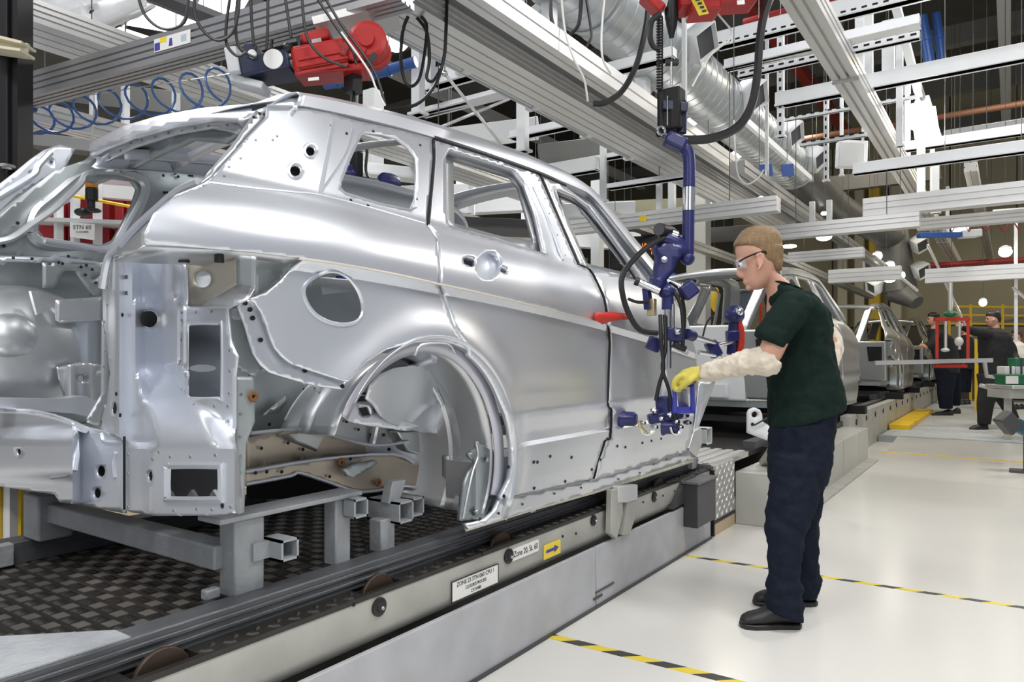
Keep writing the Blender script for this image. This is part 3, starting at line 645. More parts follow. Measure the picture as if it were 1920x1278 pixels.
# ---- doors
rd_out = [(813, 262), (905, 291), (1008, 327), (1012, 331), (1083, 496), (1103, 505), (1118, 530), (1131, 560), (1136, 590), (1141, 640), (1139, 700), (1138, 760), (1144, 768), (1142, 820), (1132, 826), (1111, 897), (936, 935), (955, 900), (962, 870), (960, 830), (948, 775), (925, 725), (914, 706), (902, 690), (891, 678), (880, 668)] + [(u + 4, v) for u, v in SEAM[:0:-1]] 
RW = [(843, 281), (965, 320), (985, 347), (1005, 400), (1022, 473), (1026, 478), (930, 448), (843, 424), (836, 400), (834, 298)]
HB = ell(917, 497, 23, 27, 18, 0.35)
HH = [[(868, 484), (878, 479), (892, 484), (893, 495), (884, 500), (870, 494)], [(935, 500), (942, 498), (953, 504), (951, 513), (940, 510)]]
rdoor = panel('rear_door', rd_out, RS, M_BODY, car, holes=[RW, HB] + HH, lines=DLINES, step=5, solid=0.022)
fd_out = [(1018, 331), (1060, 350), (1112, 388), (1215, 530), (1262, 560), (1290, 600), (1305, 660), (1308, 720), (1300, 790), (1290, 845), (1115, 898), (1136, 828), (1146, 821), (1148, 768), (1142, 760), (1143, 700), (1145, 640), (1140, 590), (1135, 560), (1122, 530), (1107, 505), (1088, 497)]
FWN = [(1040, 354), (1080, 370), (1105, 390), (1160, 465), (1205, 528), (1160, 516), (1097, 498)]
fdoor = panel('front_door', fd_out, RS, M_BODY, car, holes=[FWN], lines=DLINES, step=7, solid=0.022)
lip(RW, 0.006, M_BODYIN, rdoor, lambda u, v: RS(u, v, -0.008), 'window_channel', 2); lip(FWN, 0.006, M_BODYIN, fdoor, lambda u, v: RS(u, v, -0.008), 'window_channel', 2)
# dark seals and inner frame behind the openings
panel('inner_frame', [(815, 266), (905, 294), (1016, 333), (1100, 382), (1215, 530), (1090, 505), (800, 428)], lambda u, v: RS(u, v, -0.05), M_BODYIN, car, holes=[[(850, 296), (960, 331), (975, 350), (1005, 456), (930, 440), (852, 418)], [(1048, 366), (1085, 381), (1188, 515), (1100, 493)]], step=12, solid=0.02)
line_part('door_seal', [(812, 264), (813, 296), (802, 420)], 0.008, M_BLACK, car, lambda u, v: RS(u, v, -0.006))
line_part('door_seal', [(1014, 331), (1048, 412), (1085, 496)], 0.008, M_BLACK, car, lambda u, v: RS(u + 1, v, -0.008))
line_part('door_gap', [(1086, 497), (1106, 506), (1120, 530), (1133, 560), (1138, 590), (1143, 640), (1141, 700), (1140, 760), (1146, 768), (1144, 820), (1134, 827), (1113, 897)], 0.0065, M_HOLE, car, lambda u, v: RS(u, v, -0.004), k=3)
line_part('roof_ditch_seal', [(813, 258), (905, 287), (1010, 324), (1060, 347)], 0.010, M_BLACK, car, lambda u, v: RS(u, v, -0.006))
line_part('glass_seal', [(986, 350), (1006, 402), (1024, 474)], 0.006, M_BLACK, rdoor, lambda u, v: RS(u - 3, v, -0.02))
line_part('glass_seal', [(1045, 362), (1080, 378), (1108, 402), (1160, 470), (1198, 526)], 0.006, M_BLACK, fdoor, lambda u, v: RS(u - 3, v + 2, -0.02))
line_part('pillar_trim', [(1000, 350), (1022, 400), (1055, 487)], 0.006, M_BODYIN, rdoor, lambda u, v: RS(u, v, 0.002))
# handle bowl
m_ = MB(); P = []
for i in range(8):
    q = i / 7; P.append([RS(917 + (u - 917) * q, 497 + (v - 497) * q, -0.045 * (1 - q ** 3)) for u, v in HB + HB[:1]])
m_.grid(P); m_.build('handle_recess', M_BODY, rdoor, fixn=False)
panel('handle_backing', [(860, 474), (960, 494), (960, 520), (860, 504)], lambda u, v: RS(u, v, -0.05), M_BODYDK, rdoor, step=20, solid=0)
# crease strip along the doors and quarter
m_ = MB(); crs = [(560, 484), (630, 494), (700, 506), (765, 519), (830, 534), (900, 549), (1000, 573), (1065, 589), (1128, 604)]
m_.tube([RS(u, v, 0.001) for u, v in crs], 0.0045, 6, smooth=4); m_.build('crease_strip', mat('warm_silver', (0.74, 0.70, 0.64), 0.7, 0.4), car)
# red locating clip at the door gap
o = thing('door_clip', 'red plastic door-locating clip sticking out at the door gap', 'clip', RS(1148, 597))
panel('clip_body', [(1120, 586), (1145, 584), (1180, 588), (1182, 598), (1150, 601), (1130, 608), (1120, 600)], lambda u, v: RS(u, v, 0.03), M_REDBR, o, step=10, solid=0.02)
part('clip_foot', M_REDBR, o, lambda m: m.beam(RS(1125, 594, 0.02), RS(1140, 596, -0.01), 0.02, 0.015))
# ---- cant rail, ditch and screen pillar
bot = [(556, 196), (619, 208), (700, 226), (780, 247), (877, 278), (974, 311), (1022, 328), (1083, 352), (1117, 374), (1175, 446), (1228, 512), (1240, 530)]
top = [(556, 172), (619, 182), (703, 201), (780, 221), (880, 251), (974, 283), (1022, 304), (1071, 327), (1117, 361), (1178, 432), (1234, 500), (1250, 524)]
B = [RS(u, v) for u, v in bot]; T = [PX(u, v, b.x - 0.055) for (u, v), b in zip(top, B)]
B, T = spline(B, 4), spline(T, 4)
rows = [[b + Vector((-0.035, 0, -0.012)) for b in B], B, [b.lerp(t, 0.55) + Vector((0.016, 0, 0.006)) for b, t in zip(B, T)], T, [t + Vector((-0.05, 0, 0.004)) for t in T], [t + Vector((-0.12, 0, -0.008)) for t in T], [t + Vector((-0.125, 0, -0.05)) for t in T]]
m_ = MB(); m_.grid(rows); RAIL = m_.build('cant_rail', M_BODY, car, solid=0.004)
m_ = MB(); m_.grid([[Vector((2 * XM - p.x, p.y, p.z)) for p in r] for r in rows]); m_.build('cant_rail', M_BODY, car, solid=0.004)
# roof ends (the middle of the roof is an open panorama aperture)
yr, zr = T[0].y, T[0].z
def cross_panel(name, sec, xa, xb, material, n=14, crown=0.05):
    m_ = MB(); m_.grid([[Vector((xa + (xb - xa) * i / n, y, z + crown * (1 - (2 * i / n - 1) ** 2))) for i in range(n + 1)] for y, z in sec]); return m_.build(name, material, car, solid=0.004)
xa, xb = T[0].x, 2 * XM - T[0].x
cross_panel('roof_rear_header', [(yr + 0.02, zr - 0.015), (yr + 0.06, zr + 0.005), (yr + 0.26, zr + 0.015), (yr + 0.28, zr - 0.02)], xa, xb, M_BODY)
Tm = T[30]; cross_panel('roof_front_header', [(Tm.y - 0.10, Tm.z - 0.01), (Tm.y + 0.12, Tm.z - 0.03)], Tm.x, 2 * XM - Tm.x, M_BODY)
Tm = T[14]; cross_panel('roof_bow', [(Tm.y - 0.03, Tm.z - 0.05), (Tm.y + 0.05, Tm.z - 0.05)], Tm.x - 0.1, 2 * XM - Tm.x + 0.1, M_BODYIN)
cross_panel('cowl_panel', [(4.05, 1.60), (4.2, 1.56), (4.22, 1.0), (4.2, 0.7)], -1.75, 2 * XM + 1.75, M_BODYIN, crown=0.02)
# ---- the tailgate opening: header arch, flanges
hdr_out = [(168, 268), (230, 236), (300, 216), (380, 202), (474, 194), (520, 178), (556, 172), (556, 200), (500, 203), (476, 214), (452, 224), (400, 222), (330, 234), (250, 256), (195, 278), (170, 291)]
def hdr_fn(u, v):
    vt = interp(u, [(168, 268), (230, 236), (300, 216), (380, 202), (474, 194), (520, 178), (556, 172)]); t = max(0, min(1.3, (v - vt) / 24))
    return PY(u, v, yr + 0.10 - 0.15 * t)
panel('tailgate_header', hdr_out, hdr_fn, M_BODY, car, step=9, solid=0.012)
panel('tailgate_flange', [(130, 322), (170, 291), (195, 278), (250, 256), (330, 234), (400, 222), (440, 228), (453, 240), (446, 252), (400, 240), (330, 252), (250, 277), (190, 307), (140, 336)], lambda u, v: PY(u, v, yr + 0.0), M_BODYIN, car, step=9, solid=0.01)
panel('header_inner_panel', [(145, 335), (190, 305), (250, 276), (330, 252), (400, 242), (446, 250), (420, 268), (360, 262), (300, 288), (240, 318), (175, 345)], lambda u, v: PY(u, v, yr + 0.10), M_BODYDK, car, step=12, solid=0.02)
panel('aperture_flange', [(498, 219), (464, 256), (397, 333), (376, 345), (388, 325), (442, 262), (456, 240), (480, 206)], lambda u, v: RS(u, v, -0.012), M_BODYIN, car, step=9, solid=0.004)
panel('hinge_pocket', [(470, 196), (500, 196), (498, 219), (478, 228)], lambda u, v: PY(u, v, yr + 0.01), M_HOLE, car, step=12, solid=0.0)
part('hinge_ball', M_BODYIN, car, lambda m: m.ball(PY(470, 240, yr - 0.02), 0.022, 12, 8))
panel('corner_flange', [(372, 346), (335, 372), (300, 398), (268, 425), (238, 455), (207, 482), (250, 474), (270, 464), (272, 440), (290, 400), (330, 366), (382, 346)], lambda u, v: PY(u, v, 1.06), M_BODYIN, car, step=8, solid=0.006)
line_part('corner_bead', [(372, 340), (330, 360), (288, 395), (255, 425), (225, 458), (203, 484), (192, 540)], 0.011, M_BODY, car, lambda u, v: PY(u, v, 1.07))
# ---- rear corner post with its tail-lamp pocket
AA = [(185, .02), (206, .012), (213, -.022), (223, -.026), (234, .0), (250, .002), (268, .085), (314, .085), (327, -.030), (340, -.026), (352, 0), (440, 0), (480, .01)]
BBp = [(185, 0), (232, 0), (240, -.012), (268, -.04), (284, -.11), (440, -.11), (452, -.05), (480, 0)]
def post_fn(u, v):
    k = max(0, min(150, v - 680)); ul = 262 + 0.16 * k - 6 * sstep(580, 545, v); ur = 312 + 0.76 * k - 8 * sstep(580, 545, v)
    dC = 0.085 - 0.195 * sstep(690, 842, v)
    wl = sstep(ul - 10, ul + 10, u); wr = 1 - sstep(ur - 8 - 0.14 * k, ur + 18 + 0.14 * k, u)
    side_ = interp(u, AA[:6]) if u < (ul + ur) / 2 else -0.030 * math.exp(-((u - ur - 20) / 11) ** 2) * (1 - sstep(670, 730, v))
    Y = side_ + wl * wr * (dC - side_); t = sstep(826, 843, v)
    return PY(u, v, 1.09 + Y + (interp(u, BBp) - Y) * t)
post_out = [(203, 482), (245, 475), (330, 478), (350, 500), (352, 574), (425, 574), (432, 640), (445, 668), (441, 705), (441, 825), (448, 860), (457, 960), (400, 966), (295, 967), (245, 960), (234, 955), (234, 830), (215, 815), (188, 806), (200, 755), (206, 700), (200, 640), (193, 600), (192, 545)]
rrect = lambda x0, y0, x1, y1, c: [(x0 + c, y0), (x1 - c, y0), (x1, y0 + c), (x1, y1 - c), (x1 - c, y1), (x0 + c, y1), (x0, y1 - c), (x0, y0 + c)]
H_TAIL = rrect(352, 607, 416, 746, 7); H_BOX = rrect(314, 873, 415, 936, 6)
cpost = panel('corner_post', post_out, post_fn, M_BODY, car, holes=[H_TAIL, H_BOX, ell(279, 598, 16, 16, 14), ell(214, 765, 5, 13, 10), ell(281, 892, 5, 11, 10)], step=6, solid=0.005)
lip(H_BOX, 0.009, M_BODY, cpost, post_fn, k=2); lip(H_TAIL, 0.004, M_BODY, cpost, post_fn, k=2)
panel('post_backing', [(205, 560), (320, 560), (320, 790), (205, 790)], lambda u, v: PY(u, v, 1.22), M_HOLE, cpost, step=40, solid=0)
panel('box_backing', [(280, 850), (440, 850), (440, 950), (280, 950)], lambda u, v: PY(u, v, 1.20), M_GREYPL, cpost, step=40, solid=0)
for u, v in ((358, 928), (399, 928), (316, 930)): part('box_gusset', M_BODYDK, cpost, lambda m: m.prism([PY(u + a, v + b, 1.10) for a, b in ((-11, 8), (0, -10), (11, 8))], (0, 0.01, 0)))
panel('tail_pocket_inner', [(345, 600), (425, 600), (425, 755), (345, 755)], lambda u, v: PY(u, v, 1.25 + 0.04 * math.sin((v - 600) / 30)), mat('bluish_inner_panel', (0.42, 0.46, 0.52), 0.6, 0.4, 0.1, 5), cpost, step=12, solid=0, holes=[ell(380, 690, 26, 7, 10)])
# pocket above: recessed beige panel with round hole, ledge, bracket
panel('pocket_panel', [(350, 486), (446, 486), (446, 536), (375, 575), (352, 575)], lambda u, v: PY(u, v, 1.13), mat('beige_primer', (0.62, 0.58, 0.50), 0.45, 0.45), car, step=9, solid=0.004, holes=[ell(380, 523, 16, 16, 14)])
panel('pocket_ledge', [(375, 575), (446, 532), (478, 538), (465, 560), (428, 577)], lambda u, v: PY(u, v, 1.12 - 0.05 * sstep(535, 577, v)), M_BODYIN, car, step=9, solid=0.004)
panel('pocket_bracket', [(443, 478), (477, 480), (477, 540), (443, 532)], lambda u, v: PY(u, v, 1.09), M_BODYDK, car, step=9, solid=0.006)
panel('pocket_side', [(477, 478), (560, 487), (545, 508), (520, 532), (478, 556)], lambda u, v: RS(u, v, -0.05), M_BODYDK, car, step=9, solid=0.004)
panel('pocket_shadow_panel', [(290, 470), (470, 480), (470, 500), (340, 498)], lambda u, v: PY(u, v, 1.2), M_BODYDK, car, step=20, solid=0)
part('pocket_bolt', M_BLACK, car, lambda m: m.cyl(PY(345, 470, 1.05), PY(345, 492, 1.05), 0.014)); part('pocket_bolt', M_BLACK, car, lambda m: m.cyl(PY(411, 472, 1.08), PY(411, 492, 1.08), 0.012))
# ---- rear end panel
def end_fn(u, v): return PY(u, v, 1.10 - 0.05 * sstep(152, 138, u) * sstep(795, 830, v) - 0.02 * sstep(905, 880, v) * sstep(152, 138, u))
end_out = [(-40, 765), (55, 766), (100, 776), (145, 797), (188, 806), (215, 815), (234, 830), (234, 962), (205, 957), (145, 945), (112, 941), (102, 927), (-40, 905)]
endp = panel('rear_end_panel', end_out, end_fn, M_BODY, car, holes=[ell(35, 847, 4, 7, 8), ell(189, 883, 8, 11, 12), ell(182, 924, 7, 10, 12), ell(217, 795, 4, 5, 8)], step=8, solid=0.006)
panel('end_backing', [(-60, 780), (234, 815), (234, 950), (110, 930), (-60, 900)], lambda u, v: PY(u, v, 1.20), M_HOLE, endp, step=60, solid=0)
line_part('end_bead', [(190, 812), (195, 826), (208, 829), (231, 828)], 0.006, M_BODY, endp, lambda u, v: end_fn(u, v), k=3)
line_part('end_bead', [(217, 848), (213, 870), (216, 895)], 0.007, M_BODY, endp, end_fn, k=3)
line_part('end_bead', [(142, 800), (142, 880), (96, 895)], 0.006, M_BODY, endp, end_fn, k=3)
line_part('end_bead', [(-30, 772), (50, 774), (110, 785), (160, 805)], 0.012, M_BODY, endp, lambda u, v: PY(u, v, 1.09), k=4)
part('end_gap', M_HOLE, car, lambda m: m.beam(PY(233, 818, 1.075), PY(233, 955, 1.075), 0.004, 0.006, up=(0, 1, 0)))
# ---- boot interior: floor, far side inner panels with the quarter window frame
part('boot_floor', M_BODYIN, car, lambda m: m.bb((-3.25, 1.11, 0.90), (-2.12, 3.9, 0.915)))
LW = [(72, 432), (80, 405), (105, 384), (161, 338), (205, 334), (249, 340), (259, 355), (249, 386), (225, 432), (214, 450), (192, 460), (140, 453), (84, 445)]
LX = -3.20
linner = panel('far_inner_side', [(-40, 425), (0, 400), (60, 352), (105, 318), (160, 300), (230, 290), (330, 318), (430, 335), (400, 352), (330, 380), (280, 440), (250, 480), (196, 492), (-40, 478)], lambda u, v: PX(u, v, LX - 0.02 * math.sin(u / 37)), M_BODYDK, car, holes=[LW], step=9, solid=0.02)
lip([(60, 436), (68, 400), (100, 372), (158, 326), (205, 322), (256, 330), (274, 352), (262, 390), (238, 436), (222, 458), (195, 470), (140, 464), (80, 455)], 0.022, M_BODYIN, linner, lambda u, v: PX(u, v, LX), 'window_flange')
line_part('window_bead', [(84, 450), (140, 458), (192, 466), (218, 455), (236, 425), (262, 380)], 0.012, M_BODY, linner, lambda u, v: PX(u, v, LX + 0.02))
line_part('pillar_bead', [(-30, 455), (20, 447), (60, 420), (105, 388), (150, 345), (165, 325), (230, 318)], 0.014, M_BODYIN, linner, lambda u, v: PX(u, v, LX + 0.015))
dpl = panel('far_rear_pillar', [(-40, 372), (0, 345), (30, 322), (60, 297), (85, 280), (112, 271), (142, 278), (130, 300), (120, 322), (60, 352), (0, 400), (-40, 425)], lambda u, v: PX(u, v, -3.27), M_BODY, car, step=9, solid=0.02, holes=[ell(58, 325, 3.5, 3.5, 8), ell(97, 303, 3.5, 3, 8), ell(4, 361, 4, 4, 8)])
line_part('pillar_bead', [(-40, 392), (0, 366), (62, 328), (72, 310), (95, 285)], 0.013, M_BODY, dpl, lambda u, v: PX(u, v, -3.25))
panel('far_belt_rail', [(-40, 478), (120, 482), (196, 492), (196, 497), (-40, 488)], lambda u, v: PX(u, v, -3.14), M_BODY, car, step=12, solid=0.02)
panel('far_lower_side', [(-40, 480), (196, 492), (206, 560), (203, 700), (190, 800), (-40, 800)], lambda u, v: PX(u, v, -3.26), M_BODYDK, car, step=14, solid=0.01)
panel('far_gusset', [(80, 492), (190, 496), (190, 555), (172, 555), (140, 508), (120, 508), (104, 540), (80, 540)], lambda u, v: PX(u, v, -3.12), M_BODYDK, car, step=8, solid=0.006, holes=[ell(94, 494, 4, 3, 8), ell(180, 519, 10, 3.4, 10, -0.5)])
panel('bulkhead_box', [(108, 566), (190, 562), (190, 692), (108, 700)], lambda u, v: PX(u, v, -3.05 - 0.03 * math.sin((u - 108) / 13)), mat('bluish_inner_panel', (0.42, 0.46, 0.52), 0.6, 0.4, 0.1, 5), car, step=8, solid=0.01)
panel('bulkhead_flange', [(105, 562), (190, 556), (190, 600), (115, 606), (105, 600)], lambda u, v: PX(u, v, -3.02), M_BODYIN, car, step=8, solid=0.008)
part('far_wheelhouse', M_BODYIN, car, lambda m: (m.ball(PX(35, 660, -3.18), (0.16, 0.30, 0.26), 24, 16), m.ball(PX(20, 632, -3.06), (0.06, 0.10, 0.09), 18, 12)))
part('boot_bracket', M_BODYIN, car, lambda m: m.prism([PX(u, v, -2.98) for u, v in ((58, 545), (72, 545), (82, 585), (70, 590))], (-0.02, 0, 0)))
panel('boot_corrugation', [(108, 688), (150, 679), (190, 683), (204, 700), (198, 748), (150, 758), (124, 752), (112, 725)], lambda u, v: PX(u, v, -2.98 + 0.03 * math.sin(u / 6.5)), M_BODYIN, car, step=5, solid=0.006, holes=[ell(151, 709, 5, 6, 10)])
panel('boot_side_gusset', [(192, 600), (206, 640), (206, 730), (186, 800), (160, 790), (190, 740)], lambda u, v: PX(u, v, -2.75), M_BODYIN, car, step=8, solid=0.006)
part('boot_crossmember', M_BODY, car, lambda m: m.prism([PX(u, v, -2.85) for u, v in ((-40, 745), (112, 748), (160, 742), (200, 760), (200, 790), (140, 775), (-40, 762))], (-0.1, 0, 0)))
# ---- lower quarter flange and rear frame rails
bf = panel('bumper_flange', [(467, 560), (478, 569), (489, 584), (499, 608), (506, 632), (515, 652), (528, 668), (545, 681), (572, 691), (612, 704), (652, 716), (645, 730), (605, 725), (565, 716), (530, 706), (505, 698), (488, 684), (474, 662), (466, 636), (458, 608), (450, 588), (445, 575), (452, 562)], lambda u, v: RS(u, v, -0.028), M_BODY, car, step=7, solid=0.006)
panel('flange_bracket', [(428, 577), (444, 572), (458, 610), (472, 662), (492, 692), (478, 706), (446, 690), (432, 640)], lambda u, v: PX(u, v, -1.70), M_BODYDK, car, step=7, solid=0.006)
part('flange_boss', M_BODYIN, car, lambda m: m.turn(PX(443, 589, -1.70), (1, 0, 0), [(0.016, 0), (0.015, 0.012), (0.006, 0.012), (0.005, 0.006), (0.001, 0.006)], 14))
panel('corner_side_flange', [(441, 705), (478, 705), (478, 790), (462, 830), (458, 960), (446, 965), (446, 860), (441, 825)], lambda u, v: PX(u, v, -1.66 - 0.0006 * (478 - u)), M_BODYDK, car, step=8, solid=0.01)
rb = panel('rail_bracket', [(580, 700), (640, 722), (668, 738), (700, 742), (722, 775), (792, 800), (765, 808), (690, 798), (655, 790), (628, 768), (612, 738), (594, 732)], lambda u, v: PX(u, v, -1.78), M_BODY, car, step=7, solid=0.008, holes=[[(668, 742), (694, 742), (698, 752), (670, 753)], [(672, 765), (690, 762), (697, 778), (680, 780)], [(698, 762), (712, 762), (718, 774), (702, 772)]])
panel('bracket_backing', [(660, 735), (730, 735), (730, 790), (660, 790)], lambda u, v: PX(u, v, -1.90), M_GREYPL, rb, step=30, solid=0)
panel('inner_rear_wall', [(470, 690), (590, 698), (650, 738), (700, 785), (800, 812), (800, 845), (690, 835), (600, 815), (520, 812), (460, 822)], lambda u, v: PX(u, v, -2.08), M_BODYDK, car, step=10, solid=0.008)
panel('wall_gusset', [(492, 778), (535, 742), (538, 755), (522, 775)], lambda u, v: PX(u, v, -2.04), M_BODYIN, car, step=10, solid=0.004)
panel('upper_frame_rail', [(462, 825), (520, 808), (600, 808), (680, 832), (720, 834), (765, 826), (800, 858), (770, 852), (730, 850), (600, 860), (462, 884)], lambda u, v: PX(u, v, -2.00), M_TAN, car, step=8, solid=0.03)
fr = panel('lower_frame_rail', [(460, 884), (600, 860), (735, 850), (775, 866), (845, 872), (846, 924), (792, 920), (762, 910), (680, 922), (620, 905), (562, 886), (545, 894), (460, 910)], lambda u, v: PX(u, v, -1.93), M_TAN, car, step=8, solid=0.05)
for pts in ([(470, 812), (540, 806), (600, 810), (680, 832), (720, 834), (765, 827)], [(460, 885), (600, 861), (735, 851), (775, 867)], [(460, 908), (545, 892), (562, 886), (620, 905), (680, 922), (762, 911), (800, 921)]):
    line_part('rail_flange', pts, 0.006, M_BODY, fr, lambda u, v: PX(u, v, -1.925), k=3)
for k, (u, v, X) in enumerate(((472, 743, -1.655), (638, 866, -1.92), (707, 904, -1.92), (746, 788, -1.9))):
    p = PX(u, v, X); m_ = MB(); m_.ring(p + Vector((0.006, 0, 0)), (1, 0, 0), 0.010, 0.006, 14, 6); o = m_.build('weld_nut', mat('copper_burn', (0.28, 0.13, 0.06), 0.5, 0.5), car); part('thread_hole', M_HOLE, o, lambda m: m.turn(p, (1, 0, 0), [(0.009, 0), (0.009, 0.004), (0.001, 0.004)], 10))
panel('spring_hook', [(645, 880), (668, 868), (690, 866), (704, 862), (708, 868), (695, 878), (680, 886), (665, 896), (652, 893)], lambda u, v: PX(u, v, -1.88), M_BODYDK, car, step=6, solid=0.02)
panel('rear_frame_end', [(840, 855), (868, 845), (868, 925), (846, 930), (840, 924)], lambda u, v: PX(u, v, -1.80), M_BODYDK, car, step=9, solid=0.03)
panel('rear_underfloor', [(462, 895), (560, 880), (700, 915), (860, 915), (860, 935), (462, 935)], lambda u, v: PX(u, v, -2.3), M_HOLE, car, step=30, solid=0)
# ---- wheel arch
WY, WZ = 1.80, 0.82
def arc(r, x, a0, a1, n): return [Vector((x, WY + r * math.cos(t), WZ + r * math.sin(t))) for t in [math.radians(a0 + (a1 - a0) * i / n) for i in range(n + 1)]]
m_ = MB(); sec = [(-1.615, 0.405), (-1.66, 0.40), (-1.70, 0.392), (-1.75, 0.385), (-1.76, 0.392), (-1.80, 0.392), (-1.81, 0.380), (-1.87, 0.370), (-1.94, 0.345), (-1.985, 0.30), (-2.00, 0.22), (-2.005, 0.10), (-2.005, 0.01)]
m_.grid([arc(r, x, -32, 158, 40) for x, r in sec]); m_.build('rear_wheelhouse', M_BODYIN, car, solid=0.004)
for r, x in ((0.377, -1.80), (0.345, -1.93)):
    m_ = MB(); m_.tube(arc(r, x, 30, 150, 24), 0.007, 6); m_.build('wheelhouse_bead', M_BODYIN, car)
m_ = MB(); q = arc(0.385, -1.76, 38, 70, 2); m_.tube([Vector((-1.66, WY + 0.12, WZ + 0.37)), Vector((-1.80, WY + 0.15, WZ + 0.335)), Vector((-1.93, WY + 0.15, WZ + 0.22)), Vector((-1.985, WY + 0.14, WZ + 0.05))], 0.014, 8, smooth=5); m_.build('wheelhouse_rib', M_BODY, car)
def dome_fn(u, v):
    t = max(0, (u - 688) / 190); s2 = (v - 690) / 160; rr = math.hypot(u - 868, v - 862)
    bead = 0.010 * (math.exp(-((rr - 118) / 5) ** 2) + math.exp(-((rr - 86) / 5) ** 2)) + 0.016 * math.exp(-((rr * 0.0 + u - 815 - (v - 700) * 0.32) / 7) ** 2)
    return PX(u, v, -1.675 - 0.17 * t ** 1.3 - 0.10 * max(0, s2) + bead)
panel('wheelhouse_dome', [(686, 748), (694, 722), (712, 702), (740, 690), (775, 684), (805, 688), (835, 702), (856, 728), (863, 760), (866, 788), (852, 808), (822, 814), (800, 812), (770, 806), (735, 796), (712, 778), (700, 760)], dome_fn, M_BODY, car, step=6, solid=0.006)
part('wheelhouse_box', M_BODYIN, car, lambda m: m.prism([PX(u, v, -1.93) for u, v in ((745, 808), (850, 800), (870, 815), (872, 852), (800, 858), (765, 845))], (-0.05, 0, 0)), bev=0.008)
def arch_ring(name, r0, r1, x0, x1, a0, a1, material, n=40, solid=0.004):
    m_ = MB(); m_.grid([arc(r0, x0, a0, a1, n), arc((r0 + r1) / 2, (x0 + x1) / 2, a0, a1, n), arc(r1, x1, a0, a1, n)]); return m_.build(name, material, car, solid=solid)
arch_ring('arch_flange', 0.432, 0.392, -1.585, -1.60, -20, 150, mat('lilac_primer_edge', (0.60, 0.61, 0.68), 0.6, 0.4))
arch_ring('arch_lip', 0.450, 0.428, -1.532, -1.560, -24, 146, M_BODY, solid=0.003)
line_part('arch_bead', [(778, 666), (790, 646), (838, 644), (852, 662)], 0.004, M_BODY, car, lambda u, v: RS(u, v, 0.0), k=3)
sb_ = panel('sill_end_bracket', [(895, 827), (926, 848), (936, 895), (930, 930), (906, 972), (864, 976), (872, 905), (886, 870), (880, 850)], lambda u, v: PX(u, v, -1.625 - 0.02 * sstep(895, 885, u)), M_BODYDK, car, step=7, solid=0.02, holes=[ell(911, 861, 4.5, 5, 10), ell(889, 960, 5, 6, 10)])
line_part('bracket_bead', [(893, 830), (896, 855), (886, 885), (876, 930), (868, 972)], 0.005, M_BODYIN, sb_, lambda u, v: PX(u, v, -1.62))
# ---- sill
sill = panel('sill_flange', [(936, 937), (1113, 898), (1290, 846), (1300, 842), (1304, 858), (1115, 920), (880, 992), (872, 982), (905, 974), (925, 958)], lambda u, v: RS(u, v, -0.012), M_BODY, car, step=8, solid=0.02)
part('sill_box', M_BODYIN, car, lambda m: m.bb((-1.80, 2.15, 0.62), (-1.66, 4.2, 0.80)))
panel('sill_pinch', [(873, 988), (1000, 948), (1115, 917), (1300, 858), (1301, 866), (1115, 925), (1000, 957), (875, 996)], lambda u, v: PX(u, v, -1.632), M_CREAM, car, step=10, solid=0.008)
panel('front_post_flange', [(1312, 716), (1342, 714), (1330, 745), (1312, 795), (1300, 840), (1294, 840), (1304, 790)], lambda u, v: PX(u, v, -1.62), M_BODY, car, step=9, solid=0.01)
part('front_post_end', M_BODYIN, car, lambda m: m.prism([PX(u, v, -1.60) for u, v in ((1292, 842), (1302, 808), (1315, 800), (1318, 830), (1306, 858))], (-0.1, 0, 0)), bev=0.006)
part('far_side_door_skin', M_BODYIN, car, lambda m: m.grid([[Vector((2 * XM - S(y, z), y, z)) for y in [2.0 + 0.25 * i for i in range(10)]] for z in (0.62, 0.8, 1.0, 1.2, 1.44, 1.52, 1.60, 1.66)]), solid=0.02)
for ya, yb in ((2.35, 2.25), (3.12, 3.0)):
    part('far_pillar', M_BODYIN, car, lambda m: m.beam(Vector((2 * XM - S(ya, 1.66), ya, 1.66)), Vector((2 * XM - S(yb, 2.06), yb, 2.06)), 0.08, 0.10, up=(1, 0, 0)))
# ---- small holes and weld spots, pressed into the panels in great number
def spots(name, pts, r, fn, material, parent, off=0.0015):
    m_ = MB()
    for u, v in pts:
        p = fn(u, v); a = fn(u + 3, v); b = fn(u, v + 3); n = (a - p).cross(b - p).normalized()
        if n.dot(CAMP - p) < 0: n = -n
        m_.turn(p + n * (off - 0.002), n, [(r, 0), (r, 0.002), (r * 0.5, 0.002), (0.0005, 0.0016)], 8, caps=False)
    return m_.build(name, material, parent, kind='stuff')
spots('weld_spots', [(223 + 16, 489 + k * 30) for k in range(3)] + [(204, 508), (202, 538), (201, 571), (196, 603), (197, 623), (197, 657), (195, 687)] + [(340, 586), (340, 600), (368, 585), (397, 584), (339, 637), (337, 677), (431, 657), (431, 695), (454, 695), (341, 730), (364, 758), (402, 761), (427, 761), (428, 789), (430, 737)] + [(240, 851), (240, 888), (240, 950), (286, 860), (298, 847), (319, 856), (357, 856), (404, 853), (326, 957), (369, 954), (398, 955), (433, 950), (280, 955)], 0.004, post_fn, M_SPOT, cpost)
spots('punched_holes', [(238, 519), (238, 549), (229, 590), (417, 948), (225, 778), (218, 738)], 0.006, post_fn, M_HOLE, cpost)
spots('weld_spots', [(452, 739), (451, 776), (450, 819), (452, 855), (452, 886), (452, 919)], 0.004, lambda u, v: PX(u, v, -1.675), M_SPOT, cpost)
spots('punched_holes', [(460, 568), (469, 580), (474, 596), (489, 637), (572, 694), (642, 724)], 0.0065, lambda u, v: RS(u, v, -0.024), M_HOLE, bf)
def arch_pt(a, r=0.412, x=-1.592): return lambda: Vector((x, WY + r * math.cos(math.radians(a)), WZ + r * math.sin(math.radians(a))))
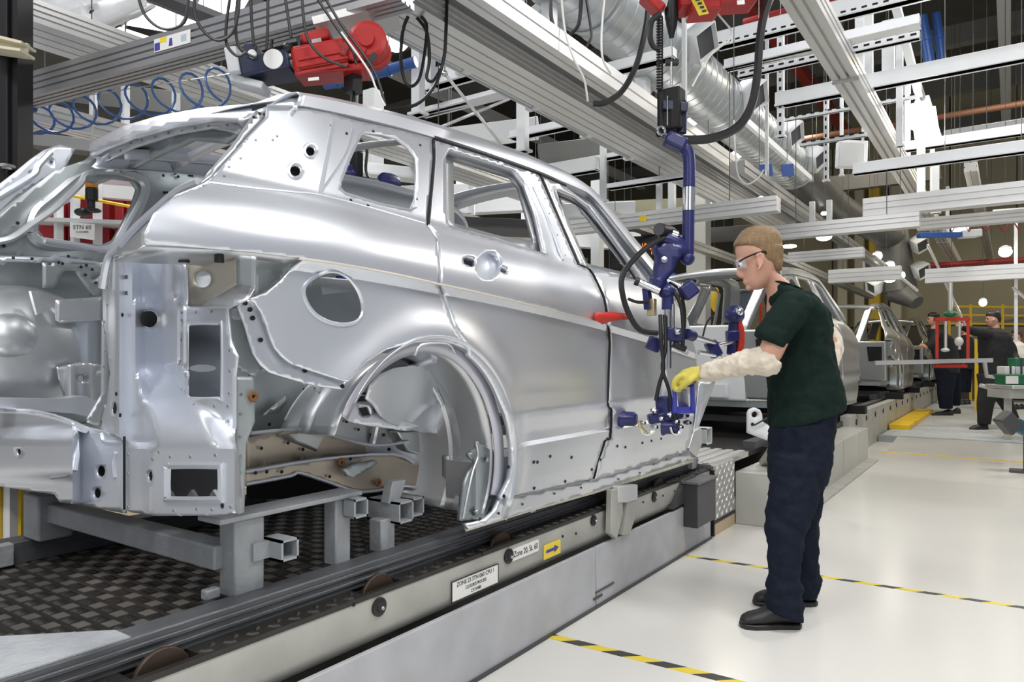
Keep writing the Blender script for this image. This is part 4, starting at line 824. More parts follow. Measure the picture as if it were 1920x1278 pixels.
m_ = MB()
for a in (132, 125, 118, 111, 104, 98, 93, 90, 83, 76, 70, 55, 40, 28, 15, 3): m_.turn(arch_pt(a)(), (1, 0, 0), [(0.005, -0.002), (0.005, 0.002), (0.0005, 0.002)], 8, caps=False)
m_.build('punched_holes', M_HOLE, car, kind='stuff')
spots('punched_holes', [(1001, 866), (1008, 866), (953, 875), (945, 930), (920, 932), (1126, 861), (1002, 915), (1110, 880), (1173, 838), (1205, 830), (1222, 826), (1240, 822), (1158, 836), (1290, 842), (1060, 902), (1032, 855), (1072, 857)], 0.007, lambda u, v: RS(u, v, 0.002), M_HOLE, sill)
spots('weld_spots', [(980, 945), (1040, 925), (1090, 914), (1160, 898), (1200, 886), (1226, 870), (1250, 860), (1275, 852), (935, 962), (900, 972)], 0.005, lambda u, v: RS(u, v, -0.009), M_HOLE, sill)
spots('weld_spots', [(205, 296), (245, 268), (290, 256), (340, 245), (390, 236), (425, 234), (165, 313), (225, 282), (265, 262), (315, 249), (365, 240)], 0.004, lambda u, v: PY(u, v, yr - 0.002), M_SPOT, car)
spots('punched_holes', [(7, 461), (228, 315), (265, 316), (306, 329), (328, 325), (334, 331), (313, 361), (308, 361), (82, 377), (88, 374), (33, 418), (355, 328), (360, 329), (248, 316), (312, 320)], 0.007, lambda u, v: PX(u, v, LX + 0.006), M_HOLE, linner)
spots('punched_holes', [(25, 483), (60, 485), (128, 480), (110, 492), (117, 494), (152, 500), (162, 497), (173, 505), (160, 515), (180, 530)], 0.006, lambda u, v: PX(u, v, -3.11), M_HOLE, car)
spots('weld_spots', [(620, 235), (512, 262), (480, 262), (452, 296), (430, 312), (420, 330), (520, 255)], 0.004, lambda u, v: RS(u, v, 0.001), M_SPOT, quarter)
spots('punched_holes', [(788, 272), (781, 373), (658, 375), (690, 385), (650, 250), (700, 246), (487, 213), (476, 220)], 0.005, lambda u, v: RS(u, v, 0.001), M_HOLE, quarter)
spots('punched_holes', [(490, 840), (500, 884), (479, 886), (528, 884), (540, 830), (568, 842), (618, 893), (657, 860), (730, 842), (695, 815), (672, 805), (650, 790), (720, 815), (750, 815), (570, 730), (505, 795)], 0.006, lambda u, v: PX(u, v, -1.92 if v > 845 else -1.99), M_HOLE, fr)
spots('weld_spots', [(1010, 338), (1030, 400), (1045, 440), (1060, 478), (1022, 372)], 0.004, lambda u, v: RS(u, v, 0.001), M_SPOT, rdoor)
# ================================================================ THE ROW OF FAR CAR BODIES
def yz(poly, off=0.0): return [(p.y, p.z) for p in (RS(u, v) for u, v in poly)]
YQ, YD, YF = yz(side_out), yz(rd_out), yz(fd_out)
YQW, YFU, YRW, YFW = yz(QW), yz(FUEL), yz(RW), yz(FWN)
def far_car(dy, label, material, loc_z=0.0, tall_rear=False, fine=0.06):
    c = thing('car', label, 'car', (XM, 2.6 + dy, 0.6), group=None)
    for sgn in (1, -1):
        X = (lambda y, z: Vector((S(y, z), y + dy, z + loc_z))) if sgn == 1 else (lambda y, z: Vector((2 * XM - S(y, z), y + dy, z + loc_z)))
        fc = Vector((sgn, 0, 0))
        panel('side_panel', YQ, X, material, c, holes=[YQW, YFU] if sgn == 1 else [YQW], step=fine, solid=0.006, face=fc)
        panel('rear_door', YD, X, material, c, holes=[YRW], step=fine, solid=0.02, face=fc)
        panel('front_door', YF, X, material, c, holes=[YFW], step=fine, solid=0.02, face=fc)
        sh = lambda p: Vector((p.x if sgn == 1 else 2 * XM - p.x, p.y + dy, p.z + loc_z))
        m_ = MB(); m_.grid([[sh(p) for p in r[::2]] for r in rows]); m_.build('cant_rail', material, c, solid=0.004)
        m_ = MB(); m_.grid([[sh(p) for p in arc(r, x, -25, 150, 16)] for x, r in sec]); m_.build('wheelhouse', M_BODYDK, c, solid=0.004)
        m_ = MB(); m_.grid([[sh(p) for p in arc(r, x, -24, 146, 20)] for r, x in ((0.45, -1.532), (0.425, -1.57), (0.39, -1.60))]); m_.build('arch_lip', material, c, solid=0.003)
        m_ = MB(); m_.prism([sh(Vector((x, 2.2, z))) for x, z in ((-1.60, 0.62), (-1.60, 0.70), (-1.80, 0.80), (-1.80, 0.62))], (0, 2.0, 0)); m_.build('sill', material, c)
        # tail-lamp post
        px_ = lambda x, y, z: sh(Vector((x, y, z)))
        m_ = MB(); m_.hexa([px_(-2.05, 1.06, 0.80), px_(-1.66, 1.06, 0.80), px_(-1.66, 1.2, 0.80), px_(-2.05, 1.2, 0.80), px_(-2.12, 1.02, 1.45), px_(-1.66, 1.0, 1.45), px_(-1.66, 1.2, 1.45), px_(-2.12, 1.2, 1.45)]); o = m_.build('rear_post', material, c, bev=0.02)
        m_ = MB(); m_.hexa([px_(-1.92, 1.03, 1.12), px_(-1.72, 1.03, 1.12), px_(-1.72, 1.06, 1.12), px_(-1.92, 1.06, 1.12), px_(-1.94, 1.0, 1.36), px_(-1.72, 1.0, 1.36), px_(-1.72, 1.06, 1.36), px_(-1.94, 1.06, 1.36)]); m_.build('lamp_pocket', M_HOLE, o)
        m_ = MB(); m_.beam(px_(-2.1, 1.1, 1.42), px_(-1.98, 1.55, 2.03), 0.10, 0.06); m_.build('rear_pillar', material, c, bev=0.01)
    zt = 1.50 if tall_rear else 1.02
    m_ = MB(); m_.bb((2 * XM + 2.05, 1.05 + dy, 0.78), (-2.05, 1.12 + dy, zt)); m_.bb((2 * XM + 2.2, 1.00 + dy, 0.80), (-2.2, 1.06 + dy, 0.95)); o = m_.build('rear_end_panel', M_WHITE if tall_rear else material, c, bev=0.02)
    nn = 12
    m_ = MB(); m_.grid([[Vector((xa + (xb - xa) * i / nn, y + dy, z + loc_z + 0.05 * (1 - (2 * i / nn - 1) ** 2))) for i in range(nn + 1)] for y, z in ((yr - 0.02, zr - 0.07), (yr, zr - 0.015), (yr + 0.06, zr + 0.005), (yr + 0.5, zr + 0.03), (yr + 0.9, zr + 0.04), (yr + 0.95, zr))]); m_.build('roof_header', material, c, solid=0.004)
    m_ = MB(); m_.bb((-3.2, 1.1 + dy, 0.72), (-1.75, 4.3 + dy, 0.78)); m_.build('floor_pan', M_BODYDK, c)
    m_ = MB(); m_.bb((-3.15, 3.95 + dy, 0.75), (-1.8, 4.05 + dy, 1.5)); m_.build('bulkhead', M_BODYDK, c)
    return c
far_car(5.75, 'second silver car body in the row, with a white tail panel, behind the worker', M_FARCAR, tall_rear=True)
c3 = far_car(12.0, 'third car body in the row, with dark tail-lamp pockets, beyond the second', M_FARCAR)
copy_tree(c3, (0, 5.9, 0), 'fourth car body in the row, mostly hidden beyond the third one')
for k, dy in enumerate((5.75, 12.0, 17.9)):
    s_ = thing('car_skid', ['dark steel skid under the second car body in the row', 'dark steel skid under the third car body in the row', 'dark steel skid under the fourth car body in the row'][k], 'skid', (XM, 2.6 + dy, 0.5))
    for x in (-1.85, -3.05): part('runner', M_GREYPL, s_, lambda m: m.bb((x - 0.05, 1.0 + dy, 0.50), (x + 0.05, 4.4 + dy, 0.58)))
    for y in (1.3, 2.6, 3.9): part('cross_bar', M_GREYPL, s_, lambda m: m.bb((-3.1, y + dy, 0.56), (-1.66, y + 0.1 + dy, 0.623)))
    for y in (1.25, 3.85): part('bracket', M_BLACKM, s_, lambda m: m.bb((-1.70, y + dy, 0.50), (-1.45, y + 0.16 + dy, 0.60)))
# yellow floor grating beside the far line
o = thing('yellow_step', 'yellow painted timber step on the walkway beside the third car body', 'step', (-1.35, 14, 0.085))
for k in range(4): part('tread_board', M_YELLOW, o, lambda m: m.bb((-1.53, 12.3 + k * 1.0, 0.096), (-1.25, 13.27 + k * 1.0, 0.17)), bev=0.01)
# ================================================================ PEOPLE
def ring(cu, cv, d, au, ad, slope=0.0, n=18, sq=1.0):
    out = []
    for i in range(n):
        t = 2 * math.pi * i / n; c_, s_ = math.cos(t), math.sin(t)
        c_ = math.copysign(abs(c_) ** sq, c_); s_ = math.copysign(abs(s_) ** sq, s_)
        out.append(W(cu + au * c_, cv + slope * au * c_, d) + FW * (ad * s_))
    return out
def limb(m, pts, n=12, k=4):
    P = spline([W(u, v, d) for u, v, d, r in pts], k); R = [p.x for p in spline([Vector((r, 0, 0)) for *_, r in pts], k)]
    t = MB(); t.tube(P, R, n); m.add(t.v, t.f)
    m.ball(P[0], R[0] * 0.98, 12, 8); m.ball(P[-1], R[-1] * 0.98, 12, 8)
def cloth(mb, name, material, parent, vox=0.012, smooth=3, **kw):
    o = mb.build(name, material, parent, **kw)
    r = o.modifiers.new('skin', 'REMESH'); r.mode = 'VOXEL'; r.voxel_size = vox; r.use_smooth_shade = True
    if smooth:
        s_ = o.modifiers.new('soft', 'SMOOTH'); s_.factor = 0.5; s_.iterations = smooth
    return o
def wrinkle(o, strength, size):
    t = bpy.data.textures.new('folds', 'CLOUDS'); t.noise_scale = size; t.noise_depth = 2
    d = o.modifiers.new('folds', 'DISPLACE'); d.texture = t; d.strength = strength; d.mid_level = 0.5; d.texture_coords = 'GLOBAL'

# ---- the worker at the manipulator
D0 = 3.35
pw = thing('person', 'worker in green t-shirt, navy trousers, cream sleeve guards and yellow glove reaching to tool', 'person', W(1470, 1150, D0) * Vector((1, 1, 0)) if False else Vector((W(1470, 1150, D0).x, W(1470, 1150, D0).y, 0)))
HEAD = [(425.5, 1414, 1440, .022), (429, 1403, 1449, .045), (434, 1395, 1454, .058), (442, 1388, 1459, .068), (452, 1383, 1462, .075), (462, 1380, 1463, .078), (472, 1380, 1463.5, .078), (482, 1382, 1463, .077), (490, 1383, 1462.5, .075), (497, 1387, 1461, .072), (505, 1389, 1459, .068), (512, 1391, 1456, .064), (519, 1394, 1452, .060), (526, 1396, 1446, .055), (533, 1400, 1440, .048), (539, 1405, 1433, .038), (543, 1411, 1425, .022)]
hb = MB(); hb.loft([ring((a + b) / 2, v, D0, (b - a) / 2, w, n=22, sq=0.92) for v, a, b, w in HEAD])
# neck and upper chest, nose, lips, brow, chin, ear
hb.loft([ring(1440, 508, D0, 25, .058, 0.5), ring(1453, 523, D0, 30, .062, 0.45), ring(1466, 540, D0, 32, .070, 0.32), ring(1474, 562, D0, 34, .09, 0.2), ring(1480, 585, D0, 40, .12)])
hb.loft([ring(1388, 494, D0, 4, .008, n=10), ring(1386.5, 504, D0, 5, .010, n=10), ring(1386, 512, D0, 6, .014, n=10), ring(1387.5, 517, D0, 6, .016, n=10), ring(1391, 521, D0, 4, .012, n=10)])
hb.ball(W(1397, 527, D0), (0.010, 0.022, 0.006), 10, 6, R=Matrix.Rotation(TH, 3, 'Z')); hb.ball(W(1398.5, 531, D0), (0.010, 0.020, 0.006), 10, 6, R=Matrix.Rotation(TH, 3, 'Z'))
hb.ball(W(1404, 539, D0), 0.016, 10, 8); hb.ball(W(1386, 489, D0), (0.012, 0.05, 0.009), 12, 8, R=Matrix.Rotation(TH, 3, 'Z'))
for sd in (-1, 1):
    q = D0 + sd * 0.079
    t = MB(); q2 = q + sd * 0.004; op = [(1417, 481), (1421, 476), (1427, 475), (1431, 480), (1431, 488), (1428, 496), (1423, 504), (1419, 505)]
    t.tube([W(u, v, q2 + sd * 0.006 * (u - 1417) / 14) for u, v in op], 0.0058, 8, smooth=4); t.ball(W(1423, 490, q), (0.013, 0.006, 0.026), 10, 8, R=Matrix.Rotation(TH, 3, 'Z')); hb.add(t.v, t.f)
# arms (bare upper arm, forearms run inside the guards)
limb(hb, [(1484, 580, 3.18, .060), (1458, 630, 3.14, .055), (1440, 668, 3.14, .050), (1420, 676, 3.17, .046), (1370, 688, 3.25, .038), (1318, 697, 3.35, .028), (1304, 701, 3.38, .027)])
limb(hb, [(1512, 585, 3.54, .058), (1545, 630, 3.56, .05), (1560, 655, 3.55, .045), (1550, 690, 3.50, .036)])
body = cloth(hb, 'body', M_SKIN, pw, 0.0055, 2)
# eyes
for sd in (-1, 1):
    part('eye', M_PAPER, body, lambda m: m.ball(W(1389.5, 496, D0 + sd * 0.031), 0.0115, 12, 8))
    part('iris', M_HAIRDK, body, lambda m: m.ball(W(1386.5, 497.5, D0 + sd * 0.031), 0.0062, 8, 6))
# hair
hm = MB(); HR = [(423.5, 1412, 1440, .024), (427, 1400, 1449, .047), (432, 1392, 1454.5, .060), (440, 1386, 1460, .0705), (450, 1380, 1463.5, .0775), (457, 1376.5, 1464.5, .080), (461, 1377, 1465, .0803), (465, 1390, 1465, .0800), (471, 1396, 1465, .0800), (478, 1401, 1464.5, .0795), (485, 1407, 1464, .078), (491, 1412, 1463.5, .0755), (494, 1432, 1463, .0745), (501, 1438, 1461.5, .071), (509, 1446, 1459, .063)]
hm.loft([ring((a + b) / 2, v, D0, (b - a) / 2, w, n=32, sq=0.82 if v < 463 else 0.68) for v, a, b, w in HR]); h_ = cloth(hm, 'hair', M_HAIR, body, 0.005, 1)
# safety glasses
gl = MB(); gl.tube([W(1386, 490, D0 - 0.062), W(1400, 482, D0 - 0.078), W(1420, 474, D0 - 0.083), W(1433, 471, D0 - 0.080), W(1437, 476, D0 - 0.078)], 0.0042, 8, smooth=4)
g_ = gl.build('safety_glasses', M_BLACKM, pw, label='black-armed safety glasses')
gl = MB(); gl.tube([W(1386, 490, D0 + 0.062), W(1400, 482, D0 + 0.078), W(1433, 471, D0 + 0.082)], 0.0042, 8, smooth=4); gl.build('far_arm', M_BLACKM, g_)
gl = MB(); P = []
for j in range(5):
    P.append([W(1381 + 2.2 * j * 0.4 - 1.5, 488 + 4.2 * j, D0) + FW * (0.062 * s_) + RT * (0.022 * s_ * s_) for s_ in [k / 6 - 1 for k in range(13)]])
gl.grid(P); gl.build('lens', M_LENS, g_, solid=0.0015)
# t-shirt
sm = MB()
sm.loft([ring(1512, 781, D0, 66, .195, -0.30, 26), ring(1511, 745, D0, 64, .188, -0.20, 26), ring(1503, 700, D0, 60, .180, -0.10, 26), ring(1503, 655, D0, 52, .185, -0.03, 26), ring(1500, 615, D0, 51, .198, 0.05, 26), ring(1494, 585, D0, 52, .205, 0.12, 26), ring(1488, 565, D0, 48, .190, 0.18, 26), ring(1481, 549, D0, 37, .145, 0.2, 26), ring(1474, 542, D0, 35, .092, 0.25, 26), ring(1471, 537, D0, 33, .076, 0.32, 26)])
def shirt_sleeve(pts):
    t = MB(); rr = []
    P = [W(u, v, d) for u, v, d, r in pts]
    t.tube(spline(P, 3), [p.x for p in spline([Vector((r, 0, 0)) for *_, r in pts], 3)], 14); sm.add(t.v, t.f); sm.ball(P[0], pts[0][3], 14, 10)
shirt_sleeve([(1488, 577, 3.18, .078), (1470, 600, 3.15, .078), (1452, 626, 3.135, .074), (1443, 642, 3.135, .072)])
shirt_sleeve([(1508, 580, 3.52, .075), (1530, 602, 3.55, .07), (1544, 622, 3.56, .066)])
shirt = cloth(sm, 'tshirt', M_SHIRT, pw, 0.0075, 4); wrinkle(shirt, 0.028, 0.08)
# collar
part('collar', M_SHIRT, pw, lambda m: m.tube([p for p in ring(1471, 537, D0, 33, .077, 0.32, 24)] + [ring(1471, 537, D0, 33, .077, 0.32, 24)[0]], 0.006, 6))
# sleeve guards
gm = MB(); t = MB()
gp = [(1448, 668, 3.145, .064), (1436, 676, 3.15, .068), (1415, 677, 3.175, .060), (1388, 682, 3.22, .056), (1362, 689, 3.265, .047), (1340, 694, 3.31, .044), (1326, 697, 3.34, .042), (1316, 698, 3.355, .037)]
t.tube(spline([W(u, v, d) for u, v, d, r in gp], 4), [p.x for p in spline([Vector((r, 0, 0)) for *_, r in gp], 4)], 16); gm.add(t.v, t.f)
gd = cloth(gm, 'sleeve_guard', M_SLEEVE, pw, 0.006, 1); wrinkle(gd, 0.024, 0.035)
gm = MB(); t = MB(); gp = [(1545, 622, 3.565, .055), (1558, 645, 3.57, .058), (1556, 670, 3.54, .052), (1546, 705, 3.48, .045)]
t.tube(spline([W(u, v, d) for u, v, d, r in gp], 4), [p.x for p in spline([Vector((r, 0, 0)) for *_, r in gp], 4)], 14); gm.add(t.v, t.f); gd = cloth(gm, 'sleeve_guard', M_SLEEVE, pw, 0.007, 1); wrinkle(gd, 0.02, 0.035)
# gloved hand closed over the blue handle
gv = MB(); hd = 3.40; gv.ball(W(1277, 717, 3.395), (0.024, 0.046, 0.026), 12, 8, R=Matrix.Rotation(TH, 3, 'Z'))
gv.loft([ring(1314, 699, 3.362, 9, .032, 0, 12), ring(1300, 702, 3.375, 11, .036, 0, 12), ring(1284, 706, 3.39, 12, .040, 0, 12), ring(1272, 710, 3.40, 9, .036, 0, 12)] if False else [[W(1314, 699, 3.362) + Vector((0, 0, 0.033 * math.sin(t))) + FW * (0.033 * math.cos(t)) for t in [2 * math.pi * i / 14 for i in range(14)]], [W(1298, 702, 3.378) + Vector((0, 0, 0.038 * math.sin(t))) + FW * (0.046 * math.cos(t)) for t in [2 * math.pi * i / 14 for i in range(14)]], [W(1280, 707, 3.395) + Vector((0, 0, 0.036 * math.sin(t))) + FW * (0.050 * math.cos(t)) for t in [2 * math.pi * i / 14 for i in range(14)]], [W(1272, 710, 3.40) + Vector((0, 0, 0.022 * math.sin(t))) + FW * (0.042 * math.cos(t)) for t in [2 * math.pi * i / 14 for i in range(14)]]])
for k, (o_, L) in enumerate(((-0.034, 0.9), (-0.012, 1.0), (0.011, 0.96), (0.032, 0.8))):       # four fingers curling down over the handle
    limb(gv, [(1281, 704, 3.395 + o_, .016), (1270, 709, 3.40 + o_, .0155), (1264, 718 + 1.5 * L, 3.405 + o_, .0145), (1266, 727 + 2 * L, 3.405 + o_, .0135), (1274, 729 + 2 * L, 3.40 + o_, .012)], 8, 3)
limb(gv, [(1302, 705, 3.345, .018), (1292, 714, 3.332, .017), (1282, 722, 3.342, .0145), (1276, 727, 3.352, .012)], 8, 3)   # thumb
cloth(gv, 'glove', M_GLOVE, pw, 0.0042, 1, label='yellow knitted work glove')
pmz = MB(); pmz.ball(W(1292, 716, 3.37), (0.034, 0.028, 0.012), 14, 8, R=Matrix.Rotation(TH, 3, 'Z')); pmz.build('glove_palm', M_PALM, pw)
# trousers
tr = MB()
tr.loft([ring(1508, 775, D0, 56, .175, -0.1, 22), ring(1503, 800, D0, 56, .180, 0, 22), ring(1500, 840, D0, 54, .182, 0, 22), ring(1496, 880, D0, 52, .178, 0, 22), ring(1494, 905, D0, 48, .16, 0, 22)])
def leg(rs):
    t = MB(); t.loft([ring(cu, cv, d, au, ad, sl, 18) for cu, cv, d, au, ad, sl in rs]); tr.add(t.v, t.f)
leg([(1497, 850, 3.27, 48, .100, 0), (1492, 900, 3.26, 48, .098, 0), (1482, 950, 3.25, 44, .092, 0), (1473, 1000, 3.23, 36, .082, 0), (1470, 1050, 3.21, 29, .074, 0), (1470, 1085, 3.20, 29, .072, 0.05), (1471, 1100, 3.197, 35, .082, -0.1), (1470, 1112, 3.195, 30, .074, 0.05), (1470, 1128, 3.193, 35, .082, 0.15), (1470, 1142, 3.19, 33, .078, 0.25), (1471, 1152, 3.19, 33, .080, 0.3)])
leg([(1510, 850, 3.43, 44, .100, 0), (1508, 900, 3.44, 38, .095, 0), (1508, 950, 3.46, 30, .088, 0), (1508, 1000, 3.475, 25, .078, 0), (1509, 1050, 3.485, 23, .070, 0), (1510, 1078, 3.49, 26, .072, 0), (1512, 1088, 3.49, 28, .075, 0), (1512, 1102, 3.49, 22, .070, 0), (1512, 1118, 3.49, 20, .068, 0)])
trs = cloth(tr, 'trousers', M_TROUS, pw, 0.009, 3); wrinkle(trs, 0.030, 0.06)
# shoes
def shoe(u_toe, u_heel, v_g, d, name='shoe', skew=0.05):
    g = lambda u, z, dd: Vector((W(u, v_g, d).x, W(u, v_g, d).y, z)) + FW * dd
    m_ = MB(); L = u_heel - u_toe; R_ = []
    for f, h, w in ((0.0, .022, .018), (.05, .042, .034), (.16, .055, .045), (.32, .066, .047), (.48, .088, .042), (.62, .110, .038), (.80, .112, .037), (.93, .104, .034), (1.0, .085, .022)):
        R_.append([g(u_toe + L * f, 0.012 + h * (0.5 + 0.5 * math.sin(t)) if math.sin(t) > -0.95 else 0.012, w * math.cos(t)) for t in [2 * math.pi * i / 14 for i in range(14)]])
    m_.loft(R_); up = cloth(m_, name, M_SHOE, pw, 0.007, 2)
    m_ = MB(); out = []
    for f, w in ((0, .014), (.05, .036), (.2, .049), (.4, .047), (.6, .040), (.8, .040), (.95, .036), (1.0, .02)): out.append((f, w))
    top_ = [g(u_toe - 1 + (L + 2) * f, 0, w) for f, w in out] + [g(u_toe - 1 + (L + 2) * f, 0, -w) for f, w in out[::-1]]
    m_.prism(top_, (0, 0, 0.022)); m_.build('sole', M_BLACK, up, bev=0.005)
shoe(1388, 1500, 1168, 3.20); shoe(1413, 1530, 1122, 3.49)

# ---- workers further down the line (own pose each)
def far_person(label, d, gz, torso, legs, shoes, arms, head, shirt_m, hair_m, extra=None, bare=True):
    cu = torso[0][0]; base = W(cu, 700, d); p = thing('person', label, 'person', (base.x, base.y, gz))
    b = MB(); hu, hv, hr = head
    k = d / FPX
    b.loft([ring(hu, hv - 1.18 * hr, d, hr * 0.45, hr * 0.35 * k, n=14), ring(hu, hv - 0.95 * hr, d, hr * 0.85, hr * 0.72 * k, n=14), ring(hu, hv - 0.3 * hr, d, hr, hr * 0.82 * k, n=14), ring(hu - 1, hv + 0.3 * hr, d, hr * 0.94, hr * 0.76 * k, n=14), ring(hu - 0.18 * hr, hv + 0.8 * hr, d, hr * 0.74, hr * 0.6 * k, n=14), ring(hu - 0.3 * hr, hv + 1.15 * hr, d, hr * 0.4, hr * 0.35 * k, n=14)])
    b.ball(W(hu - hr * 1.02, hv + 0.25 * hr, d), hr * 0.2 * k, 8, 6); b.ball(W(hu + 0.15 * hr, hv + 0.15 * hr, d - hr * 0.8 * k), (hr * 0.14 * k, hr * 0.14 * k, hr * 0.24 * k), 8, 6)
    b.loft([ring(hu + 0.25 * hr, hv + 0.5 * hr, d, hr * 0.55, hr * 0.5 * k, n=12), ring(torso[0][0], torso[0][1] + 4, d, hr * 0.7, hr * 0.7 * k, n=12)])
    for a in arms:
        limb(b, a['pts'], 10, 3)
        u, v, dd, r = a['pts'][-1]
        for q in range(4): limb(b, [(u, v, dd + (q - 1.5) * 0.02, .011), (u + a['hx'] * 4, v + 1 + q * 0.5, dd + (q - 1.5) * 0.02, .010), (u + a['hx'] * 7, v + 3, dd + (q - 1.5) * 0.018, .009)], 6, 2)
        limb(b, [(u, v, dd - 0.03, .012), (u + a['hx'] * 3, v + 4, dd - 0.04, .010)], 6, 2)
    body_ = cloth(b, 'body', M_SKIN, p, 0.012, 1)
    for e in (-1, 1): part('eye', M_HAIRDK, body_, lambda m: m.ball(W(hu - hr * 0.9, hv - 0.05 * hr, d + e * 0.03), 0.012, 8, 6))
    hm = MB(); hm.loft([ring(hu + 1, hv - 1.3 * hr, d, hr * 0.5, hr * 0.42 * k, n=14), ring(hu + 0.5, hv - 1.0 * hr, d, hr * 0.98, hr * 0.86 * k, n=14), ring(hu + 0.4, hv - 0.5 * hr, d, hr * 1.08, hr * 0.92 * k, n=14), ring(hu + 0.4 * hr, hv - 0.1 * hr, d, hr * 0.75, hr * 0.9 * k, n=14), ring(hu + 0.6 * hr, hv + 0.4 * hr, d, hr * 0.48, hr * 0.7 * k, n=14)]); cloth(hm, 'hair', hair_m, body_, 0.012, 1)
    s_ = MB(); s_.loft([ring(cu_, cv, d, au, ad, sl, 18) for cu_, cv, au, ad, sl in torso])
    for a in arms:
        n_ = a['sleeve']; t = MB(); P = [W(u, v, dd) for u, v, dd, r in a['pts'][:n_]]; t.tube(spline(P, 3), [q.x for q in spline([Vector((r + 0.016, 0, 0)) for *_, r in a['pts'][:n_]], 3)], 12); s_.add(t.v, t.f); s_.ball(P[0], a['pts'][0][3] + 0.016, 12, 8)
    so = cloth(s_, 'shirt', shirt_m, p, 0.016, 2); wrinkle(so, 0.02, 0.1)
    t_ = MB()
    for L in legs:
        q = MB(); q.loft([ring(cu_, cv, dd, au, ad, 0, 14) for cu_, cv, dd, au, ad in L]); t_.add(q.v, q.f)
    cloth(t_, 'trousers', M_POLO if extra != 'navy' else M_TROUS, p, 0.016, 2)
    for (u0, u1, vg, dd) in shoes:
        m_ = MB(); g = lambda u, z, w: Vector((W(u, vg, dd).x, W(u, vg, dd).y, gz + z)) + FW * w
        m_.loft([[g(u0 + (u1 - u0) * f, 0.0 + h * max(0, math.sin(t)), w * math.cos(t)) for t in [2 * math.pi * i / 12 for i in range(12)]] for f, h, w in ((0, .03, .03), (.2, .06, .05), (.5, .08, .048), (.8, .12, .042), (1, .1, .03))]); m_.build('shoe', M_SHOE, p)
    return p
GZ = 0.098
far_person('worker in black uniform with raised arm, walking beside the tool trolley', 11.0, GZ,
    [(1866, 614, 8, .06, 0), (1866, 622, 24, .17, 0.1), (1866, 632, 30, .20, 0.1), (1866, 655, 30, .19, 0), (1865, 680, 28, .17, 0), (1864, 700, 27, .16, 0), (1862, 716, 27, .165, 0)],
    [[(1858, 700, 11.0, 25, .16), (1856, 725, 10.95, 20, .13), (1848, 755, 10.92, 16, .09), (1846, 780, 10.9, 13, .08), (1845, 795, 10.9, 12, .075)], [(1866, 705, 11.05, 22, .14), (1875, 735, 11.1, 18, .12), (1888, 760, 11.15, 13, .09), (1898, 780, 11.15, 11, .08), (1903, 795, 11.15, 10, .07)]],
    [(1819, 1851, 803, 10.9), (1886, 1912, 801, 11.15)],
    [{'pts': [(1852, 626, 10.9, .06), (1830, 622, 10.85, .05), (1818, 618, 10.85, .045), (1806, 612, 10.9, .04), (1798, 608, 10.95, .034)], 'sleeve': 4, 'hx': -1}, {'pts': [(1884, 630, 11.1, .06), (1896, 650, 11.15, .05), (1902, 668, 11.1, .045), (1906, 674, 10.9, .04)], 'sleeve': 4, 'hx': 0.5}],
    (1862, 598, 12), M_POLO, M_HAIRDK)
far_person('dark-haired worker in black bending over behind the red lifting frame', 13.6, GZ,
    [(1752, 616, 8, .07, 0), (1758, 622, 17, .18, 0.3), (1764, 634, 23, .20, 0.2), (1770, 655, 24, .19, 0), (1776, 680, 22, .18, 0), (1776, 700, 21, .17, 0)],
    [[(1774, 690, 13.6, 22, .17), (1774, 715, 13.55, 17, .13), (1772, 740, 13.5, 14, .10), (1774, 766, 13.5, 12, .085)], [(1780, 690, 13.7, 19, .15), (1786, 715, 13.8, 14, .12), (1790, 745, 13.85, 11, .09), (1790, 760, 13.9, 10, .08)]],
    [(1748, 1786, 773, 13.5), (1776, 1800, 765, 13.9)],
    [{'pts': [(1756, 626, 13.4, .06), (1744, 645, 13.3, .05), (1738, 650, 13.3, .045), (1728, 646, 13.4, .034)], 'sleeve': 3, 'hx': -1}, {'pts': [(1768, 626, 13.8, .06), (1756, 648, 13.9, .05), (1744, 652, 13.9, .036)], 'sleeve': 3, 'hx': -1}],
    (1750, 598, 10), M_POLO, M_HAIRDK, extra='navy')
far_person('worker in dark trousers standing beyond the yellow ladder post', 16.5, GZ,
    [(1808, 628, 6, .07, 0), (1808, 634, 14, .18, 0), (1808, 650, 17, .20, 0), (1808, 675, 16, .18, 0), (1808, 692, 15, .17, 0)],
    [[(1806, 685, 16.5, 14, .16), (1803, 710, 16.5, 9, .1), (1802, 735, 16.5, 8, .085)], [(1810, 685, 16.6, 13, .15), (1812, 710, 16.6, 9, .1), (1812, 735, 16.6, 8, .08)]],
    [(1795, 1810, 737, 16.5), (1804, 1819, 736, 16.6)],
    [{'pts': [(1797, 637, 16.4, .06), (1792, 655, 16.4, .05), (1794, 672, 16.4, .036)], 'sleeve': 3, 'hx': 0.2}],
    (1807, 614, 8.5), M_POLO, M_HAIRDK, extra='navy')
far_person('worker in a white top standing far beyond the tool trolley', 15.0, GZ,
    [(1906, 640, 6, .07, 0), (1906, 646, 14, .18, 0), (1906, 664, 17, .20, 0), (1906, 690, 16, .18, 0)],
    [[(1904, 685, 15.0, 14, .16), (1902, 715, 15.0, 9, .1), (1901, 750, 15.0, 8, .085)], [(1909, 685, 15.1, 13, .15), (1911, 715, 15.1, 9, .1), (1911, 750, 15.1, 8, .08)]],
    [(1893, 1909, 755, 15.0), (1903, 1919, 754, 15.1)],
    [{'pts': [(1896, 650, 14.9, .06), (1890, 665, 14.8, .05), (1898, 674, 14.7, .036)], 'sleeve': 2, 'hx': 0.8}],
    (1906, 629, 9), M_PAPER, mat('brown_hair', (0.10, 0.05, 0.03), 0, 0.5))
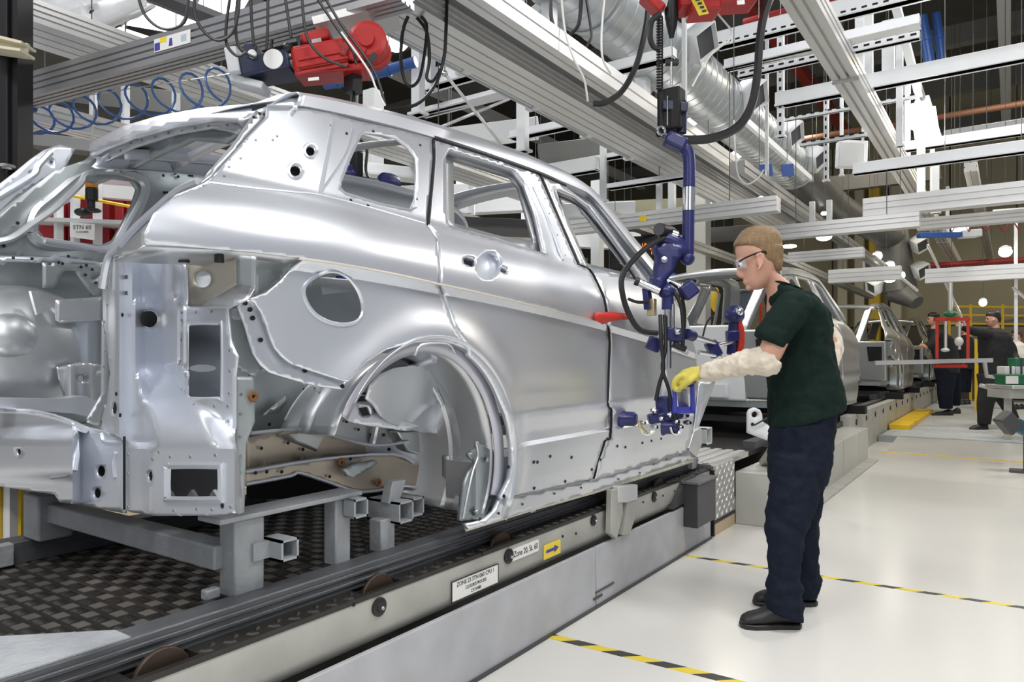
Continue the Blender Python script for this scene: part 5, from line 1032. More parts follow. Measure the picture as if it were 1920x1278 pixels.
# ================================================================ OVERHEAD STRUCTURE
def slot_prof(w, h, g=0.012, dp=0.010, n=2):
    P = []
    def side(a, b, nx, ny, k):
        L = math.hypot(b[0] - a[0], b[1] - a[1]); tx, ty = (b[0] - a[0]) / L, (b[1] - a[1]) / L; P.append(a)
        for i in range(k):
            c_ = L * (i + 1) / (k + 1)
            for s_, q in ((-g / 2, 0), (-g / 2, dp), (g / 2, dp), (g / 2, 0)): P.append((a[0] + tx * (c_ + s_) - nx * q, a[1] + ty * (c_ + s_) - ny * q))
    a, b = w / 2, h / 2
    side((-a, -b), (a, -b), 0, -1, n); side((a, -b), (a, b), 1, 0, max(1, n)); side((a, b), (-a, b), 0, 1, n); side((-a, b), (-a, -b), -1, 0, max(1, n))
    return P
def alu(p0, p1, w, h, parent, name='extrusion', material=None, n=2, g=0.012, dp=0.010):
    m_ = MB(); m_.extr(slot_prof(w, h, g, dp, n), p0, p1); return m_.build(name, material or M_ALU, parent, ang=25)
def xline(u0, v0, u1, z):
    p = PZ(u0, v0, z); q = PY(u1, v0, p.y); return p, Vector((q.x, p.y, z))
def ybar(x, y0, y1, z): return Vector((x, y0, z)), Vector((x, y1, z))
HANGS = []      # hanger wires, run up to the first beam, rail, duct or roof above once everything stands
def hang(o, p, r=0.004): HANGS.append((o, Vector(p), min(r, 0.0035)))
def T(name, label, cat, p, group=None): return thing(name, label, cat, Vector(p), group)

# --- cross travel beam with its sticker and hoist
a, b = PZ(45, 197, 2.552), PZ(760, 8, 2.552); mid = (a + b) / 2
o = T('travel_beam', 'slotted aluminium crane beam with a printed sticker, above the tailgate', 'crane beam', mid)
up_ = Vector((0, 0, 0.065)); alu(a + up_, b + up_, 0.12, 0.13, o, n=3, g=0.010, material=M_ALUMID)
dirb = (b - a).normalized(); nb = Vector((dirb.y, -dirb.x, 0)); nb = nb if nb.dot(CAMP - mid) > 0 else -nb
part('end_cap', M_BLUEBR, o, lambda m: m.beam(a + up_ - dirb * 0.06, a + up_ + dirb * 0.005, 0.15, 0.17), bev=0.015)
L = (b - a).length; s0 = a + dirb * (L * 0.475); s1 = a + dirb * (L * 0.555)
fa = lambda t, z: a + dirb * t + nb * 0.0625 + Vector((0, 0, z))
t0 = ((PX(320, 95, -3.4) - a).length) if False else L * 0.455
lab = part('sticker', M_PAPER, o, lambda m: m.prism([fa(t0, 0.045), fa(t0 + 0.24, 0.045), fa(t0 + 0.24, 0.105), fa(t0, 0.105)], nb * 0.002), label='white printed load sticker')
part('print_block', M_BLUEINK, lab, lambda m: m.prism([fa(t0 + 0.004, 0.05), fa(t0 + 0.04, 0.05), fa(t0 + 0.04, 0.085), fa(t0 + 0.004, 0.085)], nb * 0.003))
part('print_block', M_YELLOWST, lab, lambda m: m.prism([fa(t0 + 0.04, 0.08), fa(t0 + 0.085, 0.08), fa(t0 + 0.085, 0.104), fa(t0 + 0.04, 0.104)], nb * 0.003))
part('print_block', M_BLUEINK, lab, lambda m: m.prism([fa(t0 + 0.10, 0.055), fa(t0 + 0.125, 0.055), fa(t0 + 0.12, 0.09), fa(t0 + 0.105, 0.09)], nb * 0.003))
part('print_block', mat('pale_blue_print', (0.45, 0.55, 0.65), 0, 0.6), lab, lambda m: m.prism([fa(t0 + 0.18, 0.06), fa(t0 + 0.215, 0.06), fa(t0 + 0.215, 0.09), fa(t0 + 0.18, 0.09)], nb * 0.003))
# red hoist under the beam
dh = 2.86
h = T('chain_hoist', 'red electric hoist with a navy end hung from the crane beam above the car roof', 'hoist', W(600, 150, dh))
bx_ = lambda u0, v0, u1, v1, hh, ww, dd=0.0: (lambda m: m.beam(W(u0, v0, dh + dd), W(u1, v1, dh + dd), ww, hh))
part('motor_casing', M_RED, h, bx_(556, 125, 658, 106, 0.105, 0.15), bev=0.018)
for k in range(3): part('casing_rib', M_RED, h, lambda m: m.beam(W(558, 112 + k * 13, dh - 0.076), W(654, 94 + k * 13, dh - 0.076), 0.01, 0.012), bev=0.003)
part('lower_tray', M_RED, h, bx_(560, 146, 690, 134, 0.028, 0.13), bev=0.008)
part('top_box', M_RED, h, bx_(570, 82, 622, 70, 0.045, 0.10), bev=0.01)
part('grey_plate', M_STEEL, h, lambda m: m.beam(W(585, 80, dh - 0.053), W(603, 76, dh - 0.053), 0.006, 0.022))
gc = W(694, 88, dh); part('gear_casing', M_RED, h, lambda m: m.turn(gc - FW * 0.07, FW, [(0.001, -0.012), (0.030, -0.012), (0.032, 0.0), (0.060, 0.0), (0.076, 0.006), (0.076, 0.05), (0.070, 0.055), (0.070, 0.09), (0.076, 0.095), (0.076, 0.13), (0.05, 0.14)], 24), ang=20)
part('gear_casing', M_RED, h, lambda m: m.turn(W(672, 104, dh) - FW * 0.075, FW, [(0.001, 0), (0.045, 0), (0.05, 0.006), (0.05, 0.13)], 18), ang=20); part('casing_slot', M_BLACK, h, lambda m: m.beam(W(688, 122, dh - 0.078), W(704, 100, dh - 0.078), 0.006, 0.02))
part('casing_flange', M_REDDK, h, lambda m: m.beam(W(652, 120, dh), W(660, 96, dh), 0.17, 0.03), bev=0.006)
part('warning_sticker', M_PAPER, h, lambda m: m.beam(W(578, 149, dh - 0.066), W(598, 147, dh - 0.066), 0.003, 0.012))
part('navy_block', M_BLUEDK, h, bx_(462, 138, 552, 122, 0.075, 0.15), bev=0.008); part('navy_cheek', M_BLUEDK, h, lambda m: m.beam(W(478, 128, dh), W(482, 96, dh), 0.15, 0.05), bev=0.006)
part('drum_disc', M_PAPER, h, lambda m: m.turn(W(512, 110, dh - 0.08), FW, [(0.001, 0), (0.038, 0), (0.038, 0.12), (0.001, 0.12)], 24)); part('gauge_face', M_PAPER, h, lambda m: m.turn(W(472, 100, dh - 0.086), FW, [(0.001, 0), (0.016, 0), (0.016, 0.02), (0.001, 0.02)], 16))
part('end_plate', M_WHITE2, h, lambda m: m.beam(W(438, 128, dh), W(460, 124, dh), 0.16, 0.10), bev=0.005); part('under_shoe', M_WHITE2, h, lambda m: m.beam(W(440, 152, dh), W(500, 168, dh), 0.10, 0.03), bev=0.005)
part('trolley_plate', M_ALU, h, lambda m: m.beam(W(600, 62, dh + 0.07), W(745, 26, dh + 0.07), 0.22, 0.03)); part('hook_block', M_BLACK, h, lambda m: (m.beam(W(662, 140, dh), W(662, 175, dh), 0.05, 0.05, up=(0, 1, 0)))); part('chain', M_BLACKM, h, lambda m: m.cyl(W(664, 175, dh), W(664, 190, dh), 0.006))
part('hose_reel_ring', M_BLACK, h, lambda m: m.ring(W(535, 84, dh - 0.06), FW, 0.055, 0.007, 24, 6, 0.2, 4.2)); part('control_valve', M_BLACK, h, lambda m: m.ball(W(540, 90, dh - 0.06), 0.02, 10, 8))

# --- runway rails over the car (along the line)
o = T('runway_rail', 'broad pale aluminium runway rail above the car with a belt gap beside it', 'runway rail', (-2.3, 5, 2.75))
alu(*ybar(-2.295, 1.9, 9.2, 2.81), 0.27, 0.12, o, n=3); part('belt', mat('grey_belt', (0.16, 0.165, 0.175), 0, 0.5), o, lambda m: m.beam(*ybar(-2.08, 1.9, 9.2, 2.86), 0.15, 0.02)); alu(*ybar(-1.95, 1.9, 9.2, 2.82), 0.10, 0.12, o, n=1)
part('air_pipe', M_GALV, o, lambda m: m.cyl(*ybar(-2.49, 1.95, 9.2, 2.78), 0.022, n=10))
for k in range(9): part('pipe_clip', M_WHITE, o, lambda m: m.bb((-2.53, 2.4 + k * 0.7, 2.76), (-2.42, 2.45 + k * 0.7, 2.83)))
part('trolley', M_BLUEDK, o, lambda m: m.bb((-2.42, 2.02, 2.68), (-2.18, 2.3, 2.745)), bev=0.01)
for k, y in enumerate((2.7, 5.0, 7.15)):
    part('hanger', M_WHITE2, o, lambda m: m.bb((-1.965, y, 2.87), (-1.935, y + 0.03, 9.0)))
    part('turnbuckle', M_STEEL, o, lambda m: m.cyl((-1.95, y + 0.015, 2.87), (-1.95, y + 0.015, 3.0), 0.022))
o = T('runway_rail', 'narrow grooved aluminium runway rail hung over the walkway beside the bright lamp', 'runway rail', (-0.98, 8, 3.2))
alu(*ybar(-0.98, 1.2, 21.0, 3.26), 0.17, 0.14, o, n=2, g=0.02, dp=0.03)
for k in range(6): part('rail_joint', M_STEEL, o, lambda m: m.bb((-1.07, 2.6 + k * 3.0, 3.18), (-0.89, 2.66 + k * 3.0, 3.195)))
for k in range(5): part('hanger', M_WHITE, o, lambda m: m.bb((-1.01, 3.0 + k * 3.2, 3.33), (-0.95, 3.06 + k * 3.2, 4.4)))
o = T('runway_rail', 'wide white slotted rail running over the far side of the car, beside the black column', 'runway rail', (-4.25, 4, 2.9))
alu(*ybar(-4.25, 0.8, 8.5, 2.96), 0.34, 0.12, o, n=3); 
o = T('runway_rail', 'grey slotted rail hung lower beyond the blue coiled hose', 'runway rail', (-4.9, 4, 2.62)); alu(*ybar(-4.9, 1.0, 8.5, 2.68), 0.16, 0.12, o, n=2)
for k, (x, z, y0, y1, lb) in enumerate(((-1.75, 2.62, 5.6, 13.0, 'grey rail hung low over the second car body'), (-3.3, 2.55, 6.0, 14.0, 'grey rail hung over the far side of the second car body'), (-2.6, 2.5, 8.5, 18, 'thin grey rail hung over the middle of the third car body'), (-0.35, 3.15, 9.0, 20, 'grey rail hung over the raised metal walkway'))):
    o = T('runway_rail', lb, 'runway rail', (x, (y0 + y1) / 2, z)); alu(*ybar(x, y0, y1, z + 0.05), 0.12, 0.10, o, n=1, material=M_ALUDK); hang(o, Vector((x, y0 + 0.6, z + 0.1))); hang(o, Vector((x, y1 - 1.0, z + 0.1)))
# --- ventilation duct
o = T('ventilation_duct', 'large galvanised spiral ventilation duct with box outlets hanging over the line', 'duct', (-2.3, 5, 3.35))
DX, DZ, DR = -2.28, 3.60, 0.25
for y0, y1 in ((1.6, 4.2), (4.2, 6.9), (6.9, 9.6)):
    part('duct_section', M_GALV, o, lambda m: m.cyl((DX, y0, DZ), (DX, y1, DZ), DR, n=36)); part('joint_band', M_GALV, o, lambda m: m.ring((DX, y1, DZ), (0, 1, 0), DR + 0.004, 0.016, 36, 6))
m_ = MB()
for k in range(60): m_.ring((DX, 1.7 + k * 0.13, DZ), (0.06, 1, 0), DR, 0.005, 36, 4)
m_.build('spiral_seam', M_GALV, o, kind='stuff')
def outlet(base, d_, s, lab=None):
    d_ = Vector(d_).normalized(); base = Vector(base); sd = d_.orthogonal().normalized(); u2 = d_.cross(sd)
    sq = lambda p, r: [p + (sd * math.cos(t) + u2 * math.sin(t)) * r for t in [math.pi / 4 + math.pi / 2 * i for i in range(4)]]
    part('outlet_box', M_WHITE2, o, lambda m: m.loft([sq(base, s * 0.75), sq(base + d_ * s * 0.8, s), sq(base + d_ * s * 1.6, s)], caps=False), solid=0.01)
    part('outlet_grille', M_GREYPL, o, lambda m: m.loft([sq(base + d_ * s * 1.3, s * 0.97), sq(base + d_ * s * 1.34, s * 0.97)]))
for y in (4.0, 5.4, 6.8, 8.2, 9.4):
    outlet((DX + 0.16, y, DZ + 0.10 - 0.02), (0.8, -0.2, 0.25 if y < 5 else -0.35), 0.16)
    outlet((DX - 0.16, y + 0.1, DZ - 0.10), (-0.75, -0.2, -0.5), 0.15)
outlet((DX + 0.10, 3.1, DZ + 0.2), (0.6, -0.1, 0.7), 0.2)
part('duct_reducer', M_GALVDK, o, lambda m: m.tube([(DX, 9.6, DZ), (DX, 10.6, DZ), (DX + 0.1, 12.4, DZ - 0.1), (DX + 0.56, 14.2, DZ - 0.3)], [0.25, 0.24, 0.22, 0.22], 24, smooth=5))
part('support_rail', M_WHITE, o, lambda m: m.beam((DX + 0.26, 6.7, DZ - 0.22), (DX + 0.26, 9.4, DZ - 0.22), 0.04, 0.06))
o = T('ventilation_duct', 'dark dusty vertical drop duct with box outlets, hanging above the far cars', 'duct', (-1.9, 14, 2.3))
part('drop_pipe', M_GALVDK, o, lambda m: m.cyl((-1.60, 14.3, 2.35), (-1.75, 14.3, 3.45), 0.27, n=24)); part('drop_cone', M_GALVDK, o, lambda m: m.cyl((-1.60, 14.3, 2.37), (-1.32, 14.1, 2.12), 0.26, 0.12, n=20))
for k, q in enumerate(((-1.92, 14.25, 2.92), (-1.40, 14.25, 3.2), (-1.88, 14.25, 2.52), (-1.38, 14.25, 2.75))): outlet(q, (0.6 if q[0] > -1.75 else -0.6, -0.5, -0.4), 0.16)
o = T('ventilation_duct', 'short bright round duct end beside the black column', 'duct', W(58, 225, 4.6)); part('duct_end', M_GALV, o, lambda m: (m.cyl(W(30, 228, 4.5), W(72, 216, 4.7), 0.085, n=20))); part('duct_rim', M_GALV, o, lambda m: m.ring(W(72, 216, 4.7), W(72, 216, 4.7) - W(30, 228, 4.5), 0.088, 0.008, 20, 6)); part('duct_hanger', M_WHITE2, o, lambda m: m.beam(W(50, 222, 4.6), W(50, 60, 4.6), 0.03, 0.03))

# --- cross beams of white steel and strut channel
def strut(u0, v0, u1, z, hgt, label, perf=False, w=0.08, name='cross_beam', material=None, group=None, dz=0.0):
    p, q = xline(u0, v0, u1, z); o = T(name, label, 'beam', (p + q) / 2, group); c_ = Vector((0, 0, hgt / 2))
    part('channel', material or M_WHITE, o, lambda m: m.beam(p + c_, q + c_, w, hgt), bev=0.004)
    part('flange', material or M_WHITE, o, lambda m: m.beam(p + Vector((0, 0, 0.006)), q + Vector((0, 0, 0.006)), w * 1.5, 0.012))
    if perf:
        m_ = MB(); n_ = int(abs(q.x - p.x) / 0.07); nn = min(n_, 90)
        for i in range(nn):
            x = p.x + (q.x - p.x) * (i + 0.5) / nn; m_.bb((x - 0.018, p.y - w / 2 - 0.003, z + 0.022), (x + 0.018, p.y - w / 2 + 0.001, z + 0.036))
        m_.build('slot_row', M_HOLE, o, kind='stuff')
    return o
strut(1345, 92, 2000, 3.75, 0.13, 'deep white cross beam with slotted lower edge above the red hoist', True)
strut(1360, 132, 1725, 3.35, 0.07, 'slim white cross bar passing behind the grooved walkway rail')
strut(1385, 147, 1725, 3.345, 0.05, 'slotted strut channel just under the slim white cross bar', True, 0.05)
strut(1455, 202, 2000, 3.345, 0.12, 'deep white steel cross beam above the hanging bright lamp')
strut(1600, 328, 2000, 2.75, 0.09, 'white cross bar below the hanging bright lamp')
strut(1690, 285, 2000, 3.4, 0.10, 'grey cross pipe tray beyond the hanging lamp', material=M_WHITE2)
strut(1770, 262, 2000, 4.2, 0.12, 'far grey cross beam against the beige wall', material=M_WHITE2)
strut(1500, 275, 1625, 3.0, 0.03, 'thin strut behind the white junction box', True, 0.03)
strut(1470, 228, 1720, 3.40, 0.03, 'thin slotted strut below the deep white steel beam', True, 0.03)
strut(1090, 153, 1265, 3.1, 0.07, 'white cross bar behind the coiled black cable')
strut(960, 262, 1160, 2.9, 0.06, 'slim white bar crossing behind the rear door window top')
strut(790, 172, 945, 3.0, 0.12, 'white cross beam between the steel uprights behind the roof')
strut(788, 218, 982, 2.85, 0.04, 'round white tie bar behind the cant rail', name='tie_bar')
strut(1000, 340, 1120, 2.75, 0.12, 'broad grey perforated plate girder behind the front door window', material=M_WHITE2)
strut(985, 325, 1240, 2.9, 0.04, 'long thin white bar above the grey plate girder')
strut(1140, 355, 1285, 2.6, 0.04, 'thin white rail of the frame behind the manipulator pole')
def axbeam(u0, v0, u1, z, hgt, w, label):
    p, q = xline(u0, v0, u1, z); o = T('crane_bridge', label, 'crane beam', (p + q) / 2); alu(p + Vector((0, 0, hgt / 2)), q + Vector((0, 0, hgt / 2)), w, hgt, o, n=2, g=0.010); hang(o, p.lerp(q, 0.2) + Vector((0, 0, hgt))); hang(o, p.lerp(q, 0.8) + Vector((0, 0, hgt))); return o, p, q
o, p, q = axbeam(1060, 441, 1460, 2.25, 0.11, 0.12, 'pale aluminium bridge beam with a small yellow sticker, above the worker')
part('sticker', M_YELLOWST, o, lambda m: m.bb((PY(1205, 425, p.y).x, p.y - 0.064, 2.28), (PY(1218, 425, p.y).x, p.y - 0.060, 2.33)))
axbeam(1440, 451, 1725, 2.25, 0.12, 0.12, 'aluminium bridge beam just behind the worker head'); axbeam(1620, 408, 2000, 2.45, 0.16, 0.14, 'bright double bridge beam carrying a white sign, over the walkway')
axbeam(1720, 432, 2000, 2.35, 0.10, 0.12, 'thin bridge beam with a zigzag cable, over the walkway'); axbeam(1555, 531, 1690, 2.05, 0.15, 0.12, 'short pale bridge beam beyond the second car body'); axbeam(1735, 531, 2000, 2.15, 0.18, 0.12, 'far pale bridge beam above the red lifting frame'); axbeam(1480, 492, 1620, 2.2, 0.10, 0.12, 'pale bridge beam with an orange lamp above the second car roof')
# zigzag cable and sign on the bridge
o = T('zigzag_cable', 'red zigzag cable hanging from the thin bridge beam', 'cable', W(1850, 425, 8.2)); part('cable_run', M_REDDK, o, lambda m: m.tube([W(1785 + 16 * k, 412 if k % 2 else 434, 8.0) for k in range(9)], 0.008, 5)); hang(o, W(1850, 405, 8.02)); part('cable_shoe', M_STEEL, o, lambda m: m.beam(W(1785, 408, 8.02), W(1915, 402, 8.02), 0.02, 0.02))
o = T('hanging_sign', 'white printed sign on the bright double bridge beam', 'sign', W(1890, 400, 7.3)); part('board', M_PAPER, o, lambda m: m.beam(W(1862, 401, 7.2), W(1930, 396, 7.2), 0.01, 0.085)); 
for k in range(7): part('print_mark', M_INK, o, lambda m: m.beam(W(1868 + k * 8, 403 - k * 0.6, 7.19), W(1873 + k * 8, 402.6 - k * 0.6, 7.19), 0.004, 0.012 + 0.006 * (k % 3)))

# --- uprights and hangers
def upright(u, v0, v1, d, w, label, material=None, perf=False, name='steel_upright', rz=None, group=None):
    a, b = W(u, v0, d), W(u, v1, d); o = T(name, label, 'upright', b, group); part('column', material or M_WHITE, o, lambda m: m.box((a + b) / 2, (w, w * 0.8, (a - b).length), rz=0), bev=0.003)
    part('foot_plate', material or M_WHITE, o, lambda m: m.box(b + Vector((0, 0, 0.008)), (w * 1.5, w * 1.3, 0.016)))
    if a.z < 8 and v0 > -5 and v0 not in (5, 147) and a.y > 1.6: hang(o, a, 0.005)
    if perf:
        m_ = MB(); n_ = int((a - b).length / 0.07)
        for i in range(n_): m_.box(b + (a - b) * ((i + 0.5) / n_) + Vector((0, -w * 0.401, 0)), (w * 0.35, 0.004, 0.03))
        m_.build('slot_row', M_HOLE, o, kind='stuff')
    return o
upright(1464, 60, 258, 6.2, 0.055, 'slotted white strut hanging beside the spiral duct', perf=True); upright(1549, 170, 340, 6.6, 0.04, 'slotted strut hanging behind the white junction box', perf=True); upright(1578, 180, 330, 6.95, 0.03, 'thin strut beside the slotted strut of the junction box')
upright(1627, -40, 152, 5.9, 0.078, 'white column hanging from the deep slotted beam'); upright(1666, 40, 150, 6.4, 0.10, 'white boxed column beside the hanging column', ); upright(1687, 80, 275, 6.2, 0.053, 'white column above the bright lamp')
upright(1727, 265, 400, 7.4, 0.075, 'white column below the bright lamp'); upright(1755, 290, 400, 7.6, 0.06, 'grey column beside the column below the lamp', M_WHITE2)
upright(784, 50, 216, 4.6, 0.07, 'tall white upright beside the red hoist'); upright(806, 60, 170, 4.8, 0.06, 'second white upright beside the hoist cables'); upright(980, 178, 285, 4.9, 0.07, 'white upright standing above the cant rail'); upright(966, -20, 80, 4.2, 0.09, 'pale hanger post above the runway rail', M_WHITE2)
upright(1131, 265, 378, 5.6, 0.045, 'white upright beside the screen pillar'); upright(1236, 335, 415, 5.9, 0.045, 'short white upright behind the manipulator hose'); upright(1260, 330, 420, 7.0, 0.065, 'grey upright behind the manipulator pole', M_WHITE2); upright(1310, 350, 826.9, 10.2, 0.28, 'broad pale column standing behind the manipulator', mat('putty_paint', (0.42, 0.42, 0.38), 0, 0.5))
upright(1030, 5, 85, 4.4, 0.08, 'white post crossing the runway rail near the loose cables'); upright(1205, 147, 205, 5.6, 0.10, 'short white post behind the spiral duct'); upright(1905, 415, 640, 9.0, 0.04, 'thin grey pole hanging beside the far round lamp', M_ALU); upright(1555, 375, 440, 7.0, 0.05, 'short hanger of the bridge beam behind the worker', M_ALU); upright(1523, 378, 440, 7.0, 0.05, 'second short hanger of the bridge beam behind the worker', M_ALU)
for k, (u, d) in enumerate(((330, 5.2), (415, 5.4), (235, 5.0), (175, 5.4))): upright(u, 120 + k * 6, 260, d, 0.05, 'thin white hanger rod frame behind the blue coiled hose', group='hangers behind the coiled hose')
# slanting pieces
o = T('sway_brace', 'long slanting grey channel holding the bright lamp', 'brace', W(1700, 100, 6.2)); part('channel', M_WHITE2, o, lambda m: m.beam(W(1672, -20, 5.6), W(1724, 180, 6.4), 0.06, 0.05)); part('end_bracket', M_GREYPL, o, lambda m: m.beam(W(1716, 150, 6.3), W(1727, 186, 6.42), 0.065, 0.055))
for k, (u0, v0, u1, v1, d, lb) in enumerate(((834, 138, 940, 270, 4.4, 'thin slanting tie wire above the rear door roof'), (822, 240, 955, 185, 4.5, 'thin slanting tie rod crossing the tie wire'), (1640, 480, 1720, 545, 10.0, 'slanting rod beyond the second car body'), (1740, 460, 1810, 610, 10.5, 'long slanting rod beside the drop duct'), (1900, 540, 1960, 590, 8.8, 'slanting stay of the thin grey pole'))):
    o = T('tie_rod', lb, 'rod', W(u1, v1, d)); part('rod', M_ALU, o, lambda m: m.cyl(W(u0, v0, d), W(u1, v1, d + 0.3), 0.010 if k < 2 else 0.02, n=8)); part('rod_end', M_STEEL, o, lambda m: m.ball(W(u0, v0, d), 0.02, 8, 6)); hang(o, W(u0, v0, d))
# white girders with round holes in the upper corner
o = T('roof_girder', 'pair of white castellated girders with round holes above the black column', 'girder', W(150, 60, 5.0))
gp_ = lambda u, v: PZ(u, v, 4.1) if False else W(u, v, 5.0 - (u - 40) * 0.002)
panel('girder_web', [(45, -30), (230, -80), (260, -20), (60, 42)], lambda u, v: W(u, v, 5.0), M_WHITE, o, step=30, solid=0.05, holes=[ell(120, -22, 9, 7, 10)])
panel('girder_web', [(50, 40), (270, -20), (268, 5), (125, 68), (60, 72)], lambda u, v: W(u, v, 4.8), M_WHITE, o, step=20, solid=0.05, holes=[ell(78, 54, 9, 12, 12), ell(120, 36, 9, 9, 12), ell(168, 17, 9, 9, 12)])
panel('girder_flange', [(125, 68), (268, 5), (290, 8), (180, 62)], lambda u, v: W(u, v, 4.9), M_WHITE2, o, step=20, solid=0.03)
o = T('pulley_plate', 'pale green bearing plate with a dark hole beside the white girders', 'bearing plate', W(188, 95, 4.5)); panel('plate', [(165, 75), (180, 55), (210, 52), (212, 100), (190, 105)], lambda u, v: W(u, v, 4.5), mat('pale_green_paint', (0.55, 0.62, 0.60), 0, 0.5), o, step=10, solid=0.03, holes=[ell(189, 75, 7, 8, 12)]); part('axle', M_GREYPL, o, lambda m: m.cyl(W(110, 62, 4.5), W(188, 88, 4.5), 0.012))
o = T('cable_tray', 'dark perforated cable tray slanting above the crane beam', 'cable tray', W(370, 30, 4.0)); part('tray', M_GREYPL, o, lambda m: m.beam(W(270, -10, 4.4), W(450, 62, 4.1), 0.16, 0.05)); part('tray_lip', M_ALUDK, o, lambda m: m.beam(W(275, -22, 4.4), W(452, 50, 4.1), 0.01, 0.06))
# black column with cream bracket
o = T('steel_column', 'black steel column with a cream beam bracket beside the rear of the car', 'column', (W(8, 600, 3.4).x, W(8, 600, 3.4).y, 0))
c_ = W(8, 600, 3.4); part('column', M_BLACKM, o, lambda m: m.box((c_.x, c_.y, 2.2), (0.14, 0.16, 4.4), rz=TH), bev=0.006); part('flange', M_BLACKM, o, lambda m: m.box((c_.x + RT.x * 0.085, c_.y + RT.y * 0.085, 2.2), (0.03, 0.11, 4.4), rz=TH))
part('cream_bracket', mat('cream_paint', (0.68, 0.63, 0.48), 0, 0.5), o, lambda m: (m.beam(W(-20, 70, 3.26), W(54, 88, 3.26), 0.10, 0.012), m.beam(W(-20, 92, 3.26), W(52, 102, 3.26), 0.10, 0.012), m.beam(W(-20, 80, 3.26), W(52, 95, 3.26), 0.015, 0.06))); part('chain_clip', M_STEEL, o, lambda m: m.ring(W(12, 312, 3.3), (0, 0, 1), 0.03, 0.008, 14, 6))
# --- blue coiled air hose and pipes
pts = []; cen = [(62, 226), (96, 222), (136, 214), (182, 204), (230, 192), (282, 184), (332, 176), (386, 168), (432, 160)]
for k in range(len(cen) * 16 - 16):
    i, t = divmod(k, 16); f = t / 16; cu = cen[i][0] + (cen[i + 1][0] - cen[i][0]) * f; cv = cen[i][1] + (cen[i + 1][1] - cen[i][1]) * f; a_ = 2 * math.pi * f
    rr_ = 24 + i * 1.6; pts.append(W(cu + rr_ * 0.72 * math.sin(a_), cv + rr_ * math.cos(a_), 4.25) + FW * (0.07 * math.sin(a_)))
o = T('coiled_hose', 'blue coiled air hose strung in loops below the crane beam', 'hose', W(240, 200, 4.25)); part('coil', M_HOSE, o, lambda m: m.tube(pts, 0.0075, 6)); part('guide_wire', M_STEEL, o, lambda m: m.tube([W(50, 196, 4.25), W(450, 135, 4.25)], 0.003, 4))
for k, (P, r, lb) in enumerate((([W(690, 142, 4.6), W(780, 116, 4.5)], 0.035, 'bright blue pipe behind the red hoist'), ([W(610, 160, 4.8), W(665, 150, 4.7)], 0.03, 'short bright blue pipe under the red hoist'), ([W(1728, 30, 8.5), W(1745, 132, 8.5)], 0.06, 'thick dark blue riser pipe above the lamp'), ([W(1755, 25, 8.6), W(1768, 130, 8.6)], 0.05, 'second dark blue riser pipe above the lamp'))):
    o = T('blue_pipe', lb, 'pipe', P[0]); part('pipe', M_BLUEBR, o, lambda m: m.cyl(P[0], P[1], r, n=14)); part('pipe_collar', M_BLUEBR, o, lambda m: m.cyl(P[0].lerp(P[1], 0.4), P[0].lerp(P[1], 0.46), r * 1.15, n=14)); hang(o, P[0].lerp(P[1], 0.43))
# boxes
o = T('junction_box', 'square white junction box hanging from the thin struts', 'junction box', W(1596, 314, 6.3)); part('case', M_WHITE, o, lambda m: m.beam(W(1571, 289, 6.7), W(1622, 291, 6.7), 0.12, 0.24), bev=0.01); part('lid_edge', M_WHITE2, o, lambda m: m.beam(W(1573, 289, 6.635), W(1620, 291, 6.635), 0.012, 0.22), bev=0.004); part('conduit', M_WHITE2, o, lambda m: m.cyl(W(1618, 266, 6.7), W(1618, 200, 6.7), 0.012, n=8))
for k, (u0, u1) in enumerate(((1426, 1448), (1466, 1488))):
    o = T('blue_sign', 'small square blue sign under the spiral duct', 'sign', W((u0 + u1) / 2, 330, 7.2), 'small blue signs under the duct'); part('board', mat('sign_blue', (0.03, 0.08, 0.30), 0, 0.45), o, lambda m: m.beam(W(u0, 320, 7.2), W(u1, 318, 7.2), 0.012, 0.12)); part('bracket', M_WHITE2, o, lambda m: m.beam(W(u0 + 10, 335, 7.23), W(u0 + 10, 300, 7.23), 0.02, 0.02)); hang(o, W(u0 + 10, 301, 7.23))
o = T('tool_balancer', 'long blue and white balancer unit hung over the walkway', 'balancer', W(1770, 440, 8.6)); part('blue_body', M_BLUEBR, o, lambda m: m.beam(W(1722, 441, 8.6), W(1800, 440, 8.6), 0.10, 0.06), bev=0.01); part('white_end', M_WHITE2, o, lambda m: m.beam(W(1800, 440, 8.6), W(1836, 437, 8.6), 0.14, 0.09), bev=0.015); part('hanger', M_STEEL, o, lambda m: m.cyl(W(1770, 436, 8.6), W(1770, 418, 8.6), 0.012))

# --- lamps
def lamp_glow(name, label, fnc, material, d, p, group=None):
    o = T(name, label, 'lamp', p, group); return o
o = T('hanging_lamp', 'bright fluorescent lamp in a white reflector hanging on the slanting channel', 'lamp', W(1735, 265, 6.5))
part('reflector', M_WHITE, o, lambda m: m.loft([[W(u, v, d) for u, v, d in ((1698, 238, 6.3), (1718, 182, 6.3), (1742, 178, 6.7), (1768, 262, 6.7))], [W(u, v, d) for u, v, d in ((1701, 240, 6.3), (1720, 186, 6.3), (1740, 184, 6.7), (1764, 262, 6.7))]]))
for k in range(4): part('tube', M_LAMP, o, lambda m: m.cyl(W(1712 + k * 12, 195 + k * 2, 6.32 + 0.05 * k), W(1722 + k * 12, 262 + k * 2, 6.32 + 0.05 * k), 0.026, n=10))
part('reflector_back', M_LAMPF, o, lambda m: m.prism([W(u, v, 6.5) for u, v in ((1712, 200), (1742, 192), (1764, 262), (1724, 268))], FW * 0.01))
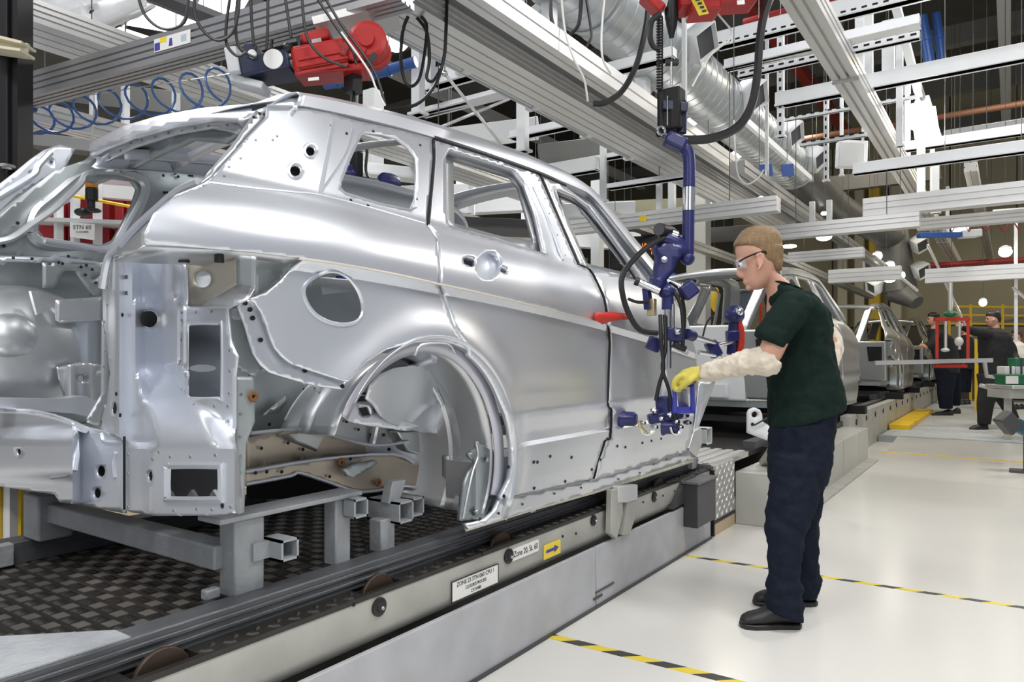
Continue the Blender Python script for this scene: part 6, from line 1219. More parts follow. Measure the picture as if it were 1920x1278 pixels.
far_lamps = [(1545, 443, 7.9, 26, 12, 'flood lamp beside the bridge beam behind the worker'), (1645, 480, 11.5, 16, 11, 'upper round lamp beside the drop duct'), (1668, 497, 11.1, 16, 10, 'middle round lamp beside the drop duct'), (1668, 523, 11.9, 20, 9, 'lower round lamp beside the drop duct'), (1690, 516, 12.0, 12, 10, 'small round lamp touching the drop duct'), (1885, 472, 9.0, 20, 14, 'round lamp in a guard by the thin grey pole'), (1843, 567, 11.0, 12, 10, 'small pendant lamp above the walking worker'), (1800, 428, 9.2, 26, 8, 'flat lamp under the zigzag cable'), (1328, 292, 6.6, 34, 12, 'square lamp behind the manipulator elbow'), (742, 76, 5.4, 46, 28, 'big round lamp beside the red hoist'), (1430, 373, 6.9, 16, 8, 'small spot lamp on the bridge end'), (1790, 430, 10, 10, 7, 'tiny lamp beside the flat lamp'), (1545, 400, 10.4, 10, 5, 'far strip lamp behind the worker head'), (1345, 380, 9, 22, 4, 'long thin tube lamp behind the manipulator pole'), (1480, 462, 10, 24, 4, 'thin tube lamp behind the worker neck')]
for u, v, d, w_, h_, lb in far_lamps:
    k = d / FPX; o = T('hall_lamp', lb, 'lamp', W(u, v + h_ / 2, d))
    part('glowing_dish', M_LAMPF, o, lambda m: m.ball(W(u, v, d), (w_ * k * 0.55, w_ * k * 0.55, h_ * k * 0.7), 14, 8)); part('hood', M_WHITE2, o, lambda m: m.turn(W(u, v - h_ * 0.5, d), (0, 0, 1), [(w_ * k * 0.5, 0), (w_ * k * 0.40, h_ * k * 0.2), (w_ * k * 0.12, h_ * k * 0.4)], 14)); hang(o, W(u, v - h_ * 0.7, d), 0.008)
# bright roof lights seen in the upper corner
o = T('roof_light', 'large bright glazed roof light above the cable tray', 'roof light', W(340, 20, 9)); 
for k, q in enumerate((((230, 45), (320, -20), (380, -20), (330, 62)), ((335, 62), (385, -15), (470, -10), (430, 60)), ((205, 60), (225, 50), (300, 75), (240, 92)))): part('pane', M_SKY, o, lambda m: m.prism([W(u, v, 9.0) for u, v in q], FW * 0.02))
for k, q in enumerate((((228, 48), (322, -22)), ((332, 64), (384, -18)))): part('glazing_bar', M_WHITE, o, lambda m: m.beam(W(*q[0], 8.98), W(*q[1], 8.98), 0.05, 0.05))
o = T('roof_light', 'flat bright roof light seen through the rear door window', 'roof light', W(893, 325, 8)); part('pane', M_SKY, o, lambda m: m.prism([W(u, v, 8.0) for u, v in ((856, 312), (925, 330), (900, 337), (848, 318))], FW * 0.02)); part('frame', M_WHITE2, o, lambda m: m.tube([W(u, v, 7.97) for u, v in ((854, 310), (930, 330), (900, 340), (846, 319), (854, 310))], 0.03, 4))
o = T('roof_light', 'pale roof light strip seen under the tailgate header', 'roof light', W(340, 300, 7)); part('pane', M_SKY, o, lambda m: m.prism([W(u, v, 7.0) for u, v in ((268, 285), (330, 288), (405, 305), (400, 318), (290, 305))], FW * 0.02)); part('frame', M_WHITE2, o, lambda m: m.tube([W(u, v, 6.97) for u, v in ((266, 284), (330, 287), (407, 304))], 0.03, 4))

# --- cables
def cable(pts, r, label, material=None, group=None, d=None, cat='cable', name='hanging_cable', k=5):
    m_ = MB(); m_.tube([W(p[0], p[1], p[2] if len(p) > 2 else d) for p in pts], r, 6, smooth=k); return m_.build(name, material or M_BLACK, label=label, cat=cat, group=group)
fest = [[(258, -10), (270, 25), (292, 48), (318, 55), (345, 42), (352, 10), (354, -10)], [(365, -10), (366, 30), (385, 62), (410, 76), (435, 62), (446, 30), (450, -10)], [(432, -10), (424, 50), (426, 85), (445, 105), (462, 98)], [(446, -10), (442, 45), (446, 82), (462, 100), (480, 108)], [(470, -10), (472, 40), (476, 85)], [(502, -10), (502, 40), (500, 92)], [(534, -10), (540, 30), (546, 70)], [(566, -10), (570, 40), (580, 78), (610, 110), (650, 125)], [(590, -10), (630, 50), (660, 92), (668, 120)], [(606, -10), (640, 46), (700, 130), (722, 196)]]
for i_, q in enumerate(fest): cable(q, 0.0055, 'thin black festoon cable looping down to the red hoist', group='festoon cables above the red hoist', d=2.64 + 0.0122 * i_)
cable([(640, 60), (690, 130), (705, 165), (722, 198)], 0.004, 'thin pale wire hanging from the red hoist to the roof', M_CABLE, d=2.71)
for i_, q in enumerate(([(765, 31), (755, 60), (752, 120), (765, 160), (785, 150), (796, 100), (800, 50), (790, 31)], [(780, 31), (800, 60), (805, 110), (800, 145), (812, 152), (826, 130)], [(838, 0), (836, 60), (832, 110), (815, 160), (780, 196), (730, 205)])): cable(q, 0.008, 'black hose loop hanging from the runway trolley', group='hoses at the runway trolley', d=3.27 + 0.035 * i_)
cable([(1216, -10), (1214, 30), (1205, 80), (1190, 130), (1165, 172), (1135, 192), (1112, 194)], 0.016, 'thick black hose sagging from the second hoist towards the runway rail', d=3.9)
cable([(1446, -10), (1432, 30), (1424, 80), (1420, 140), (1408, 200), (1380, 240), (1330, 260), (1275, 262)], 0.022, 'heavy black hose curving down to the manipulator head', d=3.6)
cable([(1032, -10), (1034, 35), (1045, 60), (1064, 66), (1085, 45), (1090, -10)], 0.011, 'black cable loop hanging before the duct mouth', d=4.0)
cable([(1098, -10), (1106, 40), (1108, 70), (1095, 92), (1078, 100)], 0.008, 'thin black cable beside the duct mouth', d=4.0); cable([(1052, -10), (1060, 60), (1076, 110), (1095, 148), (1102, 190)], 0.006, 'white cable hanging to the runway rail', M_CABLE, d=3.7); cable([(1134, -10), (1128, 60), (1130, 110), (1145, 138)], 0.006, 'white cable end hanging before the duct', M_CABLE, d=3.8)
cable([(1335, 14), (1362, 45), (1372, 60), (1364, 78), (1335, 100), (1310, 140), (1298, 162)], 0.005, 'thin white cable draped over the spiral duct', M_CABLE, d=3.62); hang(cable([(1376, 225), (1380, 300), (1385, 330), (1400, 345), (1420, 335), (1432, 318)], 0.006, 'thin white cable loop below the blue signs', M_CABLE, d=5.3), W(1376, 226, 5.3))
# --- roof steel far above
for k in range(7):
    y = 4.5 + k * 3.2; m_ = MB(); m_.bb((-15, y, 7.6), (11, y + 0.25, 8.0)); m_.build('roof_truss', mat('grey_roof_steel', (0.20, 0.20, 0.18), 0.1, 0.6), label='grey steel roof truss beam spanning the hall', cat='roof beam', group='roof truss beams')
for k in range(5):
    x = -11 + k * 3.6; m_ = MB(); m_.bb((x, 3, 7.2), (x + 0.2, 24, 7.45)); m_.build('roof_purlin', [M_WHITE2, mat('grey_roof_steel', (0.2, 0.2, 0.18), 0.1, 0.6), M_REDDK, M_WHITE2, M_REDDK][k], label=['white purlin under the roof near the far wall corner', 'grey purlin under the hall roof', 'dark red pipe purlin above the duct', 'white purlin above the walkway', 'dark red pipe under the roof above the walkway'][k], cat='roof beam')
for k, (u0, v0, u1, z, lb) in enumerate(((1395, 45, 1580, 4.6, 'dark red pipe run behind the second hoist'), (1500, 262, 2000, 5.0, 'brown cable duct along the beige wall'), (1620, 505, 2000, 3.0, 'dark red pipe low across the far bays'), (1100, 250, 1330, 4.2, 'dark pipe behind the spiral duct'))):
    p, q = xline(u0, v0, u1, z); m_ = MB(); m_.cyl(p, q, 0.05, n=10); m_.build('pipe_run', M_REDDK if k != 1 else mat('brown_paint', (0.16, 0.07, 0.04), 0, 0.5), label=lb, cat='pipe')
# ================================================================ SECOND HOIST AND MANIPULATOR
o = T('chain_hoist', 'long red hoist with a yellow sticker and black chain motor above the manipulator', 'hoist', W(1300, 30, 3.55))
dh = 3.6
part('casing', M_RED, o, lambda m: m.beam(W(1268, 2, dh), W(1412, -8, dh), 0.16, 0.11), bev=0.012); part('casing_end', M_RED, o, lambda m: m.beam(W(1290, 16, dh - 0.02), W(1345, 12, dh - 0.02), 0.15, 0.09), bev=0.012); part('casing_nose', M_RED, o, lambda m: m.beam(W(1205, -10, dh), W(1240, 24, dh), 0.10, 0.05), bev=0.01)
st = part('sticker', M_YELLOWST, o, lambda m: m.prism([W(u, v, dh - 0.105) for u, v in ((1294, -5), (1316, -5), (1329, 25), (1311, 29))], FW * 0.004), label='yellow warning sticker')
for k in range(4): part('print_mark', M_INK, st, lambda m: m.beam(W(1304 + k * 4.2, 0 + k * 7, dh - 0.108), W(1312 + k * 4, -1.5 + k * 7, dh - 0.108), 0.002, 0.010))
part('sticker', M_PAPER, o, lambda m: m.beam(W(1382, 5, dh - 0.085), W(1396, 4, dh - 0.085), 0.004, 0.02))
part('chain_motor', M_BLACK, o, lambda m: m.turn(W(1259, 48, dh), (0, 0, 1), [(0.012, -0.06), (0.02, -0.03), (0.028, 0), (0.03, 0.02), (0.034, 0.03), (0.034, 0.16)], 16)); part('wire', M_STEEL, o, lambda m: m.cyl(W(1260, 60, dh), W(1260, 116, dh), 0.003, n=6)); part('wire_clamp', M_BLACK, o, lambda m: m.beam(W(1248, 117, dh), W(1272, 117, dh), 0.03, 0.028), bev=0.004)
part('motor_bracket', M_STEEL, o, lambda m: m.beam(W(1232, 4, dh), W(1250, 8, dh), 0.06, 0.05))
cable([(1238, 25), (1222, 40), (1219, 70), (1226, 88), (1238, 92)], 0.014, 'thick black hose bend at the second hoist', d=3.528)
pts = []
for k in range(26 * 8): pts.append(W(1237 + 0.0 * k, 30 + k * (139 / 208), 3.56) + RT * (0.014 * math.cos(k * math.pi / 4)) + FW * (0.014 * math.sin(k * math.pi / 4)))
m_ = MB(); m_.tube(pts, 0.0045, 5); m_.build('coiled_cable', M_BLACK, label='springy black coiled cable hanging to the manipulator head', cat='cable')

dm = 3.58
mp = T('lifting_manipulator', 'navy door-lifting manipulator with pole, suction cups and hoses at the front door', 'manipulator', W(1250, 800, dm))
B = lambda u0, v0, u1, v1, w, h, dd=0.0, up=(0, 0, 1): (lambda m: m.beam(W(u0, v0, dm + dd), W(u1, v1, dm + dd), w, h, up=up))
Cc = lambda u0, v0, u1, v1, r, dd=0.0, dd1=None, n=16: (lambda m: m.cyl(W(u0, v0, dm + dd), W(u1, v1, dm + (dd if dd1 is None else dd1)), r, n=n))
V_ = (0, 1, 0)
part('suspension_rod', M_CHROME, mp, Cc(1259, 116, 1259, 160, 0.006))
part('head_block', M_BLACKM, mp, B(1262, 168, 1262, 245, 0.10, 0.085, up=V_), bev=0.008); part('head_cylinder', M_BLACKM, mp, Cc(1240, 170, 1240, 250, 0.020)); part('head_cylinder', M_BLUEDK, mp, Cc(1278, 190, 1278, 250, 0.024)); part('head_clamp', M_BLUEDK, mp, B(1240, 200, 1286, 206, 0.09, 0.05), bev=0.006); part('head_strip', M_CHROME, mp, B(1252, 180, 1252, 235, 0.004, 0.010, -0.05, V_))
part('pivot_ring', M_CHROME, mp, lambda m: (m.ring(W(1240, 245, dm - 0.04), FW + RT * -0.3, 0.020, 0.007, 20, 6))); part('pivot_bore', M_HOLE, mp, lambda m: m.turn(W(1240, 245, dm - 0.035), FW, [(0.001, 0), (0.018, 0), (0.018, 0.05)], 14))
part('elbow_block', M_BLUE, mp, B(1248, 258, 1284, 275, 0.09, 0.07), bev=0.015)
part('pole', M_BLUE, mp, lambda m: m.tube([W(1272, 272, dm), W(1286, 280, dm), W(1292, 300, dm), W(1292, 350, dm), W(1291, 400, dm), W(1290, 478, dm)], 0.030, 16, smooth=4)); part('pole_sleeve', M_CHROME, mp, Cc(1291.5, 352, 1291, 395, 0.0315)); part('pole_foot', M_BLUE, mp, lambda m: m.ball(W(1289, 484, dm), 0.036, 14, 10))
part('shoulder_housing', M_BLUE, mp, lambda m: m.tube([W(1236, 446, dm), W(1262, 452, dm), W(1284, 470, dm), W(1292, 486, dm)], [0.03, 0.04, 0.034, 0.028], 14, smooth=3)); part('shoulder_motor', M_BLACK, mp, lambda m: m.cyl(W(1236, 430, dm - 0.06), W(1258, 436, dm + 0.05), 0.032, n=20)); part('motor_cap', M_GREYPL, mp, lambda m: m.cyl(W(1235, 430, dm - 0.065), W(1237, 430.5, dm - 0.055), 0.029, n=20))
part('shoulder_collar', M_CHROME, mp, lambda m: m.cyl(W(1258, 440, dm), W(1268, 444, dm), 0.033, n=18))
arm = panel('arm_plate', [(1222, 455), (1278, 457), (1292, 470), (1272, 486), (1262, 510), (1246, 530), (1238, 548), (1226, 545), (1228, 505), (1232, 478)], lambda u, v: W(u, v, dm - 0.04), M_BLUE, mp, step=12, solid=0.06); part('arm_boss', M_CHROME, arm, lambda m: m.turn(W(1245, 487, dm - 0.042), -FW, [(0.017, 0), (0.016, 0.008), (0.001, 0.010)], 16))
part('knuckle', M_BLUE, mp, lambda m: m.ball(W(1234, 528, dm), 0.045, 14, 10)); part('knuckle_shaft', M_CHROME, mp, Cc(1225, 540, 1250, 536, 0.014)); part('guide_roller', M_CHROME, mp, Cc(1196, 528, 1236, 546, 0.019, -0.05)); part('roller_cap', M_BLACK, mp, Cc(1191, 526, 1198, 529, 0.021, -0.05))
part('cross_tube', M_CHROME, mp, Cc(1242, 524, 1292, 545, 0.018, 0.03)); part('tube_clamp', M_BLUE, mp, B(1282, 532, 1300, 556, 0.07, 0.08, 0.03), bev=0.012); part('tube_clamp', M_BLUE, mp, lambda m: m.ball(W(1250, 546, dm), (0.045, 0.045, 0.04), 14, 10))
part('stanchion', M_BLUE, mp, Cc(1252, 548, 1252, 580, 0.030)); part('stanchion_tube', M_CHROME, mp, Cc(1252, 578, 1252, 690, 0.019)); part('stanchion_clamp', M_BLUE, mp, B(1246, 624, 1280, 630, 0.07, 0.07), bev=0.012); part('clamp_knob', M_CHROME, mp, lambda m: m.ball(W(1270, 622, dm - 0.05), 0.016, 10, 8)); part('clamp_rod', M_CHROME, mp, Cc(1262, 570, 1262, 615, 0.008, -0.03))
part('lower_tube', M_WHITE, mp, Cc(1246, 692, 1246, 745, 0.014)); part('lower_block', M_BLUE, mp, B(1244, 742, 1246, 780, 0.07, 0.06, up=V_), bev=0.008); part('lower_arm', M_BLUE, mp, B(1215, 786, 1290, 772, 0.06, 0.05), bev=0.01)
part('side_plate', M_BLUE, mp, B(1212, 540, 1216, 580, 0.03, 0.05, -0.02, V_), bev=0.004); part('valve_box', M_BRASS, mp, B(1222, 560, 1222, 592, 0.04, 0.035, -0.02, V_), bev=0.004); part('mid_plate', M_BLUE, mp, B(1214, 640, 1238, 650, 0.05, 0.07), bev=0.01)
for u, v in ((1183, 785), (1262, 800)):
    part('suction_cup', M_BLUE, mp, lambda m: m.turn(W(u, v, dm - 0.015), FW * 0.35 - RT * 0.95, [(0.026, -0.03), (0.036, -0.02), (0.036, 0.03), (0.044, 0.045), (0.044, 0.055)], 18))
for u, v, r in ((1205, 792, .012), (1228, 770, .016), (1240, 784, .014), (1256, 778, .015), (1268, 790, .014), (1284, 778, .016), (1290, 792, .013), (1228, 800, .012), (1275, 800, .012)):
    part('fitting', M_CHROME, mp, lambda m: m.turn(W(u, v, dm - 0.04), FW - RT * 0.5, [(r * 0.6, -0.02), (r, -0.01), (r, 0.01), (r * 0.6, 0.03)], 8))
part('brass_elbow', M_BRASS, mp, lambda m: m.tube([W(1198, 790, dm - 0.05), W(1202, 802, dm - 0.05), W(1212, 812, dm - 0.05)], 0.010, 8, smooth=3))
for q in ([(1200, 800), (1206, 812), (1216, 814), (1226, 806), (1228, 796)], [(1258, 800), (1262, 812), (1272, 812), (1278, 802)]): part('chrome_loop', M_CHROME, mp, lambda m: m.tube([W(u, v, dm - 0.05) for u, v in q], 0.008, 8, smooth=4))
hz = [([(1244, 446, -.05), (1215, 462, -.10), (1185, 490, -.14), (1166, 520, -.16), (1168, 555, -.16), (1180, 590, -.14), (1200, 618, -.10), (1232, 624, -.06)], 0.017), ([(1178, 560, -.12), (1195, 566, -.10), (1215, 566, -.06)], 0.010), ([(1238, 590, -.06), (1240, 640, -.08), (1244, 690, -.08), (1236, 720, -.06), (1230, 750, -.03)], 0.013), ([(1246, 590, -.05), (1248, 650, -.07), (1242, 690, -.08), (1254, 730, -.07), (1262, 770, -.05), (1276, 806, -.04)], 0.012), ([(1262, 545, -.02), (1276, 570, -.03), (1281, 610, -.03), (1280, 650, -.02)], 0.013), ([(1256, 530, 0), (1275, 545, .03), (1284, 590, .05), (1280, 640, .05)], 0.010)]
for q, r in hz: part('air_hose', M_BLACK, mp, lambda m: m.tube([W(u, v, dm + dd) for u, v, dd in q], r * 0.8, 8, smooth=5))
hgrip = part('grip_frame', M_BLUEGRIP, mp, lambda m: m.tube([W(1266, 770, 3.45), W(1264, 722, 3.40), W(1298, 722, 3.40), W(1299, 768, 3.45)], 0.012, 8), label='vivid blue grip frame held by the glove')
part('grip_plate', M_STEEL, mp, lambda m: m.beam(W(1278, 730, 3.45), W(1284, 775, 3.5), 0.05, 0.012, up=(0, 1, 0))); part('grip_base', M_BLUEGRIP, mp, lambda m: m.beam(W(1262, 768, 3.48), W(1300, 768, 3.48), 0.05, 0.03))
part('small_valves', M_BLACK, mp, B(1262, 645, 1285, 655, 0.05, 0.03), bev=0.006); part('valve_stem', M_CHROME, mp, Cc(1268, 652, 1290, 662, 0.010))
part('reach_arm', M_CHROME, mp, Cc(1292, 628, 1345, 645, 0.014, 0.05, 0.25)); part('reach_joint', M_BLUE, mp, lambda m: m.cyl(W(1288, 626, dm + 0.05), W(1300, 630, dm + 0.08), 0.028, n=16)); part('reach_clamp', M_BLUE, mp, lambda m: m.beam(W(1330, 640, dm + 0.25), W(1345, 668, dm + 0.25), 0.07, 0.06), bev=0.01); part('reach_bar', M_CHROME, mp, lambda m: m.cyl(W(1338, 648, dm + 0.25), W(1380, 640, dm + 0.35), 0.013, n=12)); part('reach_arm', M_CHROME, mp, Cc(1310, 660, 1350, 668, 0.012, 0.15, 0.25))
part('tool_post', M_BLUE, mp, lambda m: m.beam(W(1372, 665, dm + 0.35), W(1376, 605, dm + 0.35), 0.05, 0.045, up=V_), bev=0.008); part('tool_head', M_BLUE, mp, lambda m: m.ball(W(1377, 590, dm + 0.35), 0.055, 16, 10)); part('tool_cap', M_CHROME, mp, lambda m: m.ball(W(1386, 584, dm + 0.31), 0.024, 12, 8)); part('tool_handle', M_REDBR, mp, lambda m: m.tube([W(1386, 600, dm + 0.33), W(1390, 625, dm + 0.33), W(1389, 650, dm + 0.33), W(1384, 662, dm + 0.33)], [0.014, 0.018, 0.018, 0.014], 10, smooth=3)); part('tool_clamp', M_BLUE, mp, lambda m: m.beam(W(1362, 630, dm + 0.35), W(1388, 628, dm + 0.35), 0.06, 0.06), bev=0.01)
part('tool_lever', M_BLACK, mp, lambda m: m.tube([W(1318, 630, dm + 0.2), W(1325, 605, dm + 0.22), W(1340, 588, dm + 0.25)], 0.005, 6, smooth=3))
# second manipulator further inside the line, seen through the quarter window
o = T('lifting_manipulator', 'navy manipulator unit seen through the quarter window', 'manipulator', W(700, 350, 4.9)); hang(o, W(668, 125, 4.9), 0.012)
part('upright', M_BLACKM, o, lambda m: m.beam(W(668, 285, 4.9), W(668, 340, 4.9), 0.08, 0.06, up=V_), bev=0.01); part('drum', M_BLUE, o, lambda m: m.turn(W(728, 345, 4.9), FW * 0.8 + RT * 0.6, [(0.001, -0.06), (0.07, -0.05), (0.075, 0), (0.07, 0.05), (0.001, 0.06)], 18)); part('shaft', M_CHROME, o, lambda m: m.cyl(W(660, 335, 4.9), W(725, 345, 4.9), 0.028)); part('body', M_BLUE, o, lambda m: m.ball(W(655, 328, 4.9), 0.07, 14, 10)); part('hose', M_BLACK, o, lambda m: m.tube([W(676, 262, 4.9), W(688, 280, 4.9), W(686, 320, 4.9), W(700, 345, 4.9)], 0.010, 6, smooth=4)); part('hanger_rod', M_STEEL, o, lambda m: m.cyl(W(668, 285, 4.9), W(668, 120, 4.9), 0.015))

# ================================================================ BACKGROUND BAYS
# red cabinets and station sign seen through the far quarter window
cabs = T('storage_rack', 'rack of red cabinets on white posts seen through the far quarter window', 'rack', (W(160, 420, 5.6).x, W(160, 420, 5.6).y, 0))
dd = 5.6
k = dd / FPX
for u in (110, 141, 183, 262): part('post', M_WHITE, cabs, lambda m: m.beam(Vector((W(u, 600, dd).x, W(u, 600, dd).y, 0)), W(u, 330, dd), 0.05, 0.05, up=V_))
for u0, u1, v0, v1 in ((104, 122, 378, 440), (126, 142, 378, 438), (150, 178, 370, 452), (186, 204, 365, 450), (214, 232, 362, 455), (236, 262, 350, 420), (70, 100, 395, 450)):
    part('cabinet', M_REDCAB, cabs, lambda m: m.prism([W(u, v, dd + 0.1) for u, v in ((u0, v0), (u1, v0), (u1, v1 + 40), (u0, v1 + 40))], FW * 0.3), bev=0.01)
part('top_beam', M_WHITE, cabs, lambda m: m.beam(W(70, 350, dd + 0.05), W(280, 366, dd + 0.05), 0.08, 0.10)); part('shelf', M_WHITE2, cabs, lambda m: m.beam(W(70, 416, dd + 0.05), W(280, 424, dd + 0.05), 0.30, 0.03)); part('yellow_pipe', M_YELLOW, cabs, lambda m: m.cyl(W(130, 366, dd - 0.1), W(250, 388, dd - 0.1), 0.012)); part('grey_back', M_WHITE2, cabs, lambda m: m.prism([W(u, v, dd + 0.45) for u, v in ((60, 330), (290, 330), (290, 520), (60, 520))], FW * 0.05))
sg = T('station_sign', 'white station sign STN 60 hung on the red cabinet rack', 'sign', W(155, 445, dd - 0.1)); part('board', M_PAPER, sg, lambda m: m.prism([W(u, v, dd - 0.108) for u, v in ((131, 416), (177, 420), (177, 450), (131, 444))], FW * 0.01)); lettering('STN 60', 0.045, W(154, 426, dd - 0.11), RT, (0, 0, 1), M_INK, 'lettering', sg); lettering('CLOSURES', 0.02, W(154, 435, dd - 0.11), RT, (0, 0, 1), M_INK, 'lettering', sg)
o = T('hanging_tool', 'orange and black power tool hanging beyond the far quarter window', 'power tool', W(170, 400, 4.42)); hang(o, W(172, 61, 4.42)); part('orange_cap', M_ORANGE, o, lambda m: m.turn(W(172, 352, 4.42), (0, 0, 1), [(0.035, 0), (0.035, 0.03), (0.028, 0.05)], 14)); part('motor', M_BLACK, o, lambda m: m.cyl(W(172, 354, 4.42), W(172, 376, 4.42), 0.036, n=14)); part('neck', M_BLACK, o, lambda m: m.cyl(W(171, 374, 4.42), W(171, 394, 4.42), 0.022, n=12)); part('guard', M_BLACK, o, lambda m: (m.ball(W(156, 398, 4.42), (0.05, 0.05, 0.026), 14, 8), m.ball(W(174, 394, 4.42), (0.04, 0.05, 0.016), 14, 8))); part('cord', M_CABLE, o, lambda m: m.tube([W(172, 340, 4.42), W(170, 300, 4.42), W(176, 200, 4.42), W(172, 60, 4.42)], 0.006, 6, smooth=3))
# LED board
o = T('led_board', 'black LED status board with orange text behind the screen pillar', 'display board', W(1180, 515, 8.0)); part('case', M_BLACKM, o, lambda m: m.prism([W(u, v, 8.0) for u, v in ((1144, 445), (1235, 440), (1235, 512), (1144, 505))], FW * 0.12), bev=0.01)
for k, (tx, u, v) in enumerate((('60', 1166, 476), ('80', 1166, 492), ('STOPS 02', 1186, 501), ('RUNNING', 1186, 510), ('LINE', 1212, 459), ('42', 1222, 466), ('17', 1224, 474))): lettering(tx, 0.05, W(u, v, 7.97), RT, (0, 0, 1), M_LED, 'led_text', o)
part('stand', M_GREYPL, o, lambda m: m.beam(Vector((W(1190, 508, 8.06).x, W(1190, 508, 8.06).y, 0)), W(1190, 508, 8.06), 0.06, 0.06, up=V_))
# items around the second car: yellow post, grey bin, red rack
o = T('marker_post', 'yellow pointed marker hanging beyond the tailgate opening of the second car', 'marker', W(1339, 585, 12.4)); part('marker', M_YELLOW, o, lambda m: m.turn(W(1339, 585, 12.4), (0, 0, 1), [(0.003, 0), (0.068, 0.10), (0.08, 0.20), (0.08, 0.37), (0.05, 0.42)], 14)); part('cord', M_BLACK, o, lambda m: m.cyl(W(1339, 542, 12.4), W(1339, 470, 12.4), 0.008)); hang(o, W(1339, 471, 12.4))
o = T('parts_bin', 'slate grey plastic parts bin beyond the worker chin', 'bin', W(1394, 575, 12.5)); part('tub', M_NAVYBOX, o, lambda m: m.prism([W(u, v, 12.5) for u, v in ((1378, 543), (1409, 541), (1407, 580), (1380, 580))], FW * 0.35), bev=0.02); part('rim', M_NAVYBOX, o, lambda m: m.beam(W(1376, 546, 12.47), W(1411, 544, 12.47), 0.03, 0.03)); part('stand', M_GREYPL, o, lambda m: m.beam(Vector((W(1394, 580, 12.7).x, W(1394, 580, 12.7).y, 0.0)), W(1394, 579, 12.7), 0.12, 0.12, up=V_))
o = T('tool_rack', 'open red tube rack beyond the worker neck', 'rack', W(1428, 580, 13.0))
for u in (1412, 1426, 1440): part('upright', M_REDBR, o, lambda m: m.beam(W(u, 580, 13.0), W(u, 535, 13.0), 0.03, 0.03, up=V_))
for v in (545, 560, 574): part('rail', M_REDBR, o, lambda m: m.beam(W(1410, v, 13.0), W(1442, v, 13.0), 0.025, 0.025))
part('leg', M_REDBR, o, lambda m: m.beam(Vector((W(1426, 580, 13.0).x, W(1426, 580, 13.0).y, 0.0)), W(1426, 580, 13.0), 0.04, 0.04, up=V_))
# red lifting frame with horizontal bar near the far workers
o = T('lifting_rig', 'red rectangular lifting frame with hanging grips in front of the bending worker', 'lifting frame', W(1786, 690, 10.6)); fd_ = 10.6
for u in (1757, 1815): part('side_bar', M_REDBR, o, lambda m: m.beam(W(u, 596, fd_), W(u, 672, fd_), 0.04, 0.04, up=V_))
for v in (598, 686): part('cross_bar', M_REDBR, o, lambda m: m.beam(W(1752, v, fd_), W(1818 if v < 650 else 1812, v, fd_), 0.05, 0.045))
for u in (1758, 1806): part('lower_bar', M_REDDK, o, lambda m: m.beam(W(u, 672, fd_), W(u, 686, fd_), 0.03, 0.03, up=V_))
for u, v0, v1 in ((1773, 602, 655), (1799, 602, 655)): part('grip_rod', M_ALU, o, lambda m: m.cyl(W(u, v0, fd_ - 0.05), W(u, v1, fd_ - 0.05), 0.02))
part('grip', M_WHITE2, o, lambda m: m.ball(W(1798, 640, fd_ - 0.05), (0.06, 0.06, 0.07), 10, 8)); part('grip', M_WHITE2, o, lambda m: m.ball(W(1772, 656, fd_ - 0.05), (0.06, 0.05, 0.03), 10, 8)); part('top_hook', M_GREEN, o, lambda m: m.ball(W(1782, 588, fd_), (0.09, 0.09, 0.05), 12, 8)); part('hanger_rope', M_ALU, o, lambda m: m.cyl(W(1782, 585, fd_), W(1782, 520, fd_), 0.03))
part('long_bar', M_ALU, o, lambda m: m.beam(W(1640, 680, fd_ - 0.2), W(1860, 675, fd_ - 0.2), 0.05, 0.06)); part('bar_return', M_ALU, o, lambda m: m.tube([W(1846, 678, fd_ - 0.2), W(1850, 705, fd_ - 0.2), W(1880, 708, fd_ - 0.2), W(1895, 708, fd_ - 0.2)], 0.03, 8)); part('bar_arm', M_WHITE2, o, lambda m: m.tube([W(1838, 722, fd_ - 0.3), W(1860, 728, fd_ - 0.3), W(1874, 730, fd_ - 0.3)], 0.03, 8))
# tool trolley, green crate, teal tool
o = T('tool_trolley', 'grey steel tool trolley beside the walking worker', 'trolley', (W(1905, 760, 9.6).x, W(1905, 760, 9.6).y, 0.098))
tl, tr2 = W(1872, 724, 9.6), W(1990, 726, 9.6); part('top', M_ALU, o, lambda m: m.beam(tl, tr2, 0.55, 0.05), bev=0.01); part('apron', M_CONVBEAM, o, lambda m: m.beam(tl - Vector((0, 0, 0.09)), tr2 - Vector((0, 0, 0.09)), 0.45, 0.12))
for q in (0.15, 0.85): part('leg', M_CONVBEAM, o, lambda m: m.beam(Vector((*tl.lerp(tr2, q).xy, 0.098)), tl.lerp(tr2, q) - Vector((0, 0, 0.03)), 0.09, 0.09, up=V_))
o = T('parts_crate', 'green plastic crate with a white card on the tool trolley', 'crate', W(1895, 722, 9.55)); part('crate', M_GREEN, o, lambda m: m.beam(W(1878, 711, 9.55), W(1918, 711, 9.55), 0.3, 0.14), bev=0.015); part('card', M_PAPER, o, lambda m: m.beam(W(1886, 712, 9.38), W(1909, 712, 9.38), 0.01, 0.10)); part('crate_rim', M_GREEN, o, lambda m: m.beam(W(1877, 704, 9.55), W(1919, 704, 9.55), 0.33, 0.03), bev=0.006)
for k, (u, v, m__) in enumerate(((1886, 684, M_PAPER), (1906, 684, M_WHITE2), (1906, 668.6, M_GREEN))): 
    o = T('tool_box', ['white card box stacked on the green crate', 'grey box stacked on the green crate', 'green box stacked on the grey box above the green crate'][k], 'box', W(u, v + 18, 9.6)); part('case', m__, o, lambda m: m.beam(W(u - 9, v + 10, 9.6), W(u + 9, v + 10, 9.6), 0.18, 0.11), bev=0.01); part('strap', M_GREYPL, o, lambda m: m.beam(W(u - 2, v + 10, 9.6), W(u + 2, v + 10, 9.6), 0.185, 0.115))
